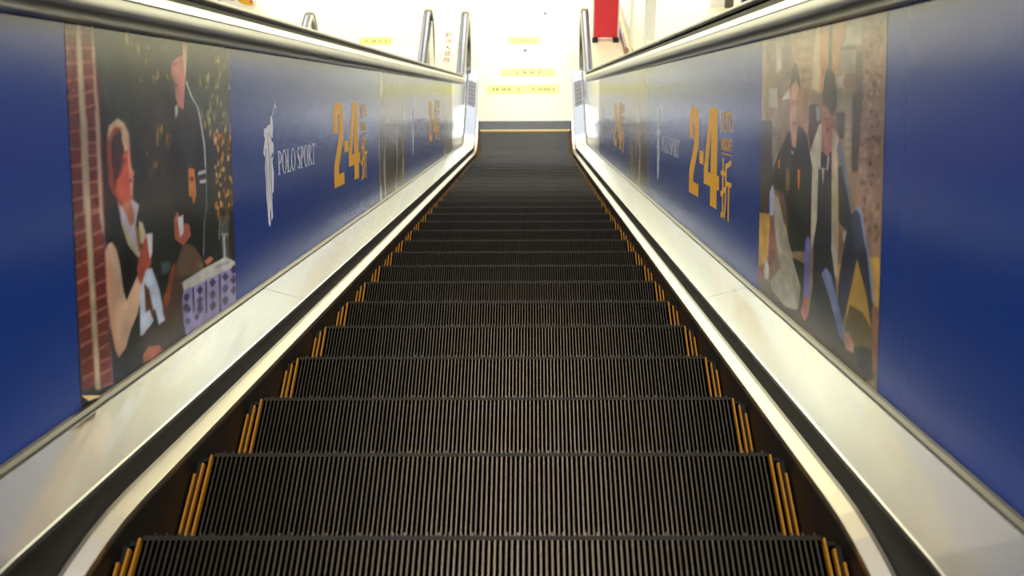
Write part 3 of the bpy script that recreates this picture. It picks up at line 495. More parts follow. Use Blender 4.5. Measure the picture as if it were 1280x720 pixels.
((240,190,120),0.61,[(0.847,0.432),(0.851,0.44),(0.856,0.441),(0.862,0.436),(0.864,0.429),(0.859,0.421),(0.855,0.419),(0.849,0.424)]),
((215,150,60),0.71,[(0.828,0.41),(0.834,0.422),(0.842,0.424),(0.85,0.416),(0.853,0.406),(0.846,0.394),(0.839,0.392),(0.831,0.398)]),
((190,120,40),0.54,[(0.978,0.391),(0.984,0.405),(0.992,0.407),(1,0.399),(1.003,0.387),(0.996,0.374),(0.989,0.372),(0.981,0.378)]),
((240,190,120),0.65,[(0.891,0.482),(0.897,0.492),(0.906,0.494),(0.915,0.487),(0.919,0.479),(0.911,0.469),(0.904,0.467),(0.894,0.473)]),
((60,45,30),0.6,[(0.892,0.631),(0.897,0.641),(0.902,0.643),(0.908,0.638),(0.911,0.629),(0.905,0.619),(0.9,0.617),(0.894,0.621)]),
((240,190,120),0.62,[(0.901,0.548),(0.908,0.558),(0.918,0.56),(0.929,0.553),(0.933,0.545),(0.924,0.535),(0.916,0.533),(0.905,0.538)]),
((60,45,30),1.0,[(0.987,0.684),(0.992,0.695),(0.998,0.698),(1.004,0.692),(1.006,0.683),(1,0.671),(0.995,0.668),(0.989,0.673)]),
((60,45,30),0.79,[(0.832,0.489),(0.837,0.501),(0.844,0.503),(0.851,0.496),(0.854,0.487),(0.847,0.475),(0.841,0.472),(0.834,0.478)]),
((215,150,60),0.59,[(0.944,0.587),(0.95,0.599),(0.959,0.602),(0.969,0.595),(0.972,0.584),(0.964,0.572),(0.957,0.569),(0.947,0.575)]),
((240,190,120),0.56,[(0.849,0.387),(0.854,0.399),(0.859,0.401),(0.864,0.394),(0.866,0.384),(0.861,0.372),(0.857,0.37),(0.851,0.375)]),
((190,120,40),0.67,[(0.942,0.401),(0.949,0.413),(0.959,0.414),(0.97,0.406),(0.974,0.396),(0.965,0.384),(0.957,0.382),(0.946,0.389)]),
((120,80,35),0.92,[(0.93,0.563),(0.937,0.57),(0.946,0.571),(0.957,0.566),(0.961,0.56),(0.953,0.553),(0.945,0.552),(0.934,0.556)]),
((190,120,40),0.65,[(0.975,0.554),(0.98,0.566),(0.986,0.569),(0.992,0.562),(0.994,0.552),(0.988,0.539),(0.983,0.536),(0.977,0.542)]),
((240,190,120),0.6,[(0.98,0.654),(0.985,0.664),(0.99,0.667),(0.996,0.661),(0.998,0.653),(0.993,0.643),(0.988,0.641),(0.982,0.645)]),
((60,45,30),0.8,[(0.888,0.674),(0.893,0.686),(0.899,0.688),(0.906,0.682),(0.908,0.673),(0.902,0.66),(0.897,0.658),(0.89,0.663)]),
((240,190,120),0.76,[(0.986,0.681),(0.991,0.693),(0.998,0.696),(1.005,0.689),(1.008,0.68),(1.001,0.668),(0.996,0.666),(0.989,0.671)]),
((240,190,120),0.97,[(0.944,0.443),(0.949,0.457),(0.956,0.459),(0.964,0.451),(0.967,0.44),(0.96,0.426),(0.954,0.424),(0.946,0.43)]),
((215,150,60),0.89,[(0.899,0.581),(0.905,0.593),(0.912,0.595),(0.919,0.589),(0.922,0.579),(0.915,0.567),(0.909,0.565),(0.902,0.57)]),
((190,120,40),0.8,[(0.837,0.421),(0.843,0.43),(0.85,0.431),(0.858,0.425),(0.861,0.418),(0.854,0.409),(0.848,0.408),(0.84,0.412)]),
((190,120,40),0.69,[(0.898,0.597),(0.904,0.61),(0.911,0.613),(0.919,0.606),(0.921,0.595),(0.914,0.583),(0.908,0.58),(0.901,0.585)]),
((215,150,60),0.57,[(0.855,0.631),(0.861,0.642),(0.868,0.645),(0.876,0.638),(0.879,0.629),(0.872,0.617),(0.866,0.615),(0.858,0.62)]),
((215,150,60),0.55,[(0.919,0.44),(0.924,0.452),(0.93,0.455),(0.936,0.447),(0.938,0.437),(0.933,0.425),(0.928,0.422),(0.921,0.428)]),
((190,120,40),0.6,[(0.897,0.394),(0.903,0.405),(0.91,0.407),(0.917,0.4),(0.92,0.39),(0.913,0.379),(0.908,0.377),(0.9,0.383)]),
((190,120,40),0.85,[(0.88,0.663),(0.887,0.672),(0.895,0.674),(0.905,0.669),(0.908,0.661),(0.901,0.652),(0.893,0.65),(0.884,0.654)]),
((120,80,35),0.61,[(0.916,0.537),(0.922,0.548),(0.93,0.55),(0.938,0.543),(0.941,0.534),(0.934,0.524),(0.928,0.521),(0.919,0.527)]),
((120,80,35),0.76,[(0.84,0.364),(0.846,0.374),(0.854,0.376),(0.862,0.369),(0.866,0.359),(0.858,0.349),(0.852,0.347),(0.843,0.353)]),
((120,80,35),0.78,[(0.935,0.367),(0.94,0.379),(0.946,0.381),(0.953,0.374),(0.955,0.364),(0.949,0.352),(0.944,0.349),(0.937,0.355)]),
((60,45,30),0.96,[(0.834,0.437),(0.84,0.445),(0.849,0.447),(0.858,0.441),(0.862,0.433),(0.854,0.425),(0.847,0.423),(0.837,0.428)]),
((60,45,30),0.83,[(0.949,0.51),(0.956,0.524),(0.966,0.526),(0.977,0.518),(0.981,0.507),(0.972,0.493),(0.964,0.49),(0.953,0.497)]),
((60,45,30),0.65,[(0.896,0.478),(0.902,0.49),(0.911,0.493),(0.92,0.485),(0.924,0.474),(0.916,0.462),(0.908,0.459),(0.899,0.465)]),
((190,120,40),0.85,[(0.875,0.531),(0.881,0.544),(0.89,0.547),(0.899,0.539),(0.902,0.528),(0.894,0.515),(0.887,0.513),(0.878,0.519)]),
((240,190,120),0.88,[(0.863,0.565),(0.869,0.577),(0.875,0.579),(0.882,0.572),(0.885,0.563),(0.878,0.551),(0.873,0.548),(0.866,0.554)]),
((240,190,120),0.89,[(0.835,0.553),(0.841,0.559),(0.848,0.56),(0.856,0.556),(0.86,0.55),(0.853,0.544),(0.847,0.543),(0.838,0.546)]),
((60,45,30),0.87,[(0.898,0.471),(0.905,0.478),(0.913,0.479),(0.923,0.474),(0.927,0.467),(0.919,0.46),(0.912,0.458),(0.902,0.463)]),
((60,45,30),0.75,[(0.96,0.41),(0.968,0.421),(0.978,0.423),(0.989,0.415),(0.993,0.405),(0.984,0.394),(0.975,0.392),(0.964,0.399)]),
((60,45,30),0.75,[(0.872,0.599),(0.879,0.61),(0.887,0.612),(0.897,0.606),(0.9,0.597),(0.892,0.586),(0.885,0.584),(0.876,0.589)]),
((190,120,40),0.83,[(0.891,0.563),(0.898,0.574),(0.908,0.576),(0.918,0.57),(0.922,0.56),(0.913,0.549),(0.905,0.547),(0.895,0.552)]),
((240,190,120),0.52,[(0.844,0.548),(0.849,0.562),(0.855,0.565),(0.862,0.557),(0.864,0.546),(0.858,0.533),(0.853,0.53),(0.846,0.536)]),
((60,45,30),0.71,[(0.908,0.692),(0.915,0.705),(0.924,0.708),(0.934,0.701),(0.938,0.691),(0.929,0.678),(0.922,0.675),(0.912,0.681)]),
((120,80,35),0.76,[(0.956,0.624),(0.963,0.637),(0.971,0.64),(0.98,0.633),(0.984,0.622),(0.976,0.609),(0.969,0.606),(0.959,0.612)]),
((60,45,30),0.57,[(0.909,0.354),(0.916,0.366),(0.925,0.368),(0.934,0.36),(0.938,0.349),(0.93,0.337),(0.922,0.334),(0.913,0.341)]),
((215,150,60),0.9,[(0.95,0.394),(0.955,0.403),(0.963,0.404),(0.972,0.398),(0.976,0.39),(0.968,0.382),(0.962,0.38),(0.953,0.385)]),
((60,45,30),0.72,[(0.929,0.518),(0.934,0.527),(0.941,0.529),(0.949,0.523),(0.953,0.516),(0.946,0.507),(0.94,0.505),(0.932,0.51)]),
((60,45,30),0.99,[(0.849,0.458),(0.855,0.466),(0.864,0.467),(0.873,0.462),(0.877,0.455),(0.869,0.447),(0.862,0.446),(0.853,0.45)]),
((240,190,120),0.98,[(0.843,0.524),(0.849,0.532),(0.857,0.534),(0.867,0.528),(0.871,0.521),(0.863,0.513),(0.856,0.511),(0.846,0.516)]),
((60,45,30),0.78,[(0.914,0.478),(0.921,0.491),(0.931,0.493),(0.941,0.485),(0.945,0.474),(0.936,0.461),(0.928,0.459),(0.918,0.465)]),
((215,150,60),0.84,[(0.903,0.458),(0.907,0.466),(0.913,0.468),(0.92,0.462),(0.923,0.455),(0.917,0.447),(0.912,0.446),(0.905,0.45)]),
((240,190,120),0.98,[(0.952,0.574),(0.958,0.584),(0.965,0.586),(0.974,0.58),(0.978,0.572),(0.97,0.563),(0.964,0.561),(0.955,0.565)]),
((240,190,120),0.82,[(0.903,0.54),(0.909,0.55),(0.917,0.552),(0.926,0.546),(0.93,0.537),(0.922,0.527),(0.915,0.525),(0.906,0.53)]),
((215,150,60),0.94,[(0.868,0.617),(0.872,0.629),(0.878,0.632),(0.884,0.625),(0.886,0.615),(0.88,0.603),(0.875,0.6),(0.87,0.605)]),
((190,120,40),0.86,[(0.961,0.612),(0.968,0.619),(0.977,0.62),(0.987,0.616),(0.991,0.61),(0.983,0.603),(0.975,0.601),(0.965,0.605)]),
((60,45,30),0.97,[(0.878,0.578),(0.882,0.591),(0.888,0.594),(0.894,0.586),(0.896,0.576),(0.89,0.563),(0.886,0.56),(0.88,0.566)]),
((240,190,120),0.63,[(0.857,0.685),(0.863,0.693),(0.871,0.695),(0.881,0.69),(0.884,0.684),(0.877,0.676),(0.87,0.674),(0.86,0.678)]),
((120,80,35),0.93,[(0.995,0.672),(0.999,0.685),(1.005,0.688),(1.011,0.681),(1.014,0.671),(1.008,0.658),(1.003,0.655),(0.997,0.66)]),
((190,120,40),0.59,[(0.955,0.423),(0.959,0.431),(0.964,0.432),(0.97,0.427),(0.972,0.42),(0.967,0.412),(0.963,0.411),(0.957,0.415)]),
((215,150,60),0.66,[(0.854,0.504),(0.86,0.516),(0.867,0.518),(0.874,0.511),(0.877,0.501),(0.87,0.49),(0.864,0.487),(0.857,0.493)]),
((60,45,30),0.53,[(0.891,0.555),(0.897,0.565),(0.904,0.567),(0.913,0.561),(0.916,0.553),(0.909,0.543),(0.903,0.542),(0.894,0.546)]),
((120,80,35),0.75,[(0.868,0.441),(0.872,0.452),(0.878,0.454),(0.883,0.448),(0.885,0.439),(0.88,0.428),(0.875,0.425),(0.87,0.43)]),
((120,80,35),0.76,[(0.899,0.394),(0.904,0.404),(0.911,0.406),(0.919,0.399),(0.922,0.391),(0.915,0.381),(0.909,0.38),(0.902,0.385)]),
((190,120,40),0.89,[(0.867,0.671),(0.873,0.683),(0.881,0.686),(0.889,0.679),(0.892,0.669),(0.885,0.657),(0.878,0.654),(0.87,0.659)]),
((240,190,120),0.76,[(0.978,0.648),(0.984,0.662),(0.991,0.665),(0.998,0.657),(1.001,0.647),(0.994,0.634),(0.988,0.63),(0.981,0.636)]),
((240,190,120),0.63,[(0.925,0.436),(0.931,0.444),(0.939,0.446),(0.948,0.44),(0.951,0.432),(0.944,0.424),(0.937,0.423),(0.928,0.428)]),
((60,45,30),0.62,[(0.874,0.504),(0.878,0.515),(0.883,0.517),(0.889,0.511),(0.89,0.502),(0.886,0.492),(0.881,0.49),(0.876,0.495)]),
((190,120,40),0.71,[(0.858,0.397),(0.862,0.406),(0.867,0.407),(0.873,0.402),(0.875,0.395),(0.87,0.387),(0.866,0.385),(0.86,0.389)]),
((215,150,60),0.95,[(0.844,0.655),(0.85,0.662),(0.857,0.664),(0.865,0.66),(0.868,0.653),(0.862,0.646),(0.856,0.644),(0.847,0.648)]),
((215,150,60),0.84,[(0.876,0.408),(0.883,0.42),(0.892,0.422),(0.902,0.414),(0.906,0.404),(0.897,0.392),(0.889,0.39),(0.879,0.397)]),
((60,45,30),0.56,[(0.834,0.59),(0.838,0.6),(0.844,0.602),(0.85,0.596),(0.853,0.588),(0.847,0.578),(0.842,0.575),(0.836,0.58)]),
((240,190,120),0.54,[(0.981,0.406),(0.985,0.419),(0.991,0.421),(0.996,0.414),(0.998,0.403),(0.993,0.39),(0.988,0.388),(0.982,0.394)]),
((60,45,30),0.63,[(0.958,0.528),(0.964,0.541),(0.973,0.544),(0.982,0.536),(0.986,0.525),(0.977,0.512),(0.97,0.509),(0.961,0.515)]),
((190,120,40),0.95,[(0.84,0.496),(0.844,0.504),(0.85,0.505),(0.856,0.501),(0.859,0.494),(0.853,0.486),(0.848,0.485),(0.842,0.489)]),
((120,80,35),0.81,[(0.877,0.44),(0.882,0.45),(0.889,0.452),(0.897,0.445),(0.9,0.436),(0.893,0.426),(0.887,0.424),(0.879,0.429)]),
((240,190,120),1.0,[(0.895,0.634),(0.901,0.644),(0.91,0.647),(0.919,0.64),(0.923,0.632),(0.915,0.621),(0.908,0.619),(0.898,0.624)]),
((215,150,60),0.89,[(0.847,0.401),(0.851,0.409),(0.857,0.41),(0.863,0.405),(0.865,0.398),(0.86,0.391),(0.855,0.39),(0.849,0.394)]),
((240,190,120),0.89,[(0.845,0.652),(0.851,0.663),(0.859,0.665),(0.867,0.659),(0.87,0.651),(0.863,0.641),(0.857,0.639),(0.848,0.643)]),
((240,190,120),0.81,[(0.875,0.517),(0.88,0.525),(0.886,0.526),(0.893,0.522),(0.896,0.515),(0.89,0.508),(0.885,0.506),(0.878,0.51)]),
((240,190,120),0.66,[(0.93,0.681),(0.935,0.692),(0.943,0.695),(0.951,0.689),(0.954,0.68),(0.947,0.669),(0.941,0.667),(0.933,0.671)]),
((190,120,40),0.78,[(0.973,0.444),(0.98,0.457),(0.988,0.46),(0.998,0.451),(1.001,0.44),(0.993,0.426),(0.986,0.424),(0.976,0.43)]),
((60,45,30),0.9,[(0.986,0.611),(0.991,0.622),(0.998,0.624),(1.005,0.618),(1.008,0.609),(1.002,0.598),(0.996,0.596),(0.989,0.6)]),
((60,45,30),0.97,[(0.868,0.364),(0.875,0.374),(0.884,0.375),(0.894,0.368),(0.898,0.359),(0.89,0.349),(0.882,0.348),(0.872,0.354)]),
((60,45,30),0.71,[(0.831,0.616),(0.837,0.625),(0.846,0.627),(0.855,0.621),(0.859,0.614),(0.851,0.605),(0.844,0.603),(0.835,0.608)]),
((190,120,40),0.82,[(0.901,0.669),(0.905,0.677),(0.911,0.679),(0.917,0.674),(0.919,0.668),(0.914,0.66),(0.909,0.658),(0.903,0.662)]),
((240,190,120),0.78,[(0.874,0.413),(0.878,0.423),(0.883,0.425),(0.888,0.419),(0.89,0.41),(0.885,0.4),(0.881,0.398),(0.876,0.403)]),
((190,120,40),0.88,[(0.874,0.484),(0.878,0.492),(0.883,0.493),(0.889,0.488),(0.891,0.482),(0.886,0.475),(0.882,0.473),(0.876,0.477)]),
((240,190,120),0.55,[(0.933,0.689),(0.94,0.702),(0.949,0.705),(0.958,0.698),(0.962,0.688),(0.954,0.675),(0.946,0.672),(0.937,0.678)]),
((215,150,60),0.53,[(0.943,0.613),(0.948,0.626),(0.953,0.629),(0.959,0.622),(0.96,0.612),(0.955,0.599),(0.951,0.596),(0.945,0.602)]),
((190,120,40),0.78,[(0.963,0.64),(0.97,0.652),(0.98,0.655),(0.991,0.648),(0.996,0.638),(0.986,0.625),(0.978,0.623),(0.967,0.628)]),
((60,45,30),0.65,[(0.89,0.463),(0.895,0.469),(0.903,0.47),(0.911,0.466),(0.914,0.46),(0.908,0.453),(0.901,0.452),(0.893,0.456)]),
((240,190,120),0.65,[(0.858,0.448),(0.864,0.46),(0.873,0.462),(0.882,0.454),(0.886,0.444),(0.878,0.433),(0.87,0.431),(0.861,0.437)]),
((120,80,35),0.51,[(0.844,0.547),(0.848,0.555),(0.855,0.557),(0.861,0.552),(0.864,0.545),(0.858,0.537),(0.853,0.535),(0.846,0.539)]),
((190,120,40),0.72,[(0.854,0.373),(0.86,0.384),(0.868,0.386),(0.876,0.378),(0.879,0.369),(0.872,0.358),(0.866,0.356),(0.857,0.362)]),
((120,80,35),0.94,[(0.885,0.639),(0.891,0.65),(0.9,0.652),(0.91,0.646),(0.914,0.637),(0.906,0.627),(0.898,0.625),(0.889,0.63)]),
((120,80,35),0.79,[(0.904,0.622),(0.91,0.632),(0.918,0.634),(0.926,0.628),(0.929,0.62),(0.922,0.61),(0.916,0.608),(0.907,0.612)]),
((240,190,120),0.68,[(0.967,0.495),(0.974,0.505),(0.984,0.507),(0.995,0.5),(0.999,0.491),(0.99,0.481),(0.982,0.479),(0.971,0.485)]),
((190,120,40),0.88,[(0.842,0.674),(0.846,0.683),(0.851,0.685),(0.856,0.68),(0.858,0.673),(0.854,0.663),(0.849,0.661),(0.844,0.665)]),
((60,45,30),0.59,[(0.909,0.558),(0.915,0.57),(0.922,0.573),(0.93,0.565),(0.933,0.556),(0.926,0.543),(0.92,0.541),(0.912,0.546)]),
((240,190,120),0.53,[(0.961,0.499),(0.965,0.509),(0.971,0.511),(0.978,0.505),(0.981,0.497),(0.975,0.488),(0.97,0.486),(0.963,0.49)]),
((215,150,60),0.6,[(0.972,0.653),(0.979,0.664),(0.988,0.666),(0.999,0.66),(1.003,0.651),(0.994,0.64),(0.986,0.638),(0.975,0.643)]),
((190,120,40),0.61,[(0.978,0.397),(0.985,0.409),(0.993,0.411),(1.003,0.403),(1.006,0.393),(0.998,0.381),(0.991,0.379),(0.981,0.385)]),
((190,120,40),0.59,[(0.914,0.429),(0.919,0.442),(0.925,0.444),(0.931,0.437),(0.933,0.427),(0.927,0.414),(0.922,0.412),(0.916,0.418)]),
((240,190,120),0.63,[(0.84,0.649),(0.846,0.662),(0.854,0.665),(0.863,0.658),(0.866,0.648),(0.858,0.634),(0.852,0.631),(0.843,0.637)]),
((120,90,50),0.43,[(0.904,0.483),(0.908,0.488),(0.914,0.489),(0.92,0.486),(0.922,0.481),(0.917,0.476),(0.913,0.475),(0.907,0.478)]),
((160,140,90),0.53,[(0.823,0.528),(0.826,0.536),(0.83,0.538),(0.834,0.533),(0.835,0.527),(0.832,0.519),(0.828,0.518),(0.824,0.521)]),
((160,140,90),0.35,[(0.902,0.564),(0.905,0.573),(0.909,0.574),(0.913,0.57),(0.915,0.563),(0.911,0.554),(0.908,0.552),(0.903,0.556)]),
((160,140,90),0.31,[(0.849,0.521),(0.853,0.527),(0.857,0.528),(0.861,0.524),(0.863,0.519),(0.859,0.512),(0.855,0.511),(0.851,0.514)]),
((160,140,90),0.47,[(0.851,0.48),(0.854,0.488),(0.858,0.489),(0.861,0.485),(0.863,0.479),(0.859,0.471),(0.856,0.469),(0.852,0.473)]),
((120,90,50),0.58,[(0.881,0.475),(0.885,0.484),(0.89,0.486),(0.896,0.48),(0.898,0.473),(0.893,0.464),(0.889,0.462),(0.883,0.467)]),
((120,90,50),0.41,[(0.863,0.578),(0.867,0.583),(0.872,0.584),(0.877,0.581),(0.879,0.577),(0.875,0.572),(0.871,0.571),(0.865,0.574)]),
((160,140,90),0.33,[(0.897,0.558),(0.899,0.564),(0.903,0.565),(0.906,0.561),(0.907,0.557),(0.904,0.551),(0.901,0.549),(0.898,0.552)]),
((120,90,50),0.42,[(0.875,0.516),(0.878,0.521),(0.883,0.522),(0.888,0.519),(0.89,0.515),(0.886,0.51),(0.882,0.509),(0.877,0.512)]),
((160,140,90),0.32,[(0.883,0.575),(0.888,0.583),(0.893,0.585),(0.899,0.58),(0.901,0.573),(0.896,0.565),(0.892,0.564),(0.885,0.567)]),
((160,140,90),0.35,[(0.812,0.497),(0.815,0.502),(0.818,0.503),(0.822,0.5),(0.823,0.496),(0.82,0.492),(0.817,0.491),(0.813,0.493)]),
((160,140,90),0.59,[(0.87,0.508),(0.872,0.517),(0.875,0.519),(0.878,0.514),(0.879,0.507),(0.876,0.498),(0.874,0.496),(0.87,0.5)]),
((160,140,90),0.49,[(0.787,0.495),(0.791,0.502),(0.796,0.503),(0.802,0.499),(0.804,0.493),(0.799,0.487),(0.795,0.486),(0.789,0.489)]),
((120,90,50),0.55,[(0.824,0.45),(0.827,0.455),(0.83,0.455),(0.834,0.452),(0.836,0.448),(0.832,0.443),(0.829,0.442),(0.826,0.445)]),
((170,110,40),0.6,[(0.912,0.333),(0.917,0.341),(0.922,0.342),(0.928,0.337),(0.93,0.33),(0.925,0.323),(0.921,0.321),(0.915,0.326)]),
((170,110,40),0.64,[(0.859,0.309),(0.862,0.318),(0.865,0.319),(0.869,0.314),(0.87,0.307),(0.866,0.299),(0.864,0.297),(0.86,0.301)]),
((90,60,30),0.36,[(0.885,0.212),(0.889,0.221),(0.893,0.223),(0.897,0.217),(0.898,0.209),(0.894,0.2),(0.891,0.198),(0.887,0.203)]),
((90,60,30),0.65,[(0.885,0.337),(0.89,0.343),(0.896,0.343),(0.903,0.339),(0.906,0.333),(0.9,0.327),(0.895,0.326),(0.887,0.33)]),
((40,32,25),0.47,[(0.957,0.305),(0.962,0.314),(0.968,0.316),(0.974,0.309),(0.977,0.301),(0.971,0.292),(0.966,0.29),(0.959,0.295)]),
((170,110,40),0.57,[(0.94,0.451),(0.943,0.462),(0.948,0.464),(0.952,0.458),(0.954,0.45),(0.95,0.439),(0.946,0.437),(0.941,0.442)]),
((40,32,25),0.48,[(0.962,0.385),(0.965,0.395),(0.969,0.397),(0.973,0.391),(0.974,0.384),(0.971,0.374),(0.967,0.372),(0.963,0.376)]),
((40,32,25),0.38,[(0.94,0.334),(0.944,0.343),(0.95,0.345),(0.956,0.339),(0.958,0.331),(0.953,0.321),(0.948,0.319),(0.942,0.324)]),
((90,60,30),0.49,[(0.956,0.426),(0.961,0.435),(0.967,0.436),(0.974,0.431),(0.976,0.423),(0.971,0.414),(0.965,0.412),(0.959,0.417)]),
((90,60,30),0.43,[(0.969,0.456),(0.972,0.464),(0.977,0.466),(0.982,0.461),(0.984,0.454),(0.979,0.446),(0.975,0.444),(0.97,0.448)]),
((40,32,25),0.53,[(0.962,0.203),(0.966,0.21),(0.971,0.211),(0.976,0.206),(0.978,0.2),(0.973,0.193),(0.969,0.192),(0.964,0.196)]),
((40,32,25),0.39,[(0.883,0.439),(0.886,0.444),(0.889,0.446),(0.893,0.442),(0.894,0.437),(0.891,0.431),(0.888,0.43),(0.884,0.433)]),
((170,110,40),0.43,[(0.893,0.331),(0.897,0.338),(0.902,0.339),(0.907,0.334),(0.909,0.328),(0.904,0.321),(0.9,0.32),(0.895,0.324)]),
((90,60,30),0.48,[(0.89,0.374),(0.894,0.381),(0.899,0.382),(0.906,0.377),(0.908,0.371),(0.903,0.363),(0.898,0.362),(0.892,0.366)]),
((170,110,40),0.54,[(0.965,0.495),(0.968,0.504),(0.973,0.506),(0.977,0.501),(0.979,0.493),(0.975,0.484),(0.971,0.482),(0.966,0.486)]),
((90,60,30),0.46,[(0.903,0.215),(0.907,0.223),(0.913,0.224),(0.919,0.218),(0.921,0.211),(0.916,0.203),(0.911,0.202),(0.905,0.207)]),
((170,110,40),0.44,[(0.957,0.22),(0.962,0.227),(0.969,0.227),(0.977,0.222),(0.979,0.215),(0.973,0.208),(0.968,0.208),(0.96,0.212)]),
((170,110,40),0.58,[(0.919,0.364),(0.922,0.374),(0.926,0.376),(0.93,0.37),(0.931,0.362),(0.927,0.353),(0.924,0.351),(0.92,0.355)]),
((40,32,25),0.58,[(0.867,0.284),(0.87,0.293),(0.874,0.294),(0.878,0.289),(0.88,0.282),(0.876,0.274),(0.873,0.272),(0.868,0.276)]),
((40,32,25),0.37,[(0.963,0.226),(0.967,0.232),(0.972,0.233),(0.978,0.228),(0.98,0.222),(0.975,0.216),(0.971,0.215),(0.965,0.219)]),
((170,110,40),0.57,[(0.96,0.436),(0.964,0.445),(0.969,0.447),(0.973,0.442),(0.975,0.434),(0.971,0.424),(0.967,0.422),(0.962,0.427)]),
((90,60,30),0.35,[(0.917,0.331),(0.921,0.338),(0.926,0.339),(0.932,0.334),(0.934,0.328),(0.929,0.321),(0.925,0.32),(0.919,0.324)]),
((170,110,40),0.47,[(0.95,0.472),(0.955,0.479),(0.961,0.481),(0.969,0.476),(0.972,0.47),(0.966,0.462),(0.96,0.461),(0.952,0.465)]),
((40,32,25),0.66,[(0.964,0.203),(0.968,0.214),(0.972,0.217),(0.976,0.21),(0.977,0.201),(0.973,0.19),(0.969,0.187),(0.965,0.193)]),
((170,110,40),0.49,[(0.879,0.476),(0.883,0.484),(0.889,0.486),(0.894,0.481),(0.897,0.474),(0.892,0.467),(0.887,0.465),(0.881,0.469)]),
((40,32,25),0.4,[(0.871,0.295),(0.875,0.305),(0.879,0.307),(0.884,0.301),(0.885,0.292),(0.881,0.282),(0.877,0.28),(0.872,0.285)]),
((170,110,40),0.38,[(0.942,0.263),(0.946,0.273),(0.95,0.275),(0.955,0.269),(0.956,0.26),(0.952,0.25),(0.948,0.248),(0.943,0.253)]),
((90,60,30),0.61,[(0.973,0.293),(0.976,0.304),(0.98,0.306),(0.983,0.299),(0.985,0.291),(0.981,0.28),(0.978,0.278),(0.974,0.283)]),
((90,60,30),0.53,[(0.965,0.194),(0.968,0.202),(0.973,0.203),(0.978,0.198),(0.98,0.19),(0.975,0.183),(0.971,0.181),(0.966,0.186)]),
((90,60,30),0.35,[(0.858,0.225),(0.862,0.231),(0.866,0.232),(0.871,0.228),(0.873,0.222),(0.869,0.216),(0.865,0.215),(0.86,0.219)]),
((90,60,30),0.67,[(0.945,0.485),(0.95,0.495),(0.955,0.497),(0.961,0.491),(0.963,0.483),(0.958,0.474),(0.953,0.471),(0.947,0.476)]),
((90,60,30),0.57,[(0.935,0.354),(0.938,0.362),(0.943,0.364),(0.948,0.358),(0.95,0.351),(0.945,0.343),(0.941,0.342),(0.936,0.346)]),
((40,32,25),0.67,[(0.865,0.259),(0.87,0.269),(0.877,0.271),(0.884,0.264),(0.886,0.255),(0.88,0.244),(0.875,0.243),(0.868,0.249)]),
((40,32,25),0.46,[(0.915,0.386),(0.92,0.396),(0.925,0.398),(0.931,0.392),(0.933,0.384),(0.928,0.374),(0.923,0.372),(0.917,0.377)]),
((90,60,30),0.37,[(0.934,0.332),(0.937,0.341),(0.941,0.343),(0.945,0.337),(0.947,0.33),(0.943,0.322),(0.939,0.32),(0.935,0.324)]),
((40,32,25),0.61,[(0.89,0.375),(0.892,0.381),(0.896,0.383),(0.899,0.379),(0.901,0.374),(0.898,0.368),(0.895,0.366),(0.891,0.369)]),
((90,60,30),0.67,[(0.938,0.255),(0.943,0.266),(0.95,0.268),(0.957,0.26),(0.96,0.251),(0.953,0.24),(0.948,0.238),(0.94,0.244)]),
((40,32,25),0.69,[(0.955,0.208),(0.959,0.215),(0.964,0.216),(0.97,0.211),(0.972,0.205),(0.967,0.198),(0.963,0.197),(0.957,0.201)]),
((170,110,40),0.38,[(0.919,0.469),(0.923,0.477),(0.927,0.478),(0.932,0.474),(0.934,0.468),(0.93,0.46),(0.926,0.459),(0.921,0.463)]),
((170,110,40),0.65,[(0.946,0.345),(0.95,0.353),(0.956,0.355),(0.962,0.349),(0.965,0.341),(0.959,0.333),(0.954,0.331),(0.948,0.336)]),
((170,110,40),0.58,[(0.969,0.432),(0.973,0.442),(0.977,0.444),(0.981,0.438),(0.983,0.43),(0.979,0.42),(0.975,0.418),(0.971,0.423)]),
((90,60,30),0.65,[(0.905,0.286),(0.909,0.297),(0.914,0.299),(0.919,0.292),(0.921,0.283),(0.916,0.272),(0.912,0.269),(0.906,0.275)]),
((90,60,30),0.5,[(0.912,0.232),(0.916,0.238),(0.921,0.238),(0.926,0.234),(0.928,0.228),(0.924,0.223),(0.919,0.222),(0.914,0.226)]),
((90,60,30),0.39,[(0.872,0.33),(0.875,0.335),(0.88,0.336),(0.885,0.332),(0.887,0.327),(0.883,0.322),(0.879,0.321),(0.874,0.324)]),
((138,70,46),1,[(0.16,0.702),(0.175,0.732),(0.219,0.751),(0.252,0.737),(0.276,0.706),(0.28,0.657),(0.281,0.626),(0.288,0.574),(0.283,0.509),(0.216,0.502),(0.2,0.538),(0.169,0.525),(0.162,0.576),(0.157,0.65)]),
((52,38,38),0.8,[(0.164,0.596),(0.132,0.652),(0.154,0.711),(0.163,0.637),(0.175,0.549),(0.199,0.521),(0.207,0.478),(0.149,0.496),(0.14,0.513)]),
((60,45,44),1,[(0.185,0.695),(0.232,0.717),(0.245,0.664),(0.219,0.594),(0.193,0.584),(0.185,0.647)]),
((214,178,140),1,[(0.173,0.732),(0.219,0.752),(0.252,0.739),(0.276,0.706),(0.274,0.662),(0.252,0.653),(0.237,0.685),(0.234,0.723),(0.206,0.729),(0.183,0.713),(0.167,0.69)]),
((200,92,66),1,[(0.242,0.649),(0.273,0.649),(0.278,0.597),(0.287,0.561),(0.283,0.509),(0.216,0.498),(0.194,0.534),(0.202,0.571),(0.224,0.611)]),
((160,75,60),0.6,[(0.238,0.643),(0.264,0.632),(0.255,0.616),(0.231,0.601)]),
((222,150,122),1,[(0.277,0.696),(0.277,0.627),(0.289,0.574),(0.282,0.527),(0.271,0.511),(0.269,0.546),(0.267,0.598),(0.264,0.649)]),
((120,50,45),1,[(0.267,0.576),(0.28,0.573),(0.279,0.562),(0.267,0.564)]),
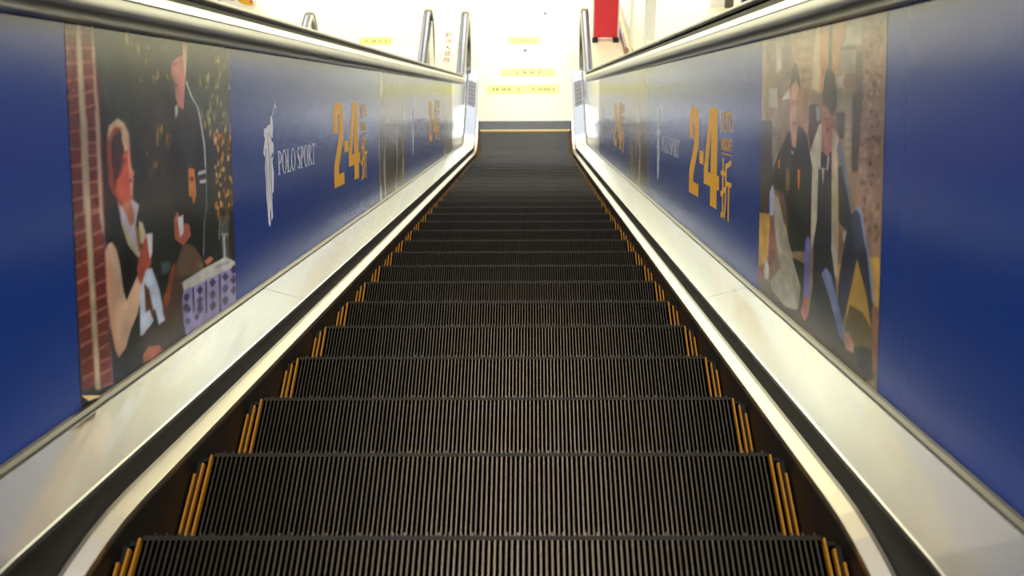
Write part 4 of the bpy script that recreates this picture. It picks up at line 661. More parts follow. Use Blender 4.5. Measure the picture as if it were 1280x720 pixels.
((90,45,40),0.8,[(0.238,0.635),(0.256,0.632),(0.254,0.626),(0.239,0.629)]),
((150,70,55),0.6,[(0.259,0.599),(0.264,0.581),(0.253,0.584)]),
((190,120,78),0.6,[(0.168,0.69),(0.161,0.637),(0.166,0.559),(0.17,0.558),(0.165,0.637),(0.172,0.689)]),
((190,120,78),0.6,[(0.18,0.705),(0.171,0.649),(0.176,0.574),(0.18,0.574),(0.175,0.648),(0.184,0.705)]),
((190,120,78),0.6,[(0.246,0.731),(0.259,0.705),(0.263,0.662),(0.267,0.662),(0.264,0.705),(0.25,0.731)]),
((190,120,78),0.6,[(0.209,0.746),(0.193,0.725),(0.184,0.689),(0.188,0.688),(0.197,0.725),(0.213,0.745)]),
((206,104,76),1,[(0.278,0.605),(0.295,0.584),(0.286,0.576),(0.276,0.579)]),
((230,170,140),0.8,[(0.279,0.609),(0.296,0.584),(0.288,0.583),(0.276,0.599)]),
((96,44,34),0.6,[(0.244,0.621),(0.23,0.593),(0.202,0.575),(0.186,0.556),(0.182,0.594),(0.203,0.633),(0.235,0.664)]),
((150,66,46),0.7,[(0.16,0.69),(0.169,0.649),(0.169,0.591),(0.176,0.541),(0.162,0.576),(0.157,0.638)]),
((235,205,170),0.7,[(0.226,0.745),(0.25,0.731),(0.265,0.705),(0.26,0.684),(0.244,0.714)]),
((165,72,52),0.6,[(0.201,0.554),(0.217,0.519),(0.232,0.508),(0.22,0.501),(0.199,0.521)]),
((210,196,214),1,[(0.202,0.517),(0.216,0.502),(0.28,0.514),(0.315,0.491),(0.3,0.454),(0.29,0.425),(0.312,0.334),(0.296,0.336),(0.24,0.4),(0.218,0.451),(0.208,0.495)]),
((196,120,92),1,[(0.216,0.502),(0.271,0.511),(0.285,0.47),(0.287,0.447),(0.266,0.434),(0.245,0.472),(0.224,0.501)]),
((24,27,30),1,[(0.139,0.505),(0.206,0.495),(0.219,0.438),(0.246,0.385),(0.298,0.337),(0.291,0.279),(0.244,0.239),(0.213,0.196),(0.207,0.266),(0.198,0.357),(0.17,0.409),(0.137,0.422)]),
((202,198,150),1,[(0.216,0.452),(0.233,0.444),(0.263,0.395),(0.299,0.349),(0.298,0.335),(0.248,0.382)]),
((150,112,72),1,[(0.289,0.434),(0.319,0.422),(0.315,0.34),(0.3,0.357)]),
((216,202,160),1,[(0.309,0.446),(0.331,0.435),(0.348,0.392),(0.329,0.366),(0.313,0.381)]),
((226,186,154),1,[(0.134,0.388),(0.146,0.408),(0.168,0.41),(0.189,0.385),(0.204,0.335),(0.214,0.264),(0.227,0.226),(0.288,0.284),(0.327,0.247),(0.284,0.174),(0.279,0.167),(0.244,0.134),(0.218,0.095),(0.196,0.06),(0.181,0.069),(0.161,0.106),(0.144,0.175),(0.135,0.252),(0.133,0.294)]),
((240,205,176),0.7,[(0.146,0.406),(0.168,0.409),(0.185,0.385),(0.196,0.337),(0.185,0.289),(0.167,0.343),(0.156,0.388)]),
((190,150,124),0.6,[(0.196,0.328),(0.216,0.264),(0.212,0.213),(0.194,0.244),(0.184,0.289)]),
((236,158,118),0.55,[(0.137,0.379),(0.149,0.401),(0.163,0.336),(0.164,0.244),(0.17,0.179),(0.185,0.076),(0.161,0.11),(0.144,0.175),(0.139,0.251),(0.131,0.294)]),
((240,215,190),0.5,[(0.181,0.386),(0.202,0.335),(0.21,0.265),(0.198,0.251),(0.188,0.33)]),
((176,84,68),1,[(0.287,0.302),(0.307,0.342),(0.337,0.383),(0.351,0.395),(0.373,0.327),(0.371,0.3),(0.34,0.276),(0.314,0.246),(0.295,0.269)]),
((216,218,224),1,[(0.349,0.398),(0.387,0.393),(0.379,0.331),(0.365,0.315),(0.356,0.354)]),
((196,208,226),1,[(0.301,0.236),(0.339,0.29),(0.374,0.288),(0.414,0.211),(0.436,0.129),(0.442,0.098),(0.405,0.093),(0.384,0.154),(0.371,0.121),(0.321,0.098),(0.291,0.099)]),
((92,60,44),1,[(0.326,0.252),(0.352,0.227),(0.373,0.157),(0.387,0.153),(0.371,0.125),(0.352,0.163),(0.329,0.161)]),
((22,26,30),1,[(0.162,0.068),(0.225,0.096),(0.291,0.123),(0.286,0.013),(0.155,0.018)]),
((70,58,56),1,[(0.297,0.094),(0.343,0.111),(0.38,0.099),(0.402,0.052),(0.321,0.047)]),
((176,104,78),1,[(0.304,0.041),(0.339,0.053),(0.401,0.038),(0.43,0.011),(0.362,0.007),(0.3,0.01)]),
((24,29,32),1,[(0.461,0.727),(0.499,0.797),(0.559,0.803),(0.613,0.761),(0.648,0.865),(0.672,0.82),(0.737,0.769),(0.751,0.716),(0.724,0.759),(0.764,0.652),(0.772,0.546),(0.771,0.418),(0.737,0.365),(0.722,0.246),(0.635,0.316),(0.576,0.318),(0.522,0.358),(0.526,0.416),(0.526,0.619),(0.526,0.763)]),
((40,26,28),0.6,[(0.523,0.725),(0.56,0.748),(0.541,0.618),(0.539,0.453),(0.515,0.476)]),
((30,26,24),0.8,[(0.571,0.97),(0.618,0.995),(0.63,0.954),(0.574,0.934),(0.538,0.925)]),
((204,128,114),1,[(0.538,0.92),(0.574,0.939),(0.622,0.956),(0.634,0.87),(0.616,0.771),(0.592,0.759),(0.562,0.808),(0.558,0.852),(0.538,0.887)]),
((226,186,146),1,[(0.618,0.997),(0.663,0.992),(0.646,0.915),(0.634,0.865),(0.625,0.914)]),
((150,85,78),0.7,[(0.543,0.921),(0.584,0.927),(0.581,0.916),(0.544,0.911)]),
((120,55,55),1,[(0.558,0.854),(0.58,0.852),(0.567,0.845)]),
((180,105,95),0.5,[(0.542,0.916),(0.562,0.912),(0.568,0.859),(0.561,0.82),(0.549,0.868)]),
((235,200,190),0.8,[(0.561,0.859),(0.58,0.855),(0.574,0.852)]),
((205,205,205),1,[(0.553,0.782),(0.575,0.786),(0.576,0.757),(0.554,0.736)]),
((60,40,40),1,[(0.575,0.781),(0.614,0.766),(0.601,0.732),(0.575,0.733)]),
((205,212,220),1,[(0.635,0.864),(0.666,0.814),(0.714,0.773),(0.736,0.716),(0.721,0.758),(0.742,0.69),(0.756,0.637),(0.759,0.555),(0.772,0.554),(0.769,0.636),(0.755,0.69),(0.733,0.759),(0.749,0.717),(0.726,0.775),(0.677,0.816),(0.646,0.866)]),
((150,160,170),0.8,[(0.763,0.552),(0.76,0.419),(0.735,0.37),(0.722,0.248),(0.734,0.246),(0.746,0.368),(0.772,0.417),(0.774,0.551)]),
((222,132,52),1,[(0.632,0.571),(0.681,0.564),(0.688,0.472),(0.664,0.431),(0.652,0.465),(0.631,0.473)]),
((90,50,25),0.8,[(0.646,0.538),(0.668,0.536),(0.669,0.52),(0.647,0.523)]),
((215,215,220),1,[(0.703,0.55),(0.769,0.552),(0.768,0.538),(0.704,0.534)]),
((215,215,220),1,[(0.713,0.52),(0.768,0.517),(0.767,0.503),(0.714,0.506)]),
((190,104,84),1,[(0.52,0.412),(0.546,0.438),(0.559,0.42),(0.565,0.36),(0.597,0.389),(0.629,0.379),(0.639,0.336),(0.58,0.313),(0.523,0.347)]),
((226,226,226),1,[(0.546,0.414),(0.588,0.419),(0.586,0.356),(0.558,0.345)]),
((52,60,66),0.55,[(0.558,0.724),(0.611,0.731),(0.662,0.679),(0.689,0.585),(0.632,0.574),(0.602,0.613),(0.575,0.674)]),
((60,66,80),0.5,[(0.694,0.502),(0.752,0.495),(0.764,0.429),(0.744,0.379),(0.697,0.387)]),
((112,88,70),1,[(0.567,0.309),(0.613,0.318),(0.675,0.282),(0.723,0.227),(0.726,0.197),(0.627,0.203),(0.573,0.206),(0.509,0.212),(0.525,0.26)]),
((135,105,82),0.6,[(0.634,0.301),(0.675,0.281),(0.715,0.226),(0.719,0.204),(0.662,0.228)]),
((84,56,44),1,[(0.521,0.276),(0.483,0.245),(0.434,0.167),(0.429,0.131),(0.444,0.102),(0.541,0.067),(0.549,0.095),(0.567,0.2),(0.522,0.221)]),
((150,76,42),1,[(0.511,0.277),(0.525,0.264),(0.479,0.155),(0.451,0.139),(0.431,0.163)]),
((90,102,115),0.8,[(0.429,0.292),(0.486,0.281),(0.489,0.249),(0.435,0.248)]),
((66,48,44),1,[(0.406,0.102),(0.453,0.1),(0.545,0.081),(0.54,0.015),(0.409,0.016)]),
((192,104,78),1,[(0.726,0.226),(0.782,0.235),(0.809,0.217),(0.755,0.205)]),
((216,212,204),1,[(0.563,0.195),(0.719,0.201),(0.911,0.203),(1.016,0.158),(1.015,0.145),(0.739,0.155),(0.571,0.161)]),
((160,166,190),0.7,[(0.804,0.189),(0.937,0.184),(0.95,0.169),(0.829,0.178)]),
((164,154,204),1,[(0.57,0.163),(0.739,0.156),(1.015,0.146),(1.012,0.021),(1.025,-0),(0.692,0.001),(0.577,0.009),(0.562,0.056),(0.557,0.133)]),
((30,28,60),1,[(0.635,0.156),(0.633,0.069),(0.643,0.067),(0.645,0.153)]),
((30,28,60),1,[(0.734,0.152),(0.731,0.04),(0.741,0.037),(0.744,0.15)]),
((30,28,60),1,[(0.85,0.148),(0.845,0.006),(0.856,0.003),(0.861,0.145)]),
((36,34,78),0.85,[(0.566,0.14),(0.59,0.151),(0.613,0.131),(0.588,0.119)]),
((36,34,78),0.85,[(0.563,0.106),(0.587,0.116),(0.61,0.096),(0.585,0.084)]),
((36,34,78),0.85,[(0.665,0.139),(0.691,0.149),(0.716,0.129),(0.689,0.116)]),
((36,34,78),0.85,[(0.662,0.103),(0.689,0.113),(0.713,0.093),(0.686,0.08)]),
((36,34,78),0.85,[(0.66,0.072),(0.686,0.082),(0.711,0.061),(0.684,0.049)]),
((36,34,78),0.85,[(0.766,0.138),(0.795,0.15),(0.821,0.129),(0.792,0.115)]),
((36,34,78),0.85,[(0.763,0.096),(0.792,0.107),(0.818,0.085),(0.789,0.072)]),
((36,34,78),0.85,[(0.76,0.053),(0.788,0.064),(0.815,0.042),(0.786,0.029)]),
((36,34,78),0.85,[(0.876,0.133),(0.907,0.144),(0.935,0.122),(0.904,0.109)]),
((36,34,78),0.85,[(0.872,0.088),(0.903,0.1),(0.932,0.077),(0.901,0.064)]),
((36,34,78),0.85,[(0.869,0.044),(0.9,0.055),(0.929,0.032),(0.897,0.019)]),
((36,34,78),0.85,[(0.953,0.142),(0.985,0.155),(1.016,0.132),(0.982,0.118)]),
((36,34,78),0.85,[(0.95,0.103),(0.982,0.114),(1.013,0.091),(0.979,0.077)]),
((36,34,78),0.85,[(0.947,0.063),(0.979,0.074),(1.01,0.051),(0.976,0.037)]),
((36,34,78),0.85,[(0.583,0.095),(0.603,0.102),(0.622,0.086),(0.601,0.077)]),
((36,34,78),0.85,[(0.665,0.081),(0.687,0.088),(0.707,0.072),(0.685,0.063)]),
((36,34,78),0.85,[(0.771,0.055),(0.795,0.063),(0.817,0.046),(0.793,0.036)]),
((36,34,78),0.85,[(0.575,0.057),(0.595,0.064),(0.613,0.048),(0.593,0.039)]),
((36,34,78),0.85,[(0.64,0.052),(0.661,0.059),(0.681,0.043),(0.659,0.033)]),
((150,150,146),0.5,[(0.871,0.362),(0.95,0.357),(0.941,0.191),(0.886,0.202)]),
((225,222,215),0.8,[(0.896,0.286),(0.898,0.201),(0.912,0.198),(0.91,0.284)]),
((210,205,200),0.7,[(0.867,0.359),(0.858,0.277),(0.867,0.275),(0.875,0.357)]),
((225,225,220),1,[(0.877,0.294),(0.944,0.281),(0.945,0.284),(0.877,0.297)]),
]
RIGHT_ART = [
((150,122,98),1,[(1.085,0.988),(-0.023,0.998),(-0.099,0.038),(0.081,-0.038),(1.075,0.031)]),
((188,178,160),1,[(0.843,0.997),(0.761,0.992),(0.773,0.882),(0.829,0.858)]),
((120,112,98),0.7,[(0.777,0.954),(0.704,0.953),(0.7,0.871),(0.792,0.775),(0.813,0.809),(0.782,0.823)]),
((184,174,154),1,[(0.916,0.81),(0.817,0.809),(0.812,0.736),(0.911,0.734)]),
((150,140,122),1,[(0.87,0.729),(0.815,0.73),(0.804,0.499),(0.86,0.493)]),
((66,54,46),1,[(0.999,0.682),(0.871,0.683),(0.854,0.494),(0.865,0.336),(1.015,0.318),(1.003,0.5)]),
((120,90,72),0.6,[(0.986,0.492),(0.971,0.332),(0.96,0.334),(0.975,0.494)]),
((120,90,72),0.6,[(0.964,0.495),(0.949,0.336),(0.938,0.337),(0.953,0.496)]),
((120,90,72),0.6,[(0.94,0.497),(0.925,0.339),(0.914,0.341),(0.929,0.498)]),
((120,90,72),0.6,[(0.914,0.5),(0.899,0.344),(0.889,0.345),(0.904,0.501)]),
((196,168,130),0.6,[(1.002,0.991),(0.945,0.991),(0.947,0.79),(0.948,0.684),(0.999,0.678)]),
((186,152,116),1,[(0.707,1.002),(0.453,0.999),(0.489,0.788),(0.588,0.789),(0.609,0.876),(0.655,0.902)]),
((205,175,140),0.5,[(0.551,0.989),(0.501,0.988),(0.51,0.98),(0.594,0.983)]),
((150,120,92),0.5,[(0.604,0.976),(0.5,0.971),(0.509,0.963),(0.593,0.965)]),
((205,175,140),0.5,[(0.549,0.954),(0.499,0.954),(0.508,0.946),(0.592,0.947)]),
((150,120,92),0.5,[(0.612,0.941),(0.498,0.937),(0.507,0.929),(0.591,0.93)]),
((205,175,140),0.5,[(0.621,0.924),(0.497,0.92),(0.506,0.911),(0.59,0.912)]),
((150,120,92),0.5,[(0.65,0.907),(0.496,0.903),(0.505,0.894),(0.589,0.894)]),
((205,175,140),0.5,[(0.589,0.887),(0.495,0.886),(0.504,0.877),(0.587,0.877)]),
((150,120,92),0.5,[(0.611,0.87),(0.494,0.869),(0.503,0.86),(0.586,0.859)]),
((205,175,140),0.5,[(0.644,0.853),(0.493,0.853),(0.502,0.843),(0.585,0.842)]),
((150,120,92),0.5,[(0.648,0.835),(0.492,0.836),(0.501,0.826),(0.584,0.824)]),
((208,150,98),1,[(0.439,0.997),(0.249,0.998),(0.287,0.898),(0.289,0.788),(0.421,0.788)]),
((220,196,156),1,[(0.467,1),(0.434,1),(0.421,0.788),(0.5,0.806),(0.494,0.788)]),
((104,98,78),1,[(0.366,0.997),(0.338,0.996),(0.334,0.869),(0.362,0.87)]),
((178,132,96),1,[(0.596,0.807),(0.498,0.806),(0.503,0.654),(0.554,0.671),(0.589,0.677)]),
((180,170,150),1,[(0.246,0.996),(0.14,0.995),(0.146,0.922),(0.28,0.921),(0.24,0.945)]),
((90,84,72),0.7,[(0.28,0.923),(0.179,0.924),(0.174,0.91),(0.276,0.916)]),
((162,152,128),1,[(0.288,0.917),(0.178,0.91),(0.174,0.845),(0.284,0.843)]),
((190,180,160),1,[(0.3,0.836),(0.243,0.845),(0.258,0.815),(0.232,0.795),(0.289,0.798)]),
((112,102,88),1,[(0.174,0.904),(0.132,0.902),(0.127,0.788),(0.135,0.803),(0.15,0.569),(0.187,0.565),(0.185,0.77),(0.171,0.788)]),
((150,136,112),1,[(0.298,0.804),(0.187,0.803),(0.184,0.565),(0.226,0.561),(0.241,0.702),(0.294,0.735)]),
((180,165,140),0.5,[(0.233,0.703),(0.192,0.703),(0.191,0.691),(0.232,0.688)]),
((180,165,140),0.5,[(0.232,0.676),(0.19,0.676),(0.19,0.665),(0.231,0.661)]),
((180,165,140),0.5,[(0.23,0.649),(0.189,0.65),(0.188,0.638),(0.229,0.634)]),
((180,165,140),0.5,[(0.228,0.622),(0.187,0.624),(0.186,0.612),(0.227,0.607)]),
((86,78,68),0.8,[(0.19,0.79),(0.127,0.79),(0.143,0.57),(0.184,0.565)]),
((160,126,104),1,[(0.133,0.992),(0.01,0.991),(0.001,0.801),(-0.001,0.585),(0.001,0.38),(0.06,0.367),(0.119,0.478),(0.148,0.476),(0.143,0.57),(0.126,0.802)]),
((120,88,72),0.6,[(0.14,0.93),(0.132,0.936),(0.12,0.933),(0.115,0.926),(0.126,0.922)]),
((88,64,56),0.6,[(0.115,0.896),(0.109,0.902),(0.101,0.9),(0.098,0.893),(0.105,0.889)]),
((88,64,56),0.6,[(0.036,0.831),(0.032,0.838),(0.027,0.836),(0.025,0.829),(0.029,0.825)]),
((100,74,64),0.6,[(0.119,0.568),(0.111,0.573),(0.1,0.573),(0.097,0.569),(0.106,0.565)]),
((196,164,140),0.6,[(0.057,0.867),(0.05,0.871),(0.039,0.869),(0.036,0.864),(0.045,0.861)]),
((88,64,56),0.6,[(0.08,0.418),(0.075,0.425),(0.068,0.425),(0.066,0.419),(0.072,0.414)]),
((196,164,140),0.6,[(0.094,0.71),(0.088,0.718),(0.077,0.716),(0.074,0.709),(0.083,0.704)]),
((196,164,140),0.6,[(0.029,0.557),(0.024,0.566),(0.016,0.564),(0.013,0.556),(0.02,0.55)]),
((176,140,118),0.6,[(0.107,0.697),(0.099,0.702),(0.088,0.701),(0.084,0.697),(0.094,0.693)]),
((196,164,140),0.6,[(0.047,0.888),(0.039,0.897),(0.028,0.894),(0.024,0.884),(0.034,0.878)]),
((100,74,64),0.6,[(0.075,0.543),(0.067,0.553),(0.055,0.552),(0.052,0.544),(0.061,0.536)]),
((120,88,72),0.6,[(0.095,0.777),(0.092,0.785),(0.086,0.783),(0.083,0.775),(0.088,0.769)]),
((100,74,64),0.6,[(0.099,0.445),(0.094,0.454),(0.085,0.453),(0.082,0.446),(0.089,0.439)]),
((120,88,72),0.6,[(0.05,0.89),(0.043,0.894),(0.033,0.892),(0.029,0.887),(0.038,0.884)]),
((196,164,140),0.6,[(0.104,0.619),(0.098,0.625),(0.088,0.624),(0.085,0.619),(0.093,0.614)]),
((176,140,118),0.6,[(0.112,0.711),(0.108,0.717),(0.1,0.715),(0.098,0.71),(0.104,0.706)]),
((120,88,72),0.6,[(0.097,0.523),(0.09,0.533),(0.079,0.532),(0.076,0.524),(0.085,0.516)]),
((120,88,72),0.6,[(0.033,0.487),(0.026,0.494),(0.016,0.494),(0.012,0.488),(0.021,0.483)]),
((196,164,140),0.6,[(0.113,0.626),(0.106,0.635),(0.095,0.633),(0.091,0.625),(0.1,0.618)]),
((176,140,118),0.6,[(0.061,0.905),(0.057,0.913),(0.049,0.91),(0.047,0.902),(0.053,0.898)]),
((120,88,72),0.6,[(0.055,0.937),(0.051,0.943),(0.044,0.94),(0.041,0.935),(0.047,0.931)]),
((196,164,140),0.6,[(0.075,0.454),(0.071,0.463),(0.064,0.462),(0.061,0.455),(0.067,0.448)]),
((88,64,56),0.6,[(0.064,0.843),(0.059,0.851),(0.051,0.848),(0.048,0.84),(0.055,0.834)]),
((88,64,56),0.6,[(0.034,0.494),(0.028,0.501),(0.02,0.5),(0.017,0.495),(0.024,0.49)]),
((88,64,56),0.6,[(0.119,0.847),(0.112,0.852),(0.101,0.85),(0.098,0.845),(0.107,0.842)]),
((176,140,118),0.6,[(0.083,0.802),(0.078,0.809),(0.069,0.807),(0.066,0.8),(0.074,0.795)]),
((196,164,140),0.6,[(0.055,0.491),(0.048,0.501),(0.038,0.499),(0.035,0.492),(0.043,0.484)]),
((100,74,64),0.6,[(0.072,0.45),(0.065,0.456),(0.056,0.456),(0.053,0.452),(0.061,0.447)]),
((100,74,64),0.6,[(0.099,0.918),(0.092,0.924),(0.08,0.921),(0.076,0.915),(0.086,0.911)]),
((120,88,72),0.6,[(0.123,0.809),(0.118,0.815),(0.109,0.813),(0.107,0.807),(0.114,0.803)]),
((196,164,140),0.6,[(0.096,0.873),(0.089,0.879),(0.078,0.877),(0.074,0.871),(0.084,0.867)]),
((100,74,64),0.6,[(0.056,0.467),(0.051,0.476),(0.044,0.475),(0.041,0.467),(0.047,0.46)]),
((176,140,118),0.6,[(0.073,0.663),(0.065,0.669),(0.054,0.668),(0.05,0.663),(0.06,0.658)]),
((176,140,118),0.6,[(0.064,0.722),(0.057,0.728),(0.047,0.727),(0.044,0.722),(0.052,0.718)]),
((88,64,56),0.6,[(0.088,0.871),(0.085,0.877),(0.079,0.875),(0.077,0.869),(0.082,0.865)]),
((120,88,72),0.6,[(0.077,0.813),(0.071,0.821),(0.061,0.818),(0.058,0.811),(0.066,0.805)]),
((196,164,140),0.6,[(0.119,0.672),(0.112,0.677),(0.101,0.676),(0.098,0.672),(0.107,0.668)]),
((120,88,72),0.6,[(0.103,0.415),(0.096,0.424),(0.085,0.423),(0.082,0.417),(0.091,0.411)]),
((120,88,72),0.6,[(0.115,0.439),(0.107,0.447),(0.095,0.447),(0.091,0.442),(0.101,0.436)]),
((196,164,140),0.6,[(0.089,0.731),(0.086,0.737),(0.079,0.735),(0.077,0.73),(0.082,0.726)]),
((100,74,64),0.6,[(0.077,0.55),(0.073,0.56),(0.066,0.558),(0.063,0.549),(0.069,0.542)]),
((120,88,72),0.6,[(0.108,0.609),(0.102,0.614),(0.094,0.613),(0.091,0.609),(0.099,0.605)]),
((120,88,72),0.6,[(0.065,0.568),(0.06,0.576),(0.051,0.574),(0.048,0.568),(0.055,0.562)]),
((196,164,140),0.6,[(0.035,0.467),(0.031,0.475),(0.024,0.474),(0.022,0.467),(0.027,0.461)]),
((196,164,140),0.6,[(0.031,0.724),(0.027,0.73),(0.021,0.729),(0.019,0.722),(0.024,0.717)]),
((196,164,140),0.6,[(0.111,0.555),(0.105,0.562),(0.096,0.561),(0.093,0.555),(0.101,0.549)]),
((196,164,140),0.6,[(0.028,0.478),(0.024,0.487),(0.018,0.485),(0.016,0.477),(0.021,0.47)]),
((88,64,56),0.6,[(0.068,0.812),(0.063,0.821),(0.054,0.818),(0.051,0.809),(0.059,0.803)]),
((176,140,118),0.6,[(0.104,0.748),(0.097,0.756),(0.085,0.754),(0.081,0.746),(0.091,0.741)]),
((176,140,118),0.6,[(0.07,0.92),(0.065,0.927),(0.058,0.924),(0.056,0.917),(0.062,0.912)]),
((100,74,64),0.6,[(0.123,0.696),(0.118,0.703),(0.111,0.702),(0.109,0.695),(0.115,0.69)]),
((196,164,140),0.6,[(0.13,0.982),(0.125,0.987),(0.116,0.985),(0.113,0.978),(0.121,0.974)]),
((176,140,118),0.6,[(0.091,0.411),(0.087,0.42),(0.081,0.418),(0.079,0.411),(0.084,0.404)]),
((196,164,140),0.6,[(0.088,0.784),(0.08,0.79),(0.069,0.788),(0.065,0.783),(0.075,0.779)]),
((100,74,64),0.6,[(0.092,0.565),(0.085,0.573),(0.076,0.572),(0.073,0.564),(0.081,0.558)]),
((120,88,72),0.6,[(0.14,0.655),(0.133,0.663),(0.123,0.661),(0.119,0.655),(0.128,0.649)]),
((196,164,140),0.6,[(0.048,0.819),(0.042,0.827),(0.033,0.825),(0.03,0.816),(0.038,0.81)]),
((196,164,140),0.6,[(0.117,0.615),(0.11,0.62),(0.099,0.619),(0.096,0.615),(0.105,0.611)]),
((176,140,118),0.6,[(0.114,0.647),(0.11,0.653),(0.103,0.652),(0.1,0.646),(0.106,0.642)]),
((196,164,140),0.6,[(0.036,0.851),(0.032,0.857),(0.025,0.855),(0.022,0.848),(0.028,0.844)]),
((176,140,118),0.6,[(0.055,0.531),(0.048,0.541),(0.037,0.54),(0.033,0.531),(0.042,0.523)]),
((120,88,72),0.6,[(0.037,0.483),(0.031,0.49),(0.022,0.489),(0.019,0.484),(0.027,0.479)]),
((88,64,56),0.6,[(0.073,0.671),(0.067,0.677),(0.058,0.676),(0.055,0.67),(0.062,0.666)]),
((88,64,56),0.6,[(0.077,0.775),(0.069,0.782),(0.058,0.78),(0.054,0.772),(0.064,0.767)]),
((120,88,72),0.6,[(0.073,0.807),(0.069,0.815),(0.061,0.813),(0.059,0.805),(0.065,0.799)]),
((100,74,64),0.6,[(0.13,0.542),(0.123,0.552),(0.114,0.551),(0.11,0.542),(0.118,0.535)]),
((196,164,140),0.6,[(0.077,0.941),(0.073,0.948),(0.066,0.945),(0.063,0.938),(0.069,0.934)]),
((100,74,64),0.6,[(0.058,0.691),(0.054,0.698),(0.048,0.696),(0.046,0.689),(0.051,0.685)]),
((176,140,118),0.6,[(0.096,0.494),(0.088,0.503),(0.076,0.502),(0.072,0.495),(0.082,0.488)]),
((176,140,118),0.6,[(0.064,0.953),(0.058,0.957),(0.049,0.955),(0.046,0.95),(0.054,0.948)]),
((196,164,140),0.6,[(0.135,0.788),(0.131,0.796),(0.124,0.793),(0.122,0.786),(0.127,0.781)]),
((100,74,64),0.6,[(0.094,0.827),(0.088,0.831),(0.08,0.83),(0.077,0.825),(0.084,0.823)]),
((176,140,118),0.6,[(0.057,0.76),(0.051,0.769),(0.042,0.766),(0.039,0.758),(0.046,0.752)]),
((88,64,56),0.6,[(0.112,0.66),(0.105,0.668),(0.095,0.667),(0.092,0.658),(0.1,0.652)]),
((120,88,72),0.6,[(0.036,0.459),(0.031,0.467),(0.023,0.466),(0.021,0.46),(0.027,0.454)]),
((88,64,56),0.6,[(0.094,0.38),(0.088,0.388),(0.079,0.388),(0.076,0.381),(0.084,0.375)]),
((120,88,72),0.6,[(0.095,0.382),(0.09,0.389),(0.082,0.389),(0.08,0.384),(0.086,0.378)]),
((88,64,56),0.6,[(0.046,0.937),(0.042,0.941),(0.035,0.939),(0.032,0.934),(0.038,0.931)]),
((88,64,56),0.6,[(0.077,0.778),(0.073,0.786),(0.067,0.784),(0.065,0.776),(0.07,0.771)]),
((176,140,118),0.6,[(0.091,0.418),(0.087,0.426),(0.08,0.425),(0.078,0.418),(0.084,0.412)]),
((100,74,64),0.6,[(0.036,0.828),(0.029,0.835),(0.019,0.833),(0.016,0.826),(0.025,0.821)]),
((176,140,118),0.6,[(0.047,0.46),(0.043,0.468),(0.035,0.467),(0.033,0.46),(0.039,0.454)]),
((176,140,118),0.6,[(0.118,0.831),(0.112,0.84),(0.103,0.837),(0.099,0.828),(0.107,0.821)]),
((176,140,118),0.6,[(0.055,0.472),(0.05,0.48),(0.042,0.479),(0.039,0.472),(0.046,0.466)]),
((196,164,140),0.6,[(0.106,0.822),(0.102,0.829),(0.095,0.827),(0.093,0.819),(0.098,0.814)]),
((100,74,64),0.6,[(0.122,0.761),(0.116,0.765),(0.106,0.764),(0.103,0.76),(0.111,0.757)]),
((120,88,72),0.6,[(0.117,0.845),(0.11,0.85),(0.098,0.848),(0.095,0.842),(0.105,0.839)]),
((88,64,56),0.6,[(0.11,0.865),(0.105,0.87),(0.098,0.868),(0.095,0.863),(0.102,0.86)]),
((88,64,56),0.6,[(0.037,0.858),(0.029,0.862),(0.019,0.86),(0.015,0.856),(0.025,0.853)]),
((196,164,140),0.6,[(0.092,0.757),(0.086,0.766),(0.076,0.763),(0.072,0.755),(0.081,0.748)]),
((196,164,140),0.6,[(0.051,0.749),(0.044,0.756),(0.034,0.754),(0.03,0.747),(0.039,0.742)]),
((120,88,72),0.6,[(0.117,0.677),(0.112,0.684),(0.105,0.683),(0.102,0.675),(0.108,0.67)]),
((88,64,56),0.6,[(0.044,0.4),(0.037,0.41),(0.027,0.409),(0.024,0.401),(0.032,0.393)]),
((100,74,64),0.6,[(0.038,0.657),(0.032,0.667),(0.021,0.665),(0.018,0.656),(0.026,0.649)]),
((120,88,72),0.6,[(0.138,0.777),(0.13,0.784),(0.119,0.782),(0.115,0.775),(0.125,0.77)]),
((88,64,56),0.6,[(0.044,0.433),(0.037,0.444),(0.025,0.443),(0.021,0.435),(0.031,0.426)]),
((176,140,118),0.6,[(0.136,0.79),(0.131,0.795),(0.123,0.793),(0.12,0.788),(0.127,0.784)]),
((100,74,64),0.6,[(0.113,0.543),(0.105,0.551),(0.094,0.55),(0.09,0.543),(0.1,0.537)]),
((88,64,56),0.6,[(0.113,0.843),(0.109,0.848),(0.103,0.846),(0.101,0.842),(0.106,0.839)]),
((100,74,64),0.6,[(0.051,0.781),(0.047,0.788),(0.041,0.786),(0.039,0.779),(0.044,0.774)]),
((196,164,140),0.6,[(0.057,0.656),(0.049,0.661),(0.039,0.661),(0.035,0.657),(0.044,0.653)]),
((88,64,56),0.6,[(0.055,0.671),(0.049,0.68),(0.039,0.678),(0.035,0.67),(0.044,0.664)]),
((120,88,72),0.6,[(0.108,0.82),(0.101,0.825),(0.091,0.823),(0.087,0.818),(0.096,0.815)]),
((196,164,140),0.6,[(0.134,0.701),(0.13,0.71),(0.124,0.707),(0.121,0.699),(0.126,0.693)]),
((176,140,118),0.6,[(0.039,0.912),(0.032,0.917),(0.022,0.915),(0.019,0.909),(0.028,0.906)]),
((100,74,64),0.6,[(0.038,0.855),(0.033,0.862),(0.025,0.86),(0.022,0.852),(0.029,0.847)]),
((100,74,64),0.6,[(0.038,0.922),(0.033,0.929),(0.025,0.926),(0.022,0.919),(0.029,0.914)]),
((100,74,64),0.6,[(0.082,0.597),(0.075,0.605),(0.065,0.604),(0.061,0.597),(0.07,0.591)]),
((176,140,118),0.6,[(0.086,0.913),(0.078,0.922),(0.066,0.918),(0.062,0.909),(0.072,0.903)]),
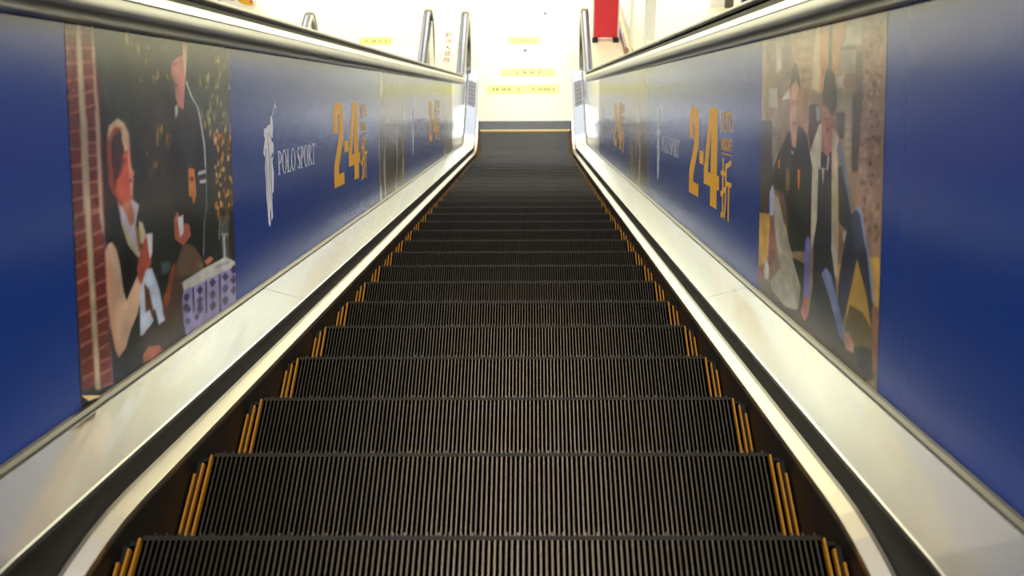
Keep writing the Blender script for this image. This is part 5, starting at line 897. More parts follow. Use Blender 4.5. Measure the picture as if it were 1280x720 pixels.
((196,164,140),0.6,[(0.053,0.786),(0.047,0.792),(0.039,0.79),(0.036,0.784),(0.043,0.779)]),
((196,164,140),0.6,[(0.045,0.407),(0.042,0.417),(0.035,0.415),(0.033,0.406),(0.038,0.399)]),
((100,74,64),0.6,[(0.027,0.422),(0.022,0.429),(0.014,0.429),(0.011,0.424),(0.018,0.418)]),
((176,140,118),0.6,[(0.044,0.666),(0.037,0.674),(0.026,0.673),(0.022,0.665),(0.031,0.66)]),
((196,164,140),0.6,[(0.049,0.851),(0.044,0.858),(0.037,0.855),(0.035,0.848),(0.041,0.843)]),
((88,64,56),0.6,[(0.106,0.866),(0.1,0.87),(0.091,0.869),(0.088,0.864),(0.096,0.861)]),
((120,88,72),0.6,[(0.136,0.603),(0.131,0.61),(0.125,0.609),(0.122,0.602),(0.128,0.596)]),
((176,140,118),0.6,[(0.119,0.698),(0.115,0.703),(0.108,0.702),(0.106,0.697),(0.112,0.693)]),
((120,88,72),0.6,[(0.11,0.394),(0.104,0.403),(0.096,0.402),(0.094,0.395),(0.1,0.387)]),
((88,64,56),0.6,[(0.07,0.924),(0.065,0.929),(0.057,0.927),(0.055,0.921),(0.061,0.917)]),
((88,64,56),0.6,[(0.134,0.745),(0.13,0.754),(0.124,0.751),(0.121,0.742),(0.126,0.735)]),
((196,164,140),0.6,[(0.057,0.477),(0.053,0.485),(0.045,0.484),(0.042,0.477),(0.049,0.471)]),
((88,64,56),0.6,[(0.043,0.971),(0.039,0.976),(0.032,0.974),(0.029,0.968),(0.035,0.965)]),
((196,164,140),0.6,[(0.109,0.573),(0.104,0.578),(0.096,0.578),(0.094,0.573),(0.1,0.569)]),
((196,164,140),0.6,[(0.105,0.57),(0.099,0.576),(0.09,0.575),(0.087,0.571),(0.095,0.566)]),
((176,140,118),0.6,[(0.061,0.693),(0.055,0.7),(0.046,0.699),(0.043,0.692),(0.051,0.687)]),
((88,64,56),0.6,[(0.059,0.838),(0.052,0.842),(0.042,0.84),(0.039,0.836),(0.048,0.833)]),
((176,140,118),0.6,[(0.094,0.54),(0.089,0.545),(0.082,0.544),(0.08,0.54),(0.086,0.537)]),
((100,74,64),0.6,[(0.091,0.915),(0.084,0.924),(0.073,0.92),(0.069,0.911),(0.078,0.905)]),
((100,74,64),0.6,[(0.13,0.541),(0.126,0.548),(0.119,0.547),(0.117,0.541),(0.122,0.535)]),
((100,74,64),0.6,[(0.088,0.962),(0.082,0.969),(0.073,0.966),(0.07,0.959),(0.078,0.955)]),
((100,74,64),0.6,[(0.037,0.412),(0.031,0.422),(0.021,0.421),(0.017,0.413),(0.026,0.405)]),
((196,164,140),0.6,[(0.05,0.68),(0.044,0.685),(0.035,0.684),(0.032,0.679),(0.04,0.675)]),
((176,140,118),0.6,[(0.04,0.387),(0.036,0.393),(0.03,0.393),(0.028,0.388),(0.033,0.383)]),
((88,64,56),0.6,[(0.054,0.904),(0.05,0.912),(0.043,0.909),(0.041,0.901),(0.046,0.895)]),
((88,64,56),0.6,[(0.102,0.915),(0.096,0.92),(0.088,0.918),(0.085,0.913),(0.092,0.91)]),
((100,74,64),0.6,[(0.035,0.621),(0.028,0.627),(0.017,0.626),(0.014,0.621),(0.023,0.617)]),
((100,74,64),0.6,[(0.105,0.843),(0.101,0.849),(0.095,0.847),(0.093,0.84),(0.098,0.835)]),
((176,140,118),0.6,[(0.068,0.904),(0.061,0.909),(0.051,0.907),(0.048,0.9),(0.056,0.897)]),
((196,164,140),0.6,[(0.049,0.707),(0.042,0.713),(0.032,0.711),(0.028,0.706),(0.037,0.702)]),
((120,88,72),0.6,[(0.042,0.434),(0.036,0.443),(0.026,0.443),(0.022,0.436),(0.031,0.429)]),
((88,64,56),0.6,[(0.044,0.794),(0.038,0.801),(0.029,0.799),(0.026,0.792),(0.034,0.787)]),
((120,88,72),0.6,[(0.12,0.449),(0.113,0.455),(0.102,0.455),(0.099,0.451),(0.108,0.446)]),
((88,64,56),0.6,[(0.066,0.789),(0.061,0.794),(0.053,0.792),(0.051,0.788),(0.058,0.784)]),
((196,164,140),0.6,[(0.133,0.944),(0.126,0.95),(0.115,0.947),(0.112,0.941),(0.121,0.937)]),
((176,140,118),0.6,[(0.118,0.678),(0.111,0.687),(0.099,0.685),(0.095,0.677),(0.105,0.67)]),
((88,64,56),0.6,[(0.089,0.599),(0.081,0.608),(0.07,0.606),(0.066,0.598),(0.076,0.591)]),
((88,64,56),0.6,[(0.054,0.663),(0.048,0.669),(0.038,0.668),(0.034,0.663),(0.043,0.658)]),
((196,164,140),0.6,[(0.05,0.825),(0.044,0.831),(0.036,0.829),(0.033,0.823),(0.04,0.82)]),
((88,64,56),0.6,[(0.094,0.663),(0.087,0.668),(0.076,0.668),(0.072,0.663),(0.082,0.66)]),
((176,140,118),0.6,[(0.073,0.79),(0.069,0.795),(0.064,0.793),(0.062,0.789),(0.067,0.786)]),
((88,64,56),0.6,[(0.11,0.468),(0.105,0.476),(0.098,0.475),(0.096,0.469),(0.102,0.463)]),
((100,74,64),0.6,[(0.039,0.775),(0.035,0.783),(0.029,0.781),(0.026,0.773),(0.032,0.768)]),
((88,64,56),0.6,[(0.129,0.532),(0.124,0.541),(0.116,0.539),(0.114,0.531),(0.12,0.525)]),
((100,74,64),0.6,[(0.07,0.426),(0.067,0.437),(0.06,0.435),(0.058,0.426),(0.063,0.418)]),
((176,140,118),0.6,[(0.084,0.474),(0.076,0.48),(0.065,0.48),(0.061,0.476),(0.071,0.472)]),
((88,64,56),0.6,[(0.051,0.703),(0.044,0.711),(0.035,0.709),(0.032,0.701),(0.04,0.695)]),
((88,64,56),0.6,[(0.072,0.793),(0.066,0.801),(0.058,0.799),(0.055,0.79),(0.062,0.785)]),
((100,74,64),0.6,[(0.042,0.711),(0.036,0.719),(0.028,0.717),(0.025,0.71),(0.032,0.705)]),
((176,140,118),0.6,[(0.071,0.514),(0.065,0.522),(0.055,0.521),(0.051,0.515),(0.06,0.509)]),
((100,74,64),0.6,[(0.09,0.836),(0.086,0.841),(0.079,0.84),(0.077,0.835),(0.083,0.831)]),
((120,88,72),0.6,[(0.097,0.979),(0.092,0.985),(0.085,0.983),(0.083,0.975),(0.089,0.971)]),
((88,64,56),0.6,[(0.114,0.436),(0.109,0.442),(0.102,0.442),(0.1,0.437),(0.106,0.433)]),
((120,88,72),0.6,[(0.044,0.933),(0.037,0.941),(0.026,0.937),(0.022,0.929),(0.031,0.924)]),
((176,140,118),0.6,[(0.082,0.709),(0.077,0.718),(0.069,0.715),(0.066,0.706),(0.072,0.7)]),
((100,74,64),0.6,[(0.11,0.47),(0.106,0.478),(0.099,0.477),(0.096,0.469),(0.102,0.463)]),
((196,164,140),0.6,[(0.108,0.729),(0.102,0.738),(0.093,0.736),(0.089,0.727),(0.097,0.72)]),
((88,64,56),0.6,[(0.137,0.647),(0.13,0.657),(0.12,0.655),(0.117,0.646),(0.125,0.638)]),
((196,164,140),0.6,[(0.034,0.904),(0.03,0.911),(0.024,0.908),(0.022,0.901),(0.027,0.896)]),
((196,164,140),0.6,[(0.121,0.531),(0.114,0.54),(0.102,0.539),(0.098,0.531),(0.108,0.525)]),
((100,74,64),0.6,[(0.106,0.782),(0.101,0.79),(0.093,0.787),(0.09,0.779),(0.097,0.774)]),
((120,88,72),0.6,[(0.096,0.773),(0.089,0.782),(0.078,0.78),(0.074,0.77),(0.083,0.764)]),
((196,164,140),0.6,[(0.087,0.632),(0.081,0.639),(0.072,0.638),(0.068,0.631),(0.076,0.626)]),
((88,64,56),0.6,[(0.113,0.5),(0.106,0.509),(0.093,0.508),(0.089,0.5),(0.1,0.493)]),
((120,88,72),0.6,[(0.045,0.832),(0.039,0.837),(0.03,0.835),(0.027,0.83),(0.035,0.826)]),
((88,64,56),0.6,[(0.057,0.727),(0.051,0.735),(0.042,0.733),(0.039,0.726),(0.047,0.72)]),
((88,64,56),0.6,[(0.044,0.974),(0.04,0.981),(0.033,0.978),(0.03,0.97),(0.036,0.966)]),
((196,164,140),0.6,[(0.115,0.95),(0.108,0.958),(0.096,0.954),(0.092,0.945),(0.102,0.94)]),
((176,140,118),0.6,[(0.126,0.769),(0.118,0.773),(0.106,0.772),(0.102,0.767),(0.113,0.764)]),
((176,140,118),0.6,[(0.042,0.519),(0.036,0.525),(0.026,0.525),(0.023,0.52),(0.031,0.515)]),
((88,64,56),0.6,[(0.093,0.895),(0.087,0.9),(0.077,0.898),(0.074,0.892),(0.082,0.889)]),
((176,140,118),0.6,[(0.039,0.42),(0.033,0.429),(0.024,0.429),(0.021,0.421),(0.029,0.413)]),
((196,164,140),0.6,[(0.11,0.436),(0.102,0.445),(0.09,0.445),(0.086,0.438),(0.097,0.431)]),
((120,88,72),0.6,[(0.08,0.698),(0.073,0.703),(0.062,0.702),(0.058,0.697),(0.068,0.693)]),
((88,64,56),0.6,[(0.035,0.669),(0.029,0.677),(0.02,0.675),(0.016,0.667),(0.024,0.661)]),
((100,74,64),0.6,[(0.086,0.609),(0.081,0.615),(0.074,0.614),(0.071,0.609),(0.077,0.605)]),
((196,164,140),0.6,[(0.057,0.634),(0.051,0.644),(0.042,0.641),(0.039,0.633),(0.046,0.626)]),
((196,164,140),0.6,[(0.105,0.797),(0.099,0.802),(0.09,0.8),(0.086,0.796),(0.095,0.793)]),
((196,164,140),0.6,[(0.135,0.637),(0.129,0.645),(0.119,0.643),(0.116,0.636),(0.124,0.63)]),
((176,140,118),0.6,[(0.126,0.659),(0.123,0.669),(0.117,0.666),(0.114,0.657),(0.119,0.65)]),
((176,140,118),0.6,[(0.138,0.656),(0.133,0.661),(0.124,0.66),(0.122,0.655),(0.129,0.651)]),
((176,140,118),0.6,[(0.098,0.424),(0.09,0.434),(0.078,0.434),(0.074,0.426),(0.084,0.419)]),
((100,74,64),0.6,[(0.077,0.945),(0.074,0.951),(0.068,0.948),(0.066,0.942),(0.071,0.939)]),
((196,164,140),0.6,[(0.077,0.51),(0.072,0.516),(0.064,0.516),(0.062,0.51),(0.068,0.505)]),
((176,140,118),0.6,[(0.072,0.887),(0.065,0.894),(0.055,0.891),(0.051,0.884),(0.06,0.88)]),
((120,88,72),0.6,[(0.069,0.569),(0.065,0.577),(0.058,0.575),(0.056,0.568),(0.061,0.563)]),
((88,64,56),0.6,[(0.11,0.437),(0.103,0.448),(0.092,0.447),(0.088,0.438),(0.097,0.429)]),
((88,64,56),0.6,[(0.051,0.857),(0.045,0.864),(0.036,0.862),(0.033,0.854),(0.04,0.85)]),
((100,74,64),0.6,[(0.072,0.457),(0.067,0.463),(0.059,0.463),(0.057,0.458),(0.063,0.454)]),
((120,88,72),0.6,[(0.035,0.438),(0.03,0.444),(0.022,0.444),(0.019,0.44),(0.026,0.435)]),
((120,88,72),0.6,[(0.062,0.569),(0.057,0.577),(0.05,0.575),(0.048,0.568),(0.053,0.562)]),
((196,164,140),0.6,[(0.046,0.859),(0.039,0.866),(0.029,0.864),(0.026,0.856),(0.034,0.851)]),
((100,74,64),0.6,[(0.116,0.885),(0.109,0.893),(0.098,0.89),(0.094,0.882),(0.103,0.877)]),
((120,88,72),0.6,[(0.112,0.491),(0.104,0.502),(0.092,0.501),(0.088,0.492),(0.098,0.484)]),
((196,164,140),0.6,[(0.129,0.527),(0.125,0.537),(0.117,0.535),(0.114,0.526),(0.121,0.519)]),
((120,88,72),0.6,[(0.072,0.865),(0.067,0.872),(0.06,0.87),(0.058,0.862),(0.064,0.857)]),
((120,88,72),0.6,[(0.062,0.414),(0.057,0.423),(0.049,0.422),(0.046,0.414),(0.053,0.407)]),
((120,88,72),0.6,[(0.047,0.708),(0.043,0.716),(0.038,0.714),(0.035,0.706),(0.04,0.7)]),
((196,164,140),0.6,[(0.106,0.858),(0.1,0.863),(0.091,0.861),(0.088,0.856),(0.096,0.852)]),
((120,88,72),0.6,[(0.039,0.573),(0.033,0.581),(0.024,0.58),(0.02,0.573),(0.028,0.568)]),
((88,64,56),0.6,[(0.047,0.967),(0.042,0.974),(0.034,0.971),(0.032,0.964),(0.038,0.959)]),
((196,164,140),0.6,[(0.108,0.673),(0.104,0.68),(0.098,0.679),(0.096,0.672),(0.101,0.666)]),
((120,88,72),0.6,[(0.045,0.732),(0.041,0.737),(0.036,0.736),(0.034,0.731),(0.039,0.727)]),
((120,88,72),0.6,[(0.123,0.896),(0.116,0.901),(0.106,0.899),(0.102,0.894),(0.111,0.891)]),
((88,64,56),0.6,[(0.063,0.952),(0.057,0.96),(0.047,0.957),(0.044,0.948),(0.052,0.943)]),
((196,164,140),0.6,[(0.035,0.893),(0.03,0.899),(0.022,0.896),(0.019,0.891),(0.026,0.887)]),
((120,88,72),0.6,[(0.141,0.786),(0.133,0.794),(0.121,0.792),(0.117,0.784),(0.127,0.778)]),
((100,74,64),0.6,[(0.052,0.954),(0.045,0.96),(0.034,0.957),(0.03,0.95),(0.04,0.946)]),
((100,74,64),0.6,[(0.137,0.831),(0.132,0.838),(0.123,0.835),(0.12,0.828),(0.128,0.824)]),
((120,88,72),0.6,[(0.056,0.805),(0.051,0.81),(0.043,0.809),(0.04,0.803),(0.047,0.8)]),
((120,88,72),0.6,[(0.081,0.411),(0.075,0.417),(0.065,0.417),(0.062,0.413),(0.07,0.408)]),
((196,164,140),0.6,[(0.108,0.866),(0.103,0.874),(0.096,0.872),(0.094,0.863),(0.099,0.858)]),
((196,164,140),0.6,[(0.138,0.573),(0.131,0.58),(0.121,0.579),(0.117,0.573),(0.126,0.567)]),
((88,64,56),0.6,[(0.086,0.737),(0.079,0.744),(0.069,0.742),(0.065,0.736),(0.074,0.731)]),
((120,88,72),0.6,[(0.047,0.924),(0.041,0.93),(0.033,0.927),(0.03,0.921),(0.037,0.917)]),
((88,64,56),0.6,[(0.117,0.748),(0.113,0.754),(0.107,0.752),(0.105,0.746),(0.11,0.741)]),
((196,164,140),0.6,[(0.123,0.62),(0.117,0.625),(0.109,0.624),(0.106,0.62),(0.113,0.616)]),
((100,74,64),0.6,[(0.046,0.662),(0.041,0.67),(0.032,0.668),(0.029,0.661),(0.037,0.656)]),
((100,74,64),0.6,[(0.101,0.794),(0.094,0.802),(0.083,0.8),(0.079,0.792),(0.089,0.787)]),
((196,164,140),0.6,[(0.035,0.465),(0.031,0.472),(0.025,0.471),(0.023,0.465),(0.028,0.46)]),
((100,74,64),0.6,[(0.108,0.492),(0.103,0.5),(0.095,0.499),(0.092,0.492),(0.099,0.486)]),
((140,118,96),0.6,[(0.029,0.989),(0.007,0.989),(0,0.801),(-0.006,0.586),(0.013,0.584),(0.017,0.801)]),
((72,58,58),1,[(0.509,0.749),(0.458,0.754),(0.409,0.742),(0.416,0.696),(0.465,0.634),(0.488,0.605),(0.506,0.654)]),
((140,142,150),1,[(0.457,0.75),(0.411,0.743),(0.416,0.703),(0.443,0.698)]),
((86,80,80),1,[(0.306,0.728),(0.243,0.733),(0.239,0.658),(0.272,0.653)]),
((212,168,82),1,[(1.015,0.319),(0.878,0.329),(0.856,0.194),(0.895,0.158),(0.932,0.125),(1.001,0.092)]),
((205,164,84),1,[(0.709,0.327),(0.673,0.325),(0.67,0.276),(0.713,0.293)]),
((204,162,78),1,[(0.28,0.273),(0.155,0.326),(0.008,0.36),(0,0.23),(0.094,0.184),(0.214,0.166)]),
((110,96,54),1,[(0.201,0.176),(0.069,0.186),(-0.003,0.175),(0.01,0.003),(0.195,0.086)]),
((70,62,46),1,[(1.011,0.081),(0.84,0.059),(0.429,0.054),(0.237,0.059),(0.014,0.08),(0.003,-0.001),(0.082,-0.021),(0.574,-0.014),(1.018,0.02)]),
((150,120,70),0.6,[(0.721,-0.008),(0.48,0.017),(0.262,-0.013),(0.082,-0.021),(0.068,-0.031),(0.307,-0.049),(0.676,-0.032)]),
((72,68,56),1,[(0.687,0.813),(0.667,0.87),(0.638,0.891),(0.606,0.864),(0.59,0.816),(0.593,0.784),(0.683,0.784)]),
((202,152,124),1,[(0.675,0.813),(0.64,0.837),(0.611,0.82),(0.598,0.807),(0.593,0.713),(0.613,0.668),(0.626,0.599),(0.651,0.605),(0.676,0.706),(0.685,0.784)]),
((92,80,62),0.6,[(0.675,0.854),(0.643,0.885),(0.62,0.868),(0.629,0.837),(0.662,0.821)]),
((170,118,94),0.55,[(0.626,0.784),(0.598,0.799),(0.593,0.716),(0.612,0.672),(0.622,0.728)]),
((120,80,64),0.9,[(0.67,0.762),(0.645,0.764),(0.645,0.76),(0.67,0.758)]),
((120,80,64),0.9,[(0.629,0.764),(0.605,0.763),(0.604,0.759),(0.629,0.76)]),
((150,100,82),0.6,[(0.672,0.764),(0.602,0.765),(0.604,0.748),(0.669,0.747)]),
((148,80,72),1,[(0.654,0.691),(0.618,0.688),(0.62,0.681),(0.651,0.68)]),
((222,214,196),1,[(0.769,0.767),(0.696,0.805),(0.684,0.77)]),
((215,200,190),0.5,[(0.686,0.747),(0.667,0.706),(0.668,0.637),(0.679,0.685)]),
((38,38,36),1,[(0.766,0.589),(0.681,0.659),(0.666,0.604),(0.615,0.6),(0.606,0.674),(0.565,0.674),(0.521,0.645),(0.496,0.593),(0.47,0.553),(0.469,0.324),(0.489,0.274),(0.645,0.24),(0.704,0.333),(0.771,0.424),(0.864,0.447),(0.842,0.516)]),
((70,70,66),0.5,[(0.73,0.575),(0.685,0.632),(0.659,0.58),(0.678,0.513),(0.726,0.508)]),
((66,66,64),0.45,[(0.596,0.657),(0.553,0.651),(0.519,0.607),(0.525,0.537),(0.581,0.587)]),
((56,58,58),0.4,[(0.627,0.432),(0.5,0.473),(0.475,0.392),(0.555,0.323)]),
((190,188,190),1,[(0.674,0.598),(0.639,0.584),(0.65,0.575)]),
((196,132,50),1,[(0.797,0.543),(0.766,0.559),(0.776,0.505),(0.802,0.52)]),
((146,108,56),1,[(0.715,0.522),(0.673,0.524),(0.672,0.445),(0.71,0.445)]),
((216,114,58),1,[(0.604,0.533),(0.571,0.535),(0.578,0.463),(0.593,0.459)]),
((190,196,226),1,[(0.882,0.328),(0.884,0.413),(0.851,0.451),(0.828,0.417),(0.831,0.339),(0.851,0.327)]),
((152,104,98),1,[(0.871,0.323),(0.831,0.33),(0.797,0.207),(0.843,0.106),(0.889,0.127)]),
((182,174,152),1,[(0.829,0.414),(0.783,0.408),(0.728,0.337),(0.639,0.241),(0.544,0.146),(0.536,0.066),(0.597,0.044),(0.701,0.028),(0.84,0.05),(0.854,0.08),(0.752,0.152),(0.791,0.229),(0.822,0.299)]),
((150,140,122),0.4,[(0.756,0.213),(0.669,0.21),(0.73,0.158),(0.624,0.161),(0.652,0.11),(0.775,0.147)]),
((124,98,78),1,[(0.784,0.429),(0.737,0.44),(0.708,0.408),(0.677,0.325),(0.713,0.323),(0.767,0.395)]),
((172,72,50),1,[(1.001,0.101),(0.939,0.12),(0.926,0.069),(0.993,0.042)]),
((206,200,190),1,[(0.938,0.095),(0.91,0.155),(0.874,0.131),(0.876,0.08),(0.915,0.068)]),
((24,24,26),1,[(0.628,0.219),(0.52,0.222),(0.53,0.072),(0.429,0.048),(0.482,0.037),(0.567,0.046),(0.544,0.139)]),
((122,118,188),1,[(0.519,0.298),(0.497,0.327),(0.475,0.315),(0.469,0.278),(0.471,0.22),(0.472,0.122),(0.523,0.112),(0.519,0.286)]),
((188,102,94),1,[(0.519,0.109),(0.483,0.12),(0.483,0.051),(0.509,0.032),(0.548,0.052)]),
((150,100,80),1,[(0.406,0.765),(0.364,0.751),(0.324,0.731),(0.317,0.657),(0.295,0.634),(0.317,0.622),(0.344,0.588),(0.373,0.603),(0.4,0.66)]),
((196,132,112),1,[(0.402,0.747),(0.363,0.737),(0.325,0.713),(0.322,0.657),(0.301,0.634),(0.321,0.622),(0.35,0.594),(0.372,0.603),(0.395,0.66)]),
((70,66,54),1,[(0.401,0.788),(0.386,0.846),(0.358,0.874),(0.316,0.844),(0.297,0.788),(0.295,0.752),(0.321,0.73),(0.346,0.742),(0.394,0.76)]),
((100,88,68),0.5,[(0.378,0.831),(0.358,0.866),(0.335,0.844),(0.341,0.802),(0.366,0.788)]),
((215,150,130),0.5,[(0.363,0.733),(0.343,0.723),(0.341,0.656),(0.353,0.655)]),
((90,60,50),0.9,[(0.388,0.727),(0.363,0.732),(0.363,0.728),(0.386,0.724)]),
((90,60,50),0.9,[(0.349,0.732),(0.326,0.727),(0.327,0.723),(0.349,0.728)]),
((120,60,55),1,[(0.365,0.681),(0.347,0.682),(0.349,0.671),(0.362,0.671)]),
((105,80,70),0.6,[(0.394,0.715),(0.335,0.712),(0.337,0.706),(0.392,0.707)]),
((206,150,126),1,[(0.325,0.685),(0.296,0.658),(0.278,0.632),(0.302,0.621),(0.321,0.639)]),
((206,196,172),1,[(0.472,0.629),(0.423,0.693),(0.401,0.693),(0.399,0.601),(0.405,0.542),(0.422,0.557),(0.424,0.389),(0.461,0.287),(0.472,0.331),(0.473,0.552),(0.494,0.594)]),
((206,184,152),1,[(0.321,0.687),(0.273,0.656),(0.286,0.624),(0.271,0.556),(0.257,0.331),(0.307,0.313),(0.322,0.567),(0.325,0.618)]),
((44,50,58),1,[(0.401,0.608),(0.355,0.594),(0.325,0.614),(0.321,0.551),(0.307,0.313),(0.449,0.282),(0.421,0.39),(0.42,0.558),(0.405,0.542)]),
((200,180,170),1,[(0.361,0.554),(0.351,0.605),(0.335,0.592),(0.348,0.548),(0.371,0.562),(0.381,0.495),(0.398,0.56)]),
((104,120,132),1,[(0.286,0.624),(0.271,0.653),(0.239,0.614),(0.217,0.562),(0.192,0.507),(0.176,0.44),(0.198,0.459),(0.224,0.526),(0.255,0.574)]),
((52,58,62),1,[(0.276,0.572),(0.253,0.574),(0.224,0.526),(0.176,0.439),(0.179,0.426),(0.208,0.394),(0.26,0.412)]),
((198,188,168),1,[(0.228,0.385),(0.207,0.393),(0.218,0.36),(0.232,0.357)]),
((56,62,80),1,[(0.222,0.332),(0.206,0.389),(0.173,0.446),(0.138,0.475),(0.116,0.465),(0.066,0.365),(0.052,0.316),(0.03,0.236),(0.043,0.165),(0.072,0.242),(0.135,0.331),(0.212,0.122),(0.257,0.153),(0.248,0.249)]),
((84,92,116),0.6,[(0.179,0.428),(0.136,0.462),(0.116,0.42),(0.101,0.358),(0.144,0.348)]),
((78,84,104),0.6,[(0.207,0.278),(0.142,0.329),(0.177,0.237),(0.22,0.164)]),
((150,156,186),0.9,[(0.166,0.457),(0.136,0.477),(0.116,0.47),(0.066,0.365),(0.047,0.317),(0.026,0.236),(0.04,0.23),(0.064,0.313),(0.087,0.376),(0.087,0.361),(0.125,0.457),(0.147,0.463)]),
((204,162,78),1,[(0.134,0.327),(0.072,0.242),(0.043,0.165),(0.054,0.145),(0.209,0.123)]),
((110,96,56),1,[(0.174,0.187),(0.094,0.19),(0.043,0.16),(0.04,0.109),(0.141,0.098),(0.204,0.12)]),
((196,186,166),1,[(0.314,0.328),(0.26,0.34),(0.26,0.245),(0.278,0.242)]),
((36,40,48),1,[(0.444,0.301),(0.314,0.328),(0.277,0.235),(0.257,0.153),(0.211,0.117),(0.208,0.057),(0.312,0.046),(0.482,0.036),(0.444,0.165)]),
((116,130,170),1,[(0.381,0.225),(0.344,0.255),(0.305,0.241),(0.259,0.178),(0.201,0.109),(0.201,0.065),(0.235,0.072),(0.32,0.173)]),
((192,136,116),1,[(0.21,0.099),(0.175,0.105),(0.14,0.081),(0.144,0.057),(0.193,0.05)]),
((26,26,30),1,[(0.14,0.076),(0.064,0.102),(0.035,0.104),(0.035,0.024),(0.11,0.029)]),
((156,108,84),1,[(0.041,0.223),(0.002,0.229),(0.005,0.084),(0.02,0.027),(0.042,0.149)]),
((186,150,130),0.7,[(0.083,-0.004),(0.012,0.036),(0.003,-0.001),(0.045,-0.014)]),
]
# ------------------------------------------------------------------ setting
o = MB().box(-14, 14, 13.62, 34, -.12, 0).box(.74, 14, -6, 13.62, -.12, 0).box(-14, -2.48, -6, 13.62, -.12, 0).box(-2.48, .74, -6, 13.62, -.9, -.75).build('floor', 'floor'); struct(o)
o = MB().box(-14, 14, 33.9, 34.1, 0, 7.5).build('wall_back', 'wallp'); struct(o)
o = MB().box(-14.1, -14, 2, 34, 0, 7.5).build('wall_left', 'wallp'); struct(o)
o = MB().box(14, 14.1, 2, 34, 0, 7.5).build('wall_right', 'wallp'); struct(o)
uf = path(-1, PA)[0]
o = MB().box(-6, 6, -6, -1.62, uf-.3, uf-.005).build('floor_upper', 'floor'); struct(o)

# ------------------------------------------------------------------ escalator
def make_step():
    W = .470; n = 118; pitch = 2*W/n; d = .400
    mb = MB()
    # ribbed tread: every rib a raised bar above the groove floor, its front tooth alternating in length
    for i in range(n):
        x = -W + i*pitch + pitch*.5; hw = pitch*.15
        yf = -.010
        mb.box(x-hw, x+hw, -d+.004, yf, -.013, 0, 0); mb.m[-5] = 1
        t = .006 if i % 2 else .001
        mb.box(x-hw, x+hw, -.002, t, -.03, -.0015, 1)
    mb.box(-.502, .502, -d+.004, -.0095, -.03, -.012, 0)
    mb.box(-.474, .474, -.0095, -.001, -.03, -.0005, 2)
    # body under the tread with the curved riser
    pts = [(-.0015, -.012), (-.003, -.08), (-.014, -.15), (-.035, -.225), (-.06, -.225), (-.37, -.05), (-.37, -.012)]
    v = [(s*.495, y, z) for s in (-1, 1) for y, z in pts]; k = len(pts)
    f = [tuple(range(k)), tuple(range(k, 2*k))] + [(j, (j+1) % k, k+(j+1) % k, k+j) for j in range(k)]
    mb.add(v, f, 0)
    for i in range(0, n, 1):                        # riser cleats
        x = -W + i*pitch + pitch*.5; hw = pitch*.2
        mb.add([(x+a*hw, y+b, z) for y, z in ((-.002, -.03), (-.004, -.08), (-.014, -.15), (-.035, -.22)) for a in (-1, 1) for b in (0, .006)],
               [(0,1,3,2),(1,5,7,3),(0,1,5,4),(2,3,7,6),(5,9,11,7),(4,5,9,8),(6,7,11,10),(9,13,15,11),(8,9,13,12),(10,11,15,14)], 0)
    st = mb.build('step', ['groove', 'rib', 'nose'])
    for s in (-1, 1):
        e = MB()
        for x, cut in ((.4775, .0), (.4885, .020), (.4985, .045)):
            e.add([(s*(x+a), y, z) for a in (-.0015, .0015) for y, z in ((-d+.006, -.012), (-d+.006, .003), (-cut-.008, .003), (-cut, -.012))],
                  [(0,1,2,3),(4,5,6,7),(0,1,5,4),(1,2,6,5),(2,3,7,6),(0,3,7,4)])
        o = e.build('edge_marking', 'yellow', st); o['label'] = 'three yellow painted edge lines'
    return st
step0 = make_step()
def copy_tree(o, parent=None):
    c = o.copy(); C.objects.link(c); c.parent = parent
    for ch in o.children: copy_tree(ch, c)
    return c

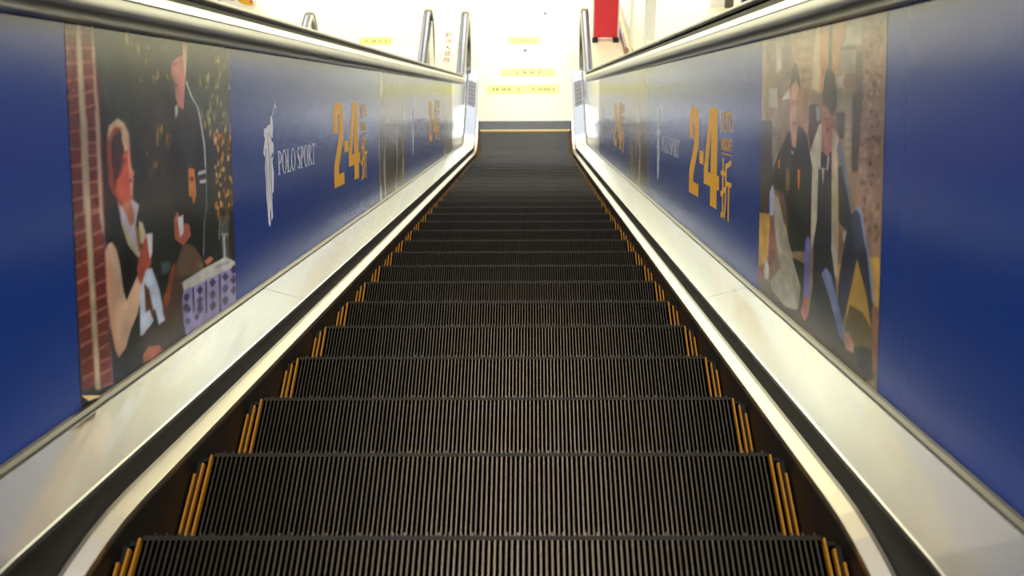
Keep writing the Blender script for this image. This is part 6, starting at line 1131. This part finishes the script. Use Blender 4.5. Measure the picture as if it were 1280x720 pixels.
def balustrade(side, root, segs=True, dh=0.0):
    """inner steel panel is the part; everything bolted to it is its sub-part"""
    yE = 14.45
    # steel panel (bare under the advert sheets), with the round newel plate at the lower end
    hp0, hp1 = .09, .735+dh
    pan = sweep('balustrade', [(.650, hp0), (.650, hp1), (.662, hp1), (.662, hp0)], -.9, YC, PB, side, 'panel', root)
    # newel plate
    v = []; n = 20
    for x in (.650, .662):
        v += [(side*x, YC + (hp1-HC)*math.sin(PI*i/n), HC + (hp1-HC)*math.cos(PI*i/n)) for i in range(n+1)]
    k = n+1
    link_mesh('newel_plate', v, [tuple(range(k)), tuple(range(k, 2*k))] + [(j, (j+1) % k, k+(j+1) % k, k+j) for j in range(k)], 'panel', pan)
    # moulding: rounded lower roll, fine groove, bright ledge
    roll = [(.651, .7245), (.640, .7215), (.628, .7285), (.618, .739), (.614, .751), (.616, .760), (.6195, .7665), (.620, .7700), (.650, .7700)]
    sweep('moulding', [(x, h+dh) for x, h in roll], -.9, YC, PB, side, 'mould', pan, turn=180, smooth=True)
    led = [(.6195, .7720), (.6205, .7735), (.630, .7918), (.655, .7935), (.655, .7720)]
    sweep('ledge', [(x, h+dh) for x, h in led], -.9, YC, PB, side, 'ledge', pan, turn=180)
    gd = [(.634, .770), (.634, .806), (.692, .806), (.692, .770)]
    sweep('handrail_guide', [(x, h+dh) for x, h in gd], -.9, YC, PB, side, 'gap', pan, turn=180)
    hr = [(.628, .8035), (.6225, .8065), (.621, .812), (.6245, .8180), (.634, .8215), (.650, .8240), (.670, .8240), (.688, .8215), (.698, .8180), (.7015, .812), (.700, .8065), (.694, .8035)]
    e = .008 if dh else 0
    sweep('handrail', [(x, h+dh+e) for x, h in hr], -.9, YC, PB, side, 'rubber', pan, turn=171, smooth=True)
    # deck: two bright steel lengths with a fine joint
    dp = [(.530, .0735), (.5325, .0752), (.640, .1035), (.6472, .1035), (.6472, .085), (.545, .060), (.530, .066)]
    ys = [-.9, 2.98, 6.4, 9.9, 12.35, 14.52]
    for a, b_ in zip(ys, ys[1:]):
        sweep('deck', dp, a+.0022, b_-.0022, PB, side, 'deck', pan)
    sweep('bead', [(.637, .1035), (.637, .1075), (.6415, .1125), (.6472, .1140), (.6472, .1036)], -.9, 14.5, PB, side, 'bead', pan)
    # dark fascia between the deck edge and the skirt strip
    ys_ = samples(-.6, 13.62, PA)
    ys_ = sorted(set(ys_) | set(samples(-.6, 13.62, PB)))
    v = []; f = []
    for y in ys_:
        ya, za = frame(y, -.03, PA); yb, zb = frame(y, .070, PB)
        v += [(side*.531, ya, za), (side*.531, yb, zb), (side*.545, yb, zb), (side*.545, ya, za)]
    for i in range(len(ys_)-1):
        for j in range(4): f.append((i*4+j, i*4+(j+1) % 4, i*4+4+(j+1) % 4, i*4+4+j))
    link_mesh('fascia', v, f, 'gap', pan)
    sweep('skirt_panel', [(.5045, -.30), (.5045, .012), (.512, .012), (.512, -.30)], -.55, 13.60, PA, side, 'skirt', pan)
    for a, b_ in ((-.55, 3.36), (3.36, 7.2), (7.2, 10.9), (10.9, 13.60)):
        sweep('skirt_strip', [(.5035, .010), (.5035, .0185), (.5045, .0195), (.526, .0265), (.5305, .0300), (.5305, -.012), (.508, -.012)], a+.0012, b_-.0012, PA, side, ['strip', 'bead'], pan, pm=[0, 0, 0, 1, 1, 1, 1])
    # outer cladding and newel base box
    sweep('outer_cladding', [(.700, -.35), (.700, .79+dh), (.706, .79+dh), (.706, -.35)], -.9, 13.9, PB, side, 'bead', pan)
    bb = MB().box(min(side*.532, side*.706), max(side*.532, side*.706), 13.56, 14.56, 0, .0595)
    bb.box(min(side*.652, side*.706), max(side*.652, side*.706), 13.9, 14.56, .06, .70)
    bb.build('newel_base', 'ledge', pan)
    # grey safety label near the lower end of the deck
    if segs:
        lb = MB(); y0, y1 = 13.72, 14.26
        za = lambda x: .0775 + (x-.54)*.26 + .0007
        lb.add([(side*x, y, za(x)) for x, y in ((.545, y0), (.632, y0+.03), (.632, y1+.03), (.545, y1))], [(0, 1, 2, 3)])
        for i in range(5):
            ya = y0+.06+i*.09
            lb.add([(side*x, y, za(x)+.0004) for x, y in ((.56, ya), (.618, ya+.02), (.618, ya+.04), (.56, ya+.02))], [(0, 1, 2, 3)], 1)
        o = lb.build('safety_label', ['grey_label', 'ink2'], pan); o['label'] = 'grey label with rows of small print'
    return pan

esc = thing('escalator', 'descending escalator in the middle with black ribbed steps and bright steel edges', 'escalator', (0, 0, 0))
def fit_steps(root, proto):
    first = True
    for k in range(-4, 30):
        y = 1.797 + .4*k; z, th = path(y, PA)
        st = copy_tree(proto)
        st.parent = root; st.location = (0, y, z)
for sd, dh in ((-1, 0.0), (1, .019)): balustrade(sd, esc, True, dh)
for k in range(-4, 30):
    y = 1.797 + .4*k
    st = step0 if k == -4 else copy_tree(step0)
    st.parent = esc; st.location = (0, y, path(y, PA)[0] - (.003 if k == 29 else 0))

def comb_parts(root):
    cb = MB()
    n = 118
    for i in range(n):
        x = -.47 + (i+1)*.94/n
        if x > .468: break
        cb.add([(x+a*.0018, y, z) for a in (-1, 1) for y, z in ((13.325, -.004), (13.325, .0015), (13.36, .006), (13.36, -.004))],
               [(0,1,2,3),(4,5,6,7),(0,1,5,4),(1,2,6,5),(2,3,7,6)])
    cb.box(-.485, .485, 13.345, 13.375, .001, .0085)
    cb.build('comb', 'comb', root)['label'] = 'yellow comb teeth'
    cp = MB().box(-.503, .503, 13.375, 13.545, -.03, .006)
    for i in range(60):
        x = -.48 + i*.96/59; cp.box(x-.004, x+.004, 13.38, 13.54, .006, .010, 1)
    cp.build('comb_plate', ['dark', 'combp'], root)
    MB().box(-.530, .530, 13.547, 13.70, -.04, .012).build('landing_frame', 'plate', root)
    MB().box(-.530, .530, 13.705, 15.20, -.04, .010).build('landing_plate', 'plate', root)
    tp = MB().box(-.53, .53, -1.62, .02, uf-.06, uf+.012).box(-.503, .503, .02, .10, uf-.03, uf+.008)
    tp.build('landing_plate', 'plate', root)
comb_parts(esc)

# neighbouring escalator to the left: only its two rounded lower ends rise above our handrail
nb = thing('escalator', 'neighbouring escalator on the left, only its rounded newel ends showing above the handrail', 'escalator', (0, 0, 0))
for ch in list(esc.children):
    copy_tree(ch, nb)
nb.location = (-1.735, 0, 0)

# ------------------------------------------------------------------ floor markings of the lower hall
def rect_sheet(x0, x1, y0, y1, z=.0, t=.002): return (x0, x1, y0, y1, z, z+t)
def floor_sticker(cx, cy, w, d, groups, label, z, rz=0.0):
    r = thing('floor_sticker', label, 'sticker', (cx, cy, z), 'yellow floor stickers')
    r.rotation_euler = (0, 0, rz)
    MB().box(-w/2, w/2, -d/2, d/2, 0, .0015).build('sheet', 'sticker', r)
    ink = MB()
    for gx, n, s in groups:
        for i in range(n):
            x = gx + i*.026*s
            ink.box(x, x+.020*s, -.026, -.004, .0015, .0021); ink.box(x+.006*s, x+.012*s, -.034, .028, .0015, .0021)
            ink.box(x, x+.020*s, .008, .022, .0015, .0021)
    ink.build('lettering', 'ink', r)
floor_sticker(-.205, 14.235, .44, .20, ((-.16, 1, 1), (-.12, 1, 1.3), (-.06, 2, 1), (.0, 2, 1), (.12, 1, 1)), 'yellow floor sticker nearest the comb, left half of the pair', .0101, -.01)
floor_sticker(.20, 14.235, .36, .20, ((-.12, 1, 1), (-.05, 2, 1), (.01, 3, 1), (.11, 1, 1)), 'yellow floor sticker nearest the comb, right half of the pair', .0101, -.01)
floor_sticker(.03, 14.62, .62, .18, ((-.13, 1, 1), (-.05, 1, 1.4), (.03, 2, .9), (.12, 1, 1)), 'yellow floor sticker in the middle of the landing, behind the pair', .0101, -.01)
floor_sticker(-.01, 15.41, .38, .18, ((-.12, 1, 1), (-.05, 3, .8), (.03, 2, .8), (.11, 1, 1)), 'small yellow floor sticker farthest out on the hall floor ahead', .0001, -.01)
floor_sticker(-1.775, 15.41, .38, .18, ((-.12, 1, 1), (-.05, 3, .8), (.03, 2, .8), (.11, 1, 1)), 'small yellow floor sticker in front of the left neighbouring escalator', .0001, -.01)
for x, y, lab in ((.0, 15.14, 'small black stud on the floor between two yellow stickers'), (.24, 16.1, 'small black stud on the cream floor beyond the farthest sticker')):
    v = [(.022*math.cos(a*PI/6), .03*math.sin(a*PI/6), z) for z in (0, .006) for a in range(12)]
    z = .0101 if y < 15.2 else 0.0
    o = link_mesh('floor_stud', v, [tuple(range(12)), tuple(range(12, 24))] + [(a, (a+1) % 12, 12+(a+1) % 12, 12+a) for a in range(12)], 'black')
    o.location = (x, y, z); tag(o, lab, 'floor stud')
# red upright characters between the two newels
gl = [
 ['0,0,.3,1', '.0,.4,.35,.52', '.45,0,.55,1', '.45,.85,1,1', '.45,.42,1,.55', '.9,0,1,1', '.0,.85,.3,.95'],
 ['.1,.0,.22,1', '0,.6,.4,.7', '.5,.8,1,.9', '.55,.5,.95,.6', '.5,0,.6,.9', '.88,0,.98,.9', '.2,.25,.9,.33'],
 None,
 ['0,.8,.45,.95', '.15,0,.28,1', '0,.4,.45,.52', '.55,0,.68,1', '.55,.85,1,1', '.55,.45,1,.56', '.88,0,1,1', '.3,0,1,.1'],
 ['0,.0,.14,.9', '.0,.8,.5,.95', '.25,.2,.38,1', '.5,.1,1,.22', '.55,.4,1,.52', '.7,0,.82,1', '.5,.7,1,.82'],
]
sg = thing('floor_lettering', 'column of red characters stuck on the floor between the two escalator ends', 'lettering', (-.945, 14.80, 0))
for i, g in enumerate(gl):
    y = .70 - i*.155; w, d = .065, .115; mb = MB()
    if g is None:
        mb.box(.015, .035, y+.04, y+.085, 0, .0015); mb.add([(.03, y+.045, .0015), (.04, y+.055, .0015), (.07, y+.005, .0015), (.062, y, .0015)], [(0, 1, 2, 3)])
        mb.build('pictogram', 'black', sg)
    else:
        for q in g:
            a, b_, c, e = map(float, q.split(',')); mb.box(a*w, c*w, y+b_*d, y+e*d, 0, .0015)
        mb.build('character', 'redink', sg)

# ------------------------------------------------------------------ things standing in the lower hall
rs = thing('display_stand', 'tall red display stand on the floor right of the escalator end', 'stand', (.945, 15.36, 0))
v = []
mb = MB().box(-.14, .14, 0, .13, .06, 1.7)
mb.build('board', 'red', rs)
mb = MB().box(-.158, -.141, -.004, .134, .02, 1.72).box(.141, .158, -.004, .134, .02, 1.72)
mb.build('side_frame', 'whitep', rs)
for fx in (-.1225, .1225): MB().box(fx-.0325, fx+.0325, -.02, .15, 0, .058).build('foot', 'black', rs)
gs = thing('glass_screen', 'glass screen with brass base rail beside the red display stand', 'screen', (1.20, 15.05, 0))
gs.rotation_euler = (0, 0, math.radians(4.5))
MB().box(-.045, -.012, 0, 1.1, 0, .10).build('base_trim', 'mauve', gs)
MB().box(-.010, .05, 0, 1.1, 0, .08).build('base_rail', 'goldedge', gs)
MB().box(.008, .030, .01, 1.08, .08, 1.9).build('pane', 'glass', gs)
mb = MB().box(.004, .036, -.02, .01, 0, 2.0); mb.build('post', 'chrome', gs)
mb = MB().box(.004, .036, 1.08, 1.11, 0, 2.0); mb.build('post', 'chrome', gs)
# folding white board
ab = thing('a_frame_board', 'white folding board on thin grey legs right of the glass screen', 'board', (1.42, 15.24, 0))
for s, nm in ((-1, 'front_leg'), (1, 'rear_leg')):
    mb = MB()
    for x0 in (-.030, .070):
        mb.add([(x0+dx, s*.16*(1-t)+dy, .95*t) for t in (0, 1) for dx in (0, .014) for dy in (0, .014)], [(0,1,3,2),(4,5,7,6),(0,1,5,4),(2,3,7,6),(0,2,6,4),(1,3,7,5)])
    mb.build('leg', 'chrome', ab)
mb = MB().add([(x, y, z) for x in (-.014, .068) for y, z in ((-.132, .15), (-.012, .93), (0, .93), (-.12, .15))], [(0,1,2,3),(4,5,6,7),(0,1,5,4),(1,2,6,5),(2,3,7,6),(0,3,7,4)])
mb.build('board', 'whitep', ab)
pb = thing('info_column', 'grey column with a white side by the upper right edge', 'column', (2.50, 16.22, 0))
MB().box(-.05, .05, 0, .1, 0, .9).build('shaft', 'bead', pb); MB().box(-.24, -.055, .02, .08, 0, .8).build('side_panel', 'whitep', pb)
nbx = thing('product_box', 'dark blue box on the floor at the upper right edge', 'box', (2.74, 16.30, 0))
MB().box(-.07, .12, 0, .25, 0, .35).build('carton', 'navy', nbx); MB().box(-.072, .122, -.002, .252, .351, .37).build('lid', 'whitep', nbx)
# promotional box at the upper left
pr = thing('promotional_box', 'white promotional box with yellow and red print beyond the left handrail', 'box', (-3.62, 16.3, 0))
MB().box(-.42, .30, 0, .4, 0, .62).build('carton', 'whitep', pr)
e = MB(); n = 20
e.add([(.16+.10*math.cos(2*PI*i/n), -.002, .085+.045*math.sin(2*PI*i/n)-.035*math.cos(2*PI*i/n)) for i in range(n)], [tuple(range(n))])
e.build('yellow_print', 'orange', pr)
e = MB().add([(.235+.018*math.cos(2*PI*i/n), -.004, .085+.022*math.sin(2*PI*i/n)) for i in range(n)], [tuple(range(n))]); e.build('red_print', 'redink', pr)
e = MB()
for i in range(5): e.box(-.34+i*.08, -.29+i*.08, -.003, -.001, .10+.01*(i % 2), .19)
e.build('lettering', 'brownink', pr)

# ------------------------------------------------------------------ advert sheets on the balustrade panels
C30, S30 = math.cos(PI/6), .5
def W(side, s, h, off=0.0):                    # s along the incline from the viewer, h perpendicular to it
    return (side*(.650-off), s*C30 + h*S30, 8.15 - s*S30 + h*C30)
HB, HTL, HTR = -.4970, .1160, .1355
def top_h(side): return HTL if side < 0 else HTR
def polys(mb, shapes, side, a0, sgn, h0, m=0, off=.0022, th=.0003):
    """shapes: list of (outer, [holes]) in local (a, h); printed on the sheet"""
    for si, (outer, holes) in enumerate(shapes):
        off_ = off + si*.00004
        loops = [outer] + holes
        vs = [Vector((x, y, 0)) for lp in loops for x, y in lp]
        tris = tessellate_polygon([[Vector((x, y, 0)) for x, y in lp] for lp in loops])
        n = len(mb.v); mb.v += [W(side, a0 + sgn*v.x, h0 + v.y, off_) for v in vs]
        for t in tris: mb.f.append(tuple(n+i for i in t)); mb.m.append(m)
def scale(shapes, sx, sy, ox=0, oy=0):
    return [([(x*sx+ox, y*sy+oy) for x, y in o], [[(x*sx+ox, y*sy+oy) for x, y in hh] for hh in hs]) for o, hs in shapes]
TWO = [([(0,.64),(0,.86),(.06,.93),(.2,.985),(.4,1),(.6,1),(.8,.985),(.94,.93),(1,.86),(1,.66),(.95,.55),(.5,.26),(.46,.2),(.46,.145),(1,.145),(1,0),(0,0),(0,.19),(.06,.29),(.5,.57),(.58,.66),(.58,.83),(.54,.87),(.46,.87),(.42,.83),(.42,.64)], [])]
FOUR = [([(.36,1),(.86,1),(.86,.335),(1,.335),(1,.195),(.86,.195),(.86,0),(.45,0),(.45,.195),(0,.195),(0,.35)], [[(.27,.335),(.46,.335),(.46,.82)]])]
def ell(cx, cy, rx, ry, a0=0, a1=360, n=22): return [(cx+rx*math.cos(math.radians(a0+(a1-a0)*i/n)), cy+ry*math.sin(math.radians(a0+(a1-a0)*i/n))) for i in range(n+(0 if a1-a0 == 360 else 1))]
def rc(x0, y0, x1, y1): return ([(x0, y0), (x1, y0), (x1, y1), (x0, y1)], [])
def bowl(x, y, rx, ry): return (ell(x, y, rx, ry, -90, 90) + ell(x, y, rx*.62, ry*.86, 90, -90), [])
gP = [rc(.10,0,.26,1), rc(0,0,.38,.04), rc(0,.96,.26,1), bowl(.26,.73,.42,.27)]
gR = gP + [([(.30,.5),(.44,.5),(.80,.04),(.86,0),(.66,0)], [])]
gO = [(ell(.45,.5,.43,.52), [ell(.45,.5,.26,.47)])]
gL = [rc(.10,0,.26,1), rc(0,.96,.38,1), rc(0,0,.7,.045), ([(.55,.045),(.70,.045),(.72,.28)], [])]
gT = [rc(.30,0,.46,1), rc(.20,0,.56,.04), rc(0,.95,.76,1), ([(0,.95),(.08,.95),(0,.72)], []), ([(.76,.95),(.68,.95),(.76,.72)], [])]
def ribbon(pts, ws):
    a = []; b_ = []
    for i, (x, y) in enumerate(pts):
        p = pts[max(0, i-1)]; q = pts[min(len(pts)-1, i+1)]; dx, dy = q[0]-p[0], q[1]-p[1]; n = math.hypot(dx, dy) or 1
        a.append((x-dy/n*ws[i], y+dx/n*ws[i])); b_.append((x+dy/n*ws[i], y-dx/n*ws[i]))
    return (a+b_[::-1], [])
gS = [ribbon([(.56,.80),(.50,.92),(.36,.975),(.20,.93),(.12,.80),(.17,.66),(.36,.52),(.54,.37),(.58,.22),(.50,.07),(.33,.025),(.16,.08),(.08,.22)], [.02,.03,.035,.05,.07,.09,.10,.09,.07,.05,.03,.03,.02])]
WORD = [(gP, .74), (gO, .95), (gL, .78), (gO, 1.25), (gS, .74), (gP, .74), (gO, .95), (gR, .88), (gT, .8)]
HORSE = [(0.292,-0.017),(0.302,-0.024),(0.311,-0.033),(0.296,-0.036),(0.288,-0.027),(0.233,-0.058),(0.218,-0.074),(0.24,-0.078),(0.252,-0.087),(0.231,-0.093),(0.245,-0.11),(0.218,-0.118),(0.249,-0.129),(0.249,-0.152),(0.228,-0.18),(0.244,-0.21),(0.233,-0.262),(0.212,-0.267),(0.208,-0.296),(0.213,-0.332),(0.191,-0.341),(0.178,-0.299),(0.169,-0.316),(0.177,-0.346),(0.163,-0.356),(0.142,-0.343),(0.133,-0.296),(0.121,-0.272),(0.121,-0.232),(0.111,-0.192),(0.121,-0.164),(0.092,-0.151),(0.108,-0.129),(0.123,-0.113),(0.108,-0.104),(0.114,-0.085),(0.152,-0.085),(0.165,-0.078),(0.204,-0.076),(0.223,-0.058),(0.277,-0.028)]
def text_shapes(txt):
    cu = bpy.data.curves.new('t', 'FONT'); cu.body = txt; cu.resolution_u = 3
    ob = bpy.data.objects.new('t', cu); C.objects.link(ob); dg = bpy.context.evaluated_depsgraph_get()
    me = bpy.data.meshes.new_from_object(ob.evaluated_get(dg))
    v = [(p.co.x, p.co.y) for p in me.vertices]; f = [tuple(p.vertices) for p in me.polygons]
    bpy.data.objects.remove(ob); bpy.data.curves.remove(cu); bpy.data.meshes.remove(me)
    x0 = min(p[0] for p in v); x1 = max(p[0] for p in v); y0 = min(p[1] for p in v); y1 = max(p[1] for p in v)
    return [((x-x0)/(x1-x0), (y-y0)/(y1-y0)) for x, y in v], f
def put_text(mb, txt, side, a0, a1, h0, h1, off=.0022, bold=0.0):
    v, f = text_shapes(txt)
    for dx in ((0,) if not bold else (-bold, 0, bold)):
        n = len(mb.v); mb.v += [W(side, a0+(a1-a0)*(x+dx), h0+(h1-h0)*y, off+dx*.001) for x, y in v]
        for q in f: mb.f.append(tuple(n+i for i in q)); mb.m.append(0)
def sheet(side, s0, s1, mat_, name, label, cat='poster', lo=HB, group=None):
    t = top_h(side)
    o = MB(); n = 1
    p = [W(side, s, h, off) for off in (.0001, .0018) for s, h in ((s0, lo), (s1, lo), (s1, t), (s0, t))]
    o.add(p, [(0,1,2,3),(4,5,6,7),(0,1,5,4),(1,2,6,5),(2,3,7,6),(3,0,4,7)])
    ob = o.build(name, mat_); tag(ob, label, cat, group); return ob
def logo(sh, side, sgn, s_h, s_w0, s_w1, h_word, s_n0, s_n1, hN0, hN1, hh=0.0, full=True):
    """rider emblem, serif words, big numerals and the small column beside them, reading left to right"""
    mb = MB(); polys(mb, [(HORSE, [])], side, s_h, sgn, hh)
    polys(mb, scale([(ell(0,0,1,1), [])], .022, .030), side, s_h + sgn*.225, sgn, hh-.083, off=.0024)
    mb.build('rider_emblem', 'white', sh)['label'] = 'white horse and rider emblem'
    mb = MB()
    for sl in ([(.125,-.14),(.135,-.24),(.150,-.30),(.141,-.24),(.133,-.14)], [(.165,-.12),(.172,-.20),(.168,-.29),(.180,-.20),(.171,-.12)], [(.200,-.16),(.196,-.24),(.190,-.31),(.203,-.24),(.206,-.16)],
               [(.205,-.105),(.225,-.125),(.236,-.122),(.222,-.114)], [(.150,-.100),(.163,-.125),(.156,-.102)], [(.180,-.095),(.195,-.118),(.188,-.098)], [(.225,-.152),(.210,-.168),(.243,-.163)]):
        polys(mb, [(sl, [])], side, s_h, sgn, hh, off=.0026)
    mb.build('emblem_lines', 'blue', sh)
    mb = MB(); tot = sum(w for g, w in WORD) - .1; L = abs(s_w1-s_w0); x = 0
    for g, w in WORD:
        polys(mb, scale(g, L/tot, .068, x*L/tot), side, s_w0, sgn, h_word, off=.0022); x += w
    mb.build('lettering', 'white', sh)['label'] = 'white serif words'
    L = abs(s_n1-s_n0); H = hN1-hN0; u = L/1.06
    mb = MB()
    polys(mb, scale(TWO, .285*u, H), side, s_n0, sgn, hN0)
    polys(mb, [rc(.305*u, H*.385, .415*u, H*.525)], side, s_n0, sgn, hN0)
    polys(mb, scale(FOUR, .375*u, H*1.01), side, s_n0 + sgn*.43*u, sgn, hN0-.01*H)
    mb.build('numerals', 'gold', sh)['label'] = 'large yellow numerals'
    mb = MB(); a0 = s_n0 + sgn*.845*u; a1 = s_n0 + sgn*1.06*u
    put_text(mb, 'UP TO', side, a0, a1, hN0+H*.78, hN0+H*.97, bold=.012)
    put_text(mb, '80%OFF', side, a0, a1, hN0+H*.60, hN0+H*.72, bold=.008)
    mb.add([W(side, a, h, .0022) for a, h in ((a0, hN0+H*.565), (a1, hN0+H*.565), (a1, hN0+H*.575), (a0, hN0+H*.575))], [(0, 1, 2, 3)])
    put_text(mb, '\u6298', side, a0, a1, hN0-.06*H, hN0+H*.53, bold=.03)
    mb.build('small_print', 'gold', sh)['label'] = 'small yellow print'

# printed photographs: painted into the colour attribute of a fine grid
def raster(art, nu, nv, bgc):
    U, V = np.meshgrid((np.arange(nu))/(nu-1), (np.arange(nv))/(nv-1))
    img = np.zeros((nv, nu, 3)); img[:] = bgc
    for col, al, pts in art:
        P_ = np.array(pts); u0, v0 = P_.min(0); u1, v1 = P_.max(0)
        i0 = max(0, int(u0*(nu-1))-1); i1 = min(nu, int(u1*(nu-1))+3); j0 = max(0, int(v0*(nv-1))-1); j1 = min(nv, int(v1*(nv-1))+3)
        if i1 <= i0 or j1 <= j0: continue
        cov = np.zeros((j1-j0, i1-i0))
        for ox, oy in ((-.3, -.15), (.1, -.35), (.3, .2), (-.15, .3)):
            x = U[j0:j1, i0:i1] + ox/(nu-1); y = V[j0:j1, i0:i1] + oy/(nv-1); ins = np.zeros(x.shape, bool)
            for k in range(len(P_)):
                xa, ya = P_[k]; xb, yb = P_[(k+1) % len(P_)]
                if ya == yb: continue
                c = ((ya > y) != (yb > y)) & (x < (xb-xa)*(y-ya)/(yb-ya)+xa); ins ^= c
            cov += ins*.25
        a = (cov*al)[..., None]; img[j0:j1, i0:i1] = img[j0:j1, i0:i1]*(1-a) + np.array(col)*a
    k = img.copy(); k[:, 1:-1] = img[:, 1:-1]*.5 + (img[:, :-2]+img[:, 2:])*.25; img = k.copy()
    img[1:-1] = k[1:-1]*.5 + (k[:-2]+k[2:])*.25
    for _ in range(2):
        k = img.copy(); k[:, 1:-1] = img[:, 1:-1]*.6 + (img[:, :-2]+img[:, 2:])*.2; img = k.copy(); img[1:-1] = k[1:-1]*.6 + (k[:-2]+k[2:])*.2
    r_ = np.random.RandomState(3)
    for n_, am in ((9, .16), (28, .12)):                # mottled ink density
        g = r_.rand(n_+2, n_+2); yy = V*n_; xx = U*n_; yi = yy.astype(int); xi = xx.astype(int); fy = yy-yi; fx = xx-xi
        t_ = (g[yi, xi]*(1-fx)+g[yi, xi+1]*fx)*(1-fy) + (g[yi+1, xi]*(1-fx)+g[yi+1, xi+1]*fx)*fy
        img *= (1 + am*(t_[..., None]*2-1))
    img *= (1 + .06*(r_.rand(nv, nu, 1)-.5))
    return np.clip(img, 0, 255)
def photo(side, s0, s1, img, name, label, lo=HB):
    nv, nu, _ = img.shape; t = top_h(side)
    S_, H_ = np.meshgrid(np.linspace(s0, s1, nu), np.linspace(lo, t, nv))
    v = np.stack([np.full(S_.shape, side*(.650-.0020)), S_*C30+H_*S30, 8.15-S_*S30+H_*C30], -1).reshape(-1, 3)
    idx = np.arange(nu*nv).reshape(nv, nu)
    f = np.stack([idx[:-1, :-1], idx[:-1, 1:], idx[1:, 1:], idx[1:, :-1]], -1).reshape(-1, 4)
    if side > 0: f = f[:, ::-1]
    b0 = len(v); corners = [(s0, lo), (s1, lo), (s1, t), (s0, t)]
    back = np.array([W(side, s, h, .0001) for s, h in corners])
    rim = [idx[0, 0], idx[0, -1], idx[-1, -1], idx[-1, 0]]
    faces = f.tolist() + [[b0, b0+1, b0+2, b0+3]]
    v = np.concatenate([v, back])
    me = bpy.data.meshes.new(name); me.from_pydata(v.tolist(), [], faces); me.materials.append(M['photo'])
    x = img.reshape(-1, 3)/255; x = np.where(x <= .04045, x/12.92, ((x+.055)/1.055)**2.4)
    x = np.concatenate([x, np.tile([[.5, .45, .35]], (4, 1))]); x = np.concatenate([x, np.ones((len(x), 1))], 1)
    ca = me.color_attributes.new('print', 'FLOAT_COLOR', 'POINT'); ca.data.foreach_set('color', x.astype(np.float32).ravel())
    o = bpy.data.objects.new(name, me); C.objects.link(o); tag(o, label, 'poster'); return o

# left panel
b1 = sheet(-1, 1.63, 2.258, 'blue', 'advert_sheet', 'plain blue sheet nearest the viewer on the left panel')
limg = raster(LEFT_ART, 300, 420, (34, 36, 34))
photo(-1, 2.260, 3.485, limg, 'photo_poster', 'large photo poster of a couple at a garden table on the left panel')
b2 = sheet(-1, 3.487, 6.85, 'blue', 'advert_sheet', 'blue sheet with white rider emblem and yellow 2-4 beside the left photo poster')
logo(b2, -1, 1, 3.80, 4.115, 4.82, -.222, 5.285, 6.352, -.334, -.024)
def streaky(nu, nv, seed, base, cols):
    r_ = random.Random(seed); art = []
    for i in range(110):
        x = r_.random(); y = r_.random()*1.1-.05; w = r_.uniform(.012, .04); h = r_.uniform(.10, .42)
        art.append((r_.choice(cols), r_.uniform(.6, 1), [(x-w, y), (x-w*.4, y-h), (x+w*.5, y-h*.8), (x+w, y+h*.1), (x+w*.3, y+h), (x-w*.6, y+h*.6)]))
    return raster(art, nu, nv, base)
i2 = streaky(120, 160, 5, (50, 44, 42), [(215, 205, 190), (100, 86, 76), (24, 22, 24), (18, 18, 22), (190, 180, 165), (80, 62, 54), (40, 40, 52)])
photo(-1, 6.852, 8.34, i2, 'photo_poster', 'far photo poster of people under trees on the left panel')
b3 = sheet(-1, 8.342, 11.95, 'blue', 'advert_sheet', 'farther blue sheet with small rider emblem and 2-4 on the left panel')
logo(b3, -1, 1, 8.66, 9.06, 9.80, -.212, 10.22, 11.40, -.322, -.028)
i3 = streaky(60, 90, 9, (92, 84, 72), [(190, 186, 170), (60, 56, 60), (130, 150, 160), (90, 60, 50), (170, 160, 120)])
photo(-1, 11.952, 13.2, i3, 'photo_poster', 'narrow farthest photo poster near the left newel')
# right panel
b4 = sheet(1, 1.63, 2.383, 'blue', 'advert_sheet', 'plain blue sheet nearest the viewer on the right panel')
rimg = raster(RIGHT_ART, 300, 420, (110, 95, 78))
photo(1, 2.385, 3.665, rimg, 'photo_poster', 'large photo poster of two seated men on the right panel')
b5 = sheet(1, 3.667, 7.187, 'blue', 'advert_sheet', 'blue sheet with yellow 2-4 and white rider emblem beside the right photo poster')
logo(b5, 1, -1, 6.80, 6.445, 5.70, -.246, 5.315, 4.195, -.352, -.042, -.03)
i4 = streaky(120, 160, 11, (56, 46, 44), [(218, 200, 176), (110, 86, 74), (26, 22, 24), (18, 16, 18), (190, 170, 155), (90, 66, 56), (48, 44, 58)])
photo(1, 7.189, 8.62, i4, 'photo_poster', 'far photo poster of people under trees on the right panel')
b6 = sheet(1, 8.622, 12.45, 'blue', 'advert_sheet', 'farther blue sheet with small yellow 2-4 on the right panel')
logo(b6, 1, -1, 11.95, 11.55, 10.85, -.246, 10.17, 9.06, -.345, -.05, -.03)

# lifted corner of the left photo poster
cs, ch_ = 2.262, -.4975
pc = [W(-1, 2.262, -.472, .003), W(-1, 2.345, -.4905, .003), W(-1, 2.325, -.485, .014), W(-1, 2.270, -.482, .012)]
o = link_mesh('curled_corner', pc, [(0, 1, 2, 3)], 'peel', None)
md = o.modifiers.new('thick', 'SOLIDIFY'); md.thickness = .0012
for q in S.objects:
    if q.name == 'photo_poster': o.parent = q
o['label'] = 'curled pale corner'
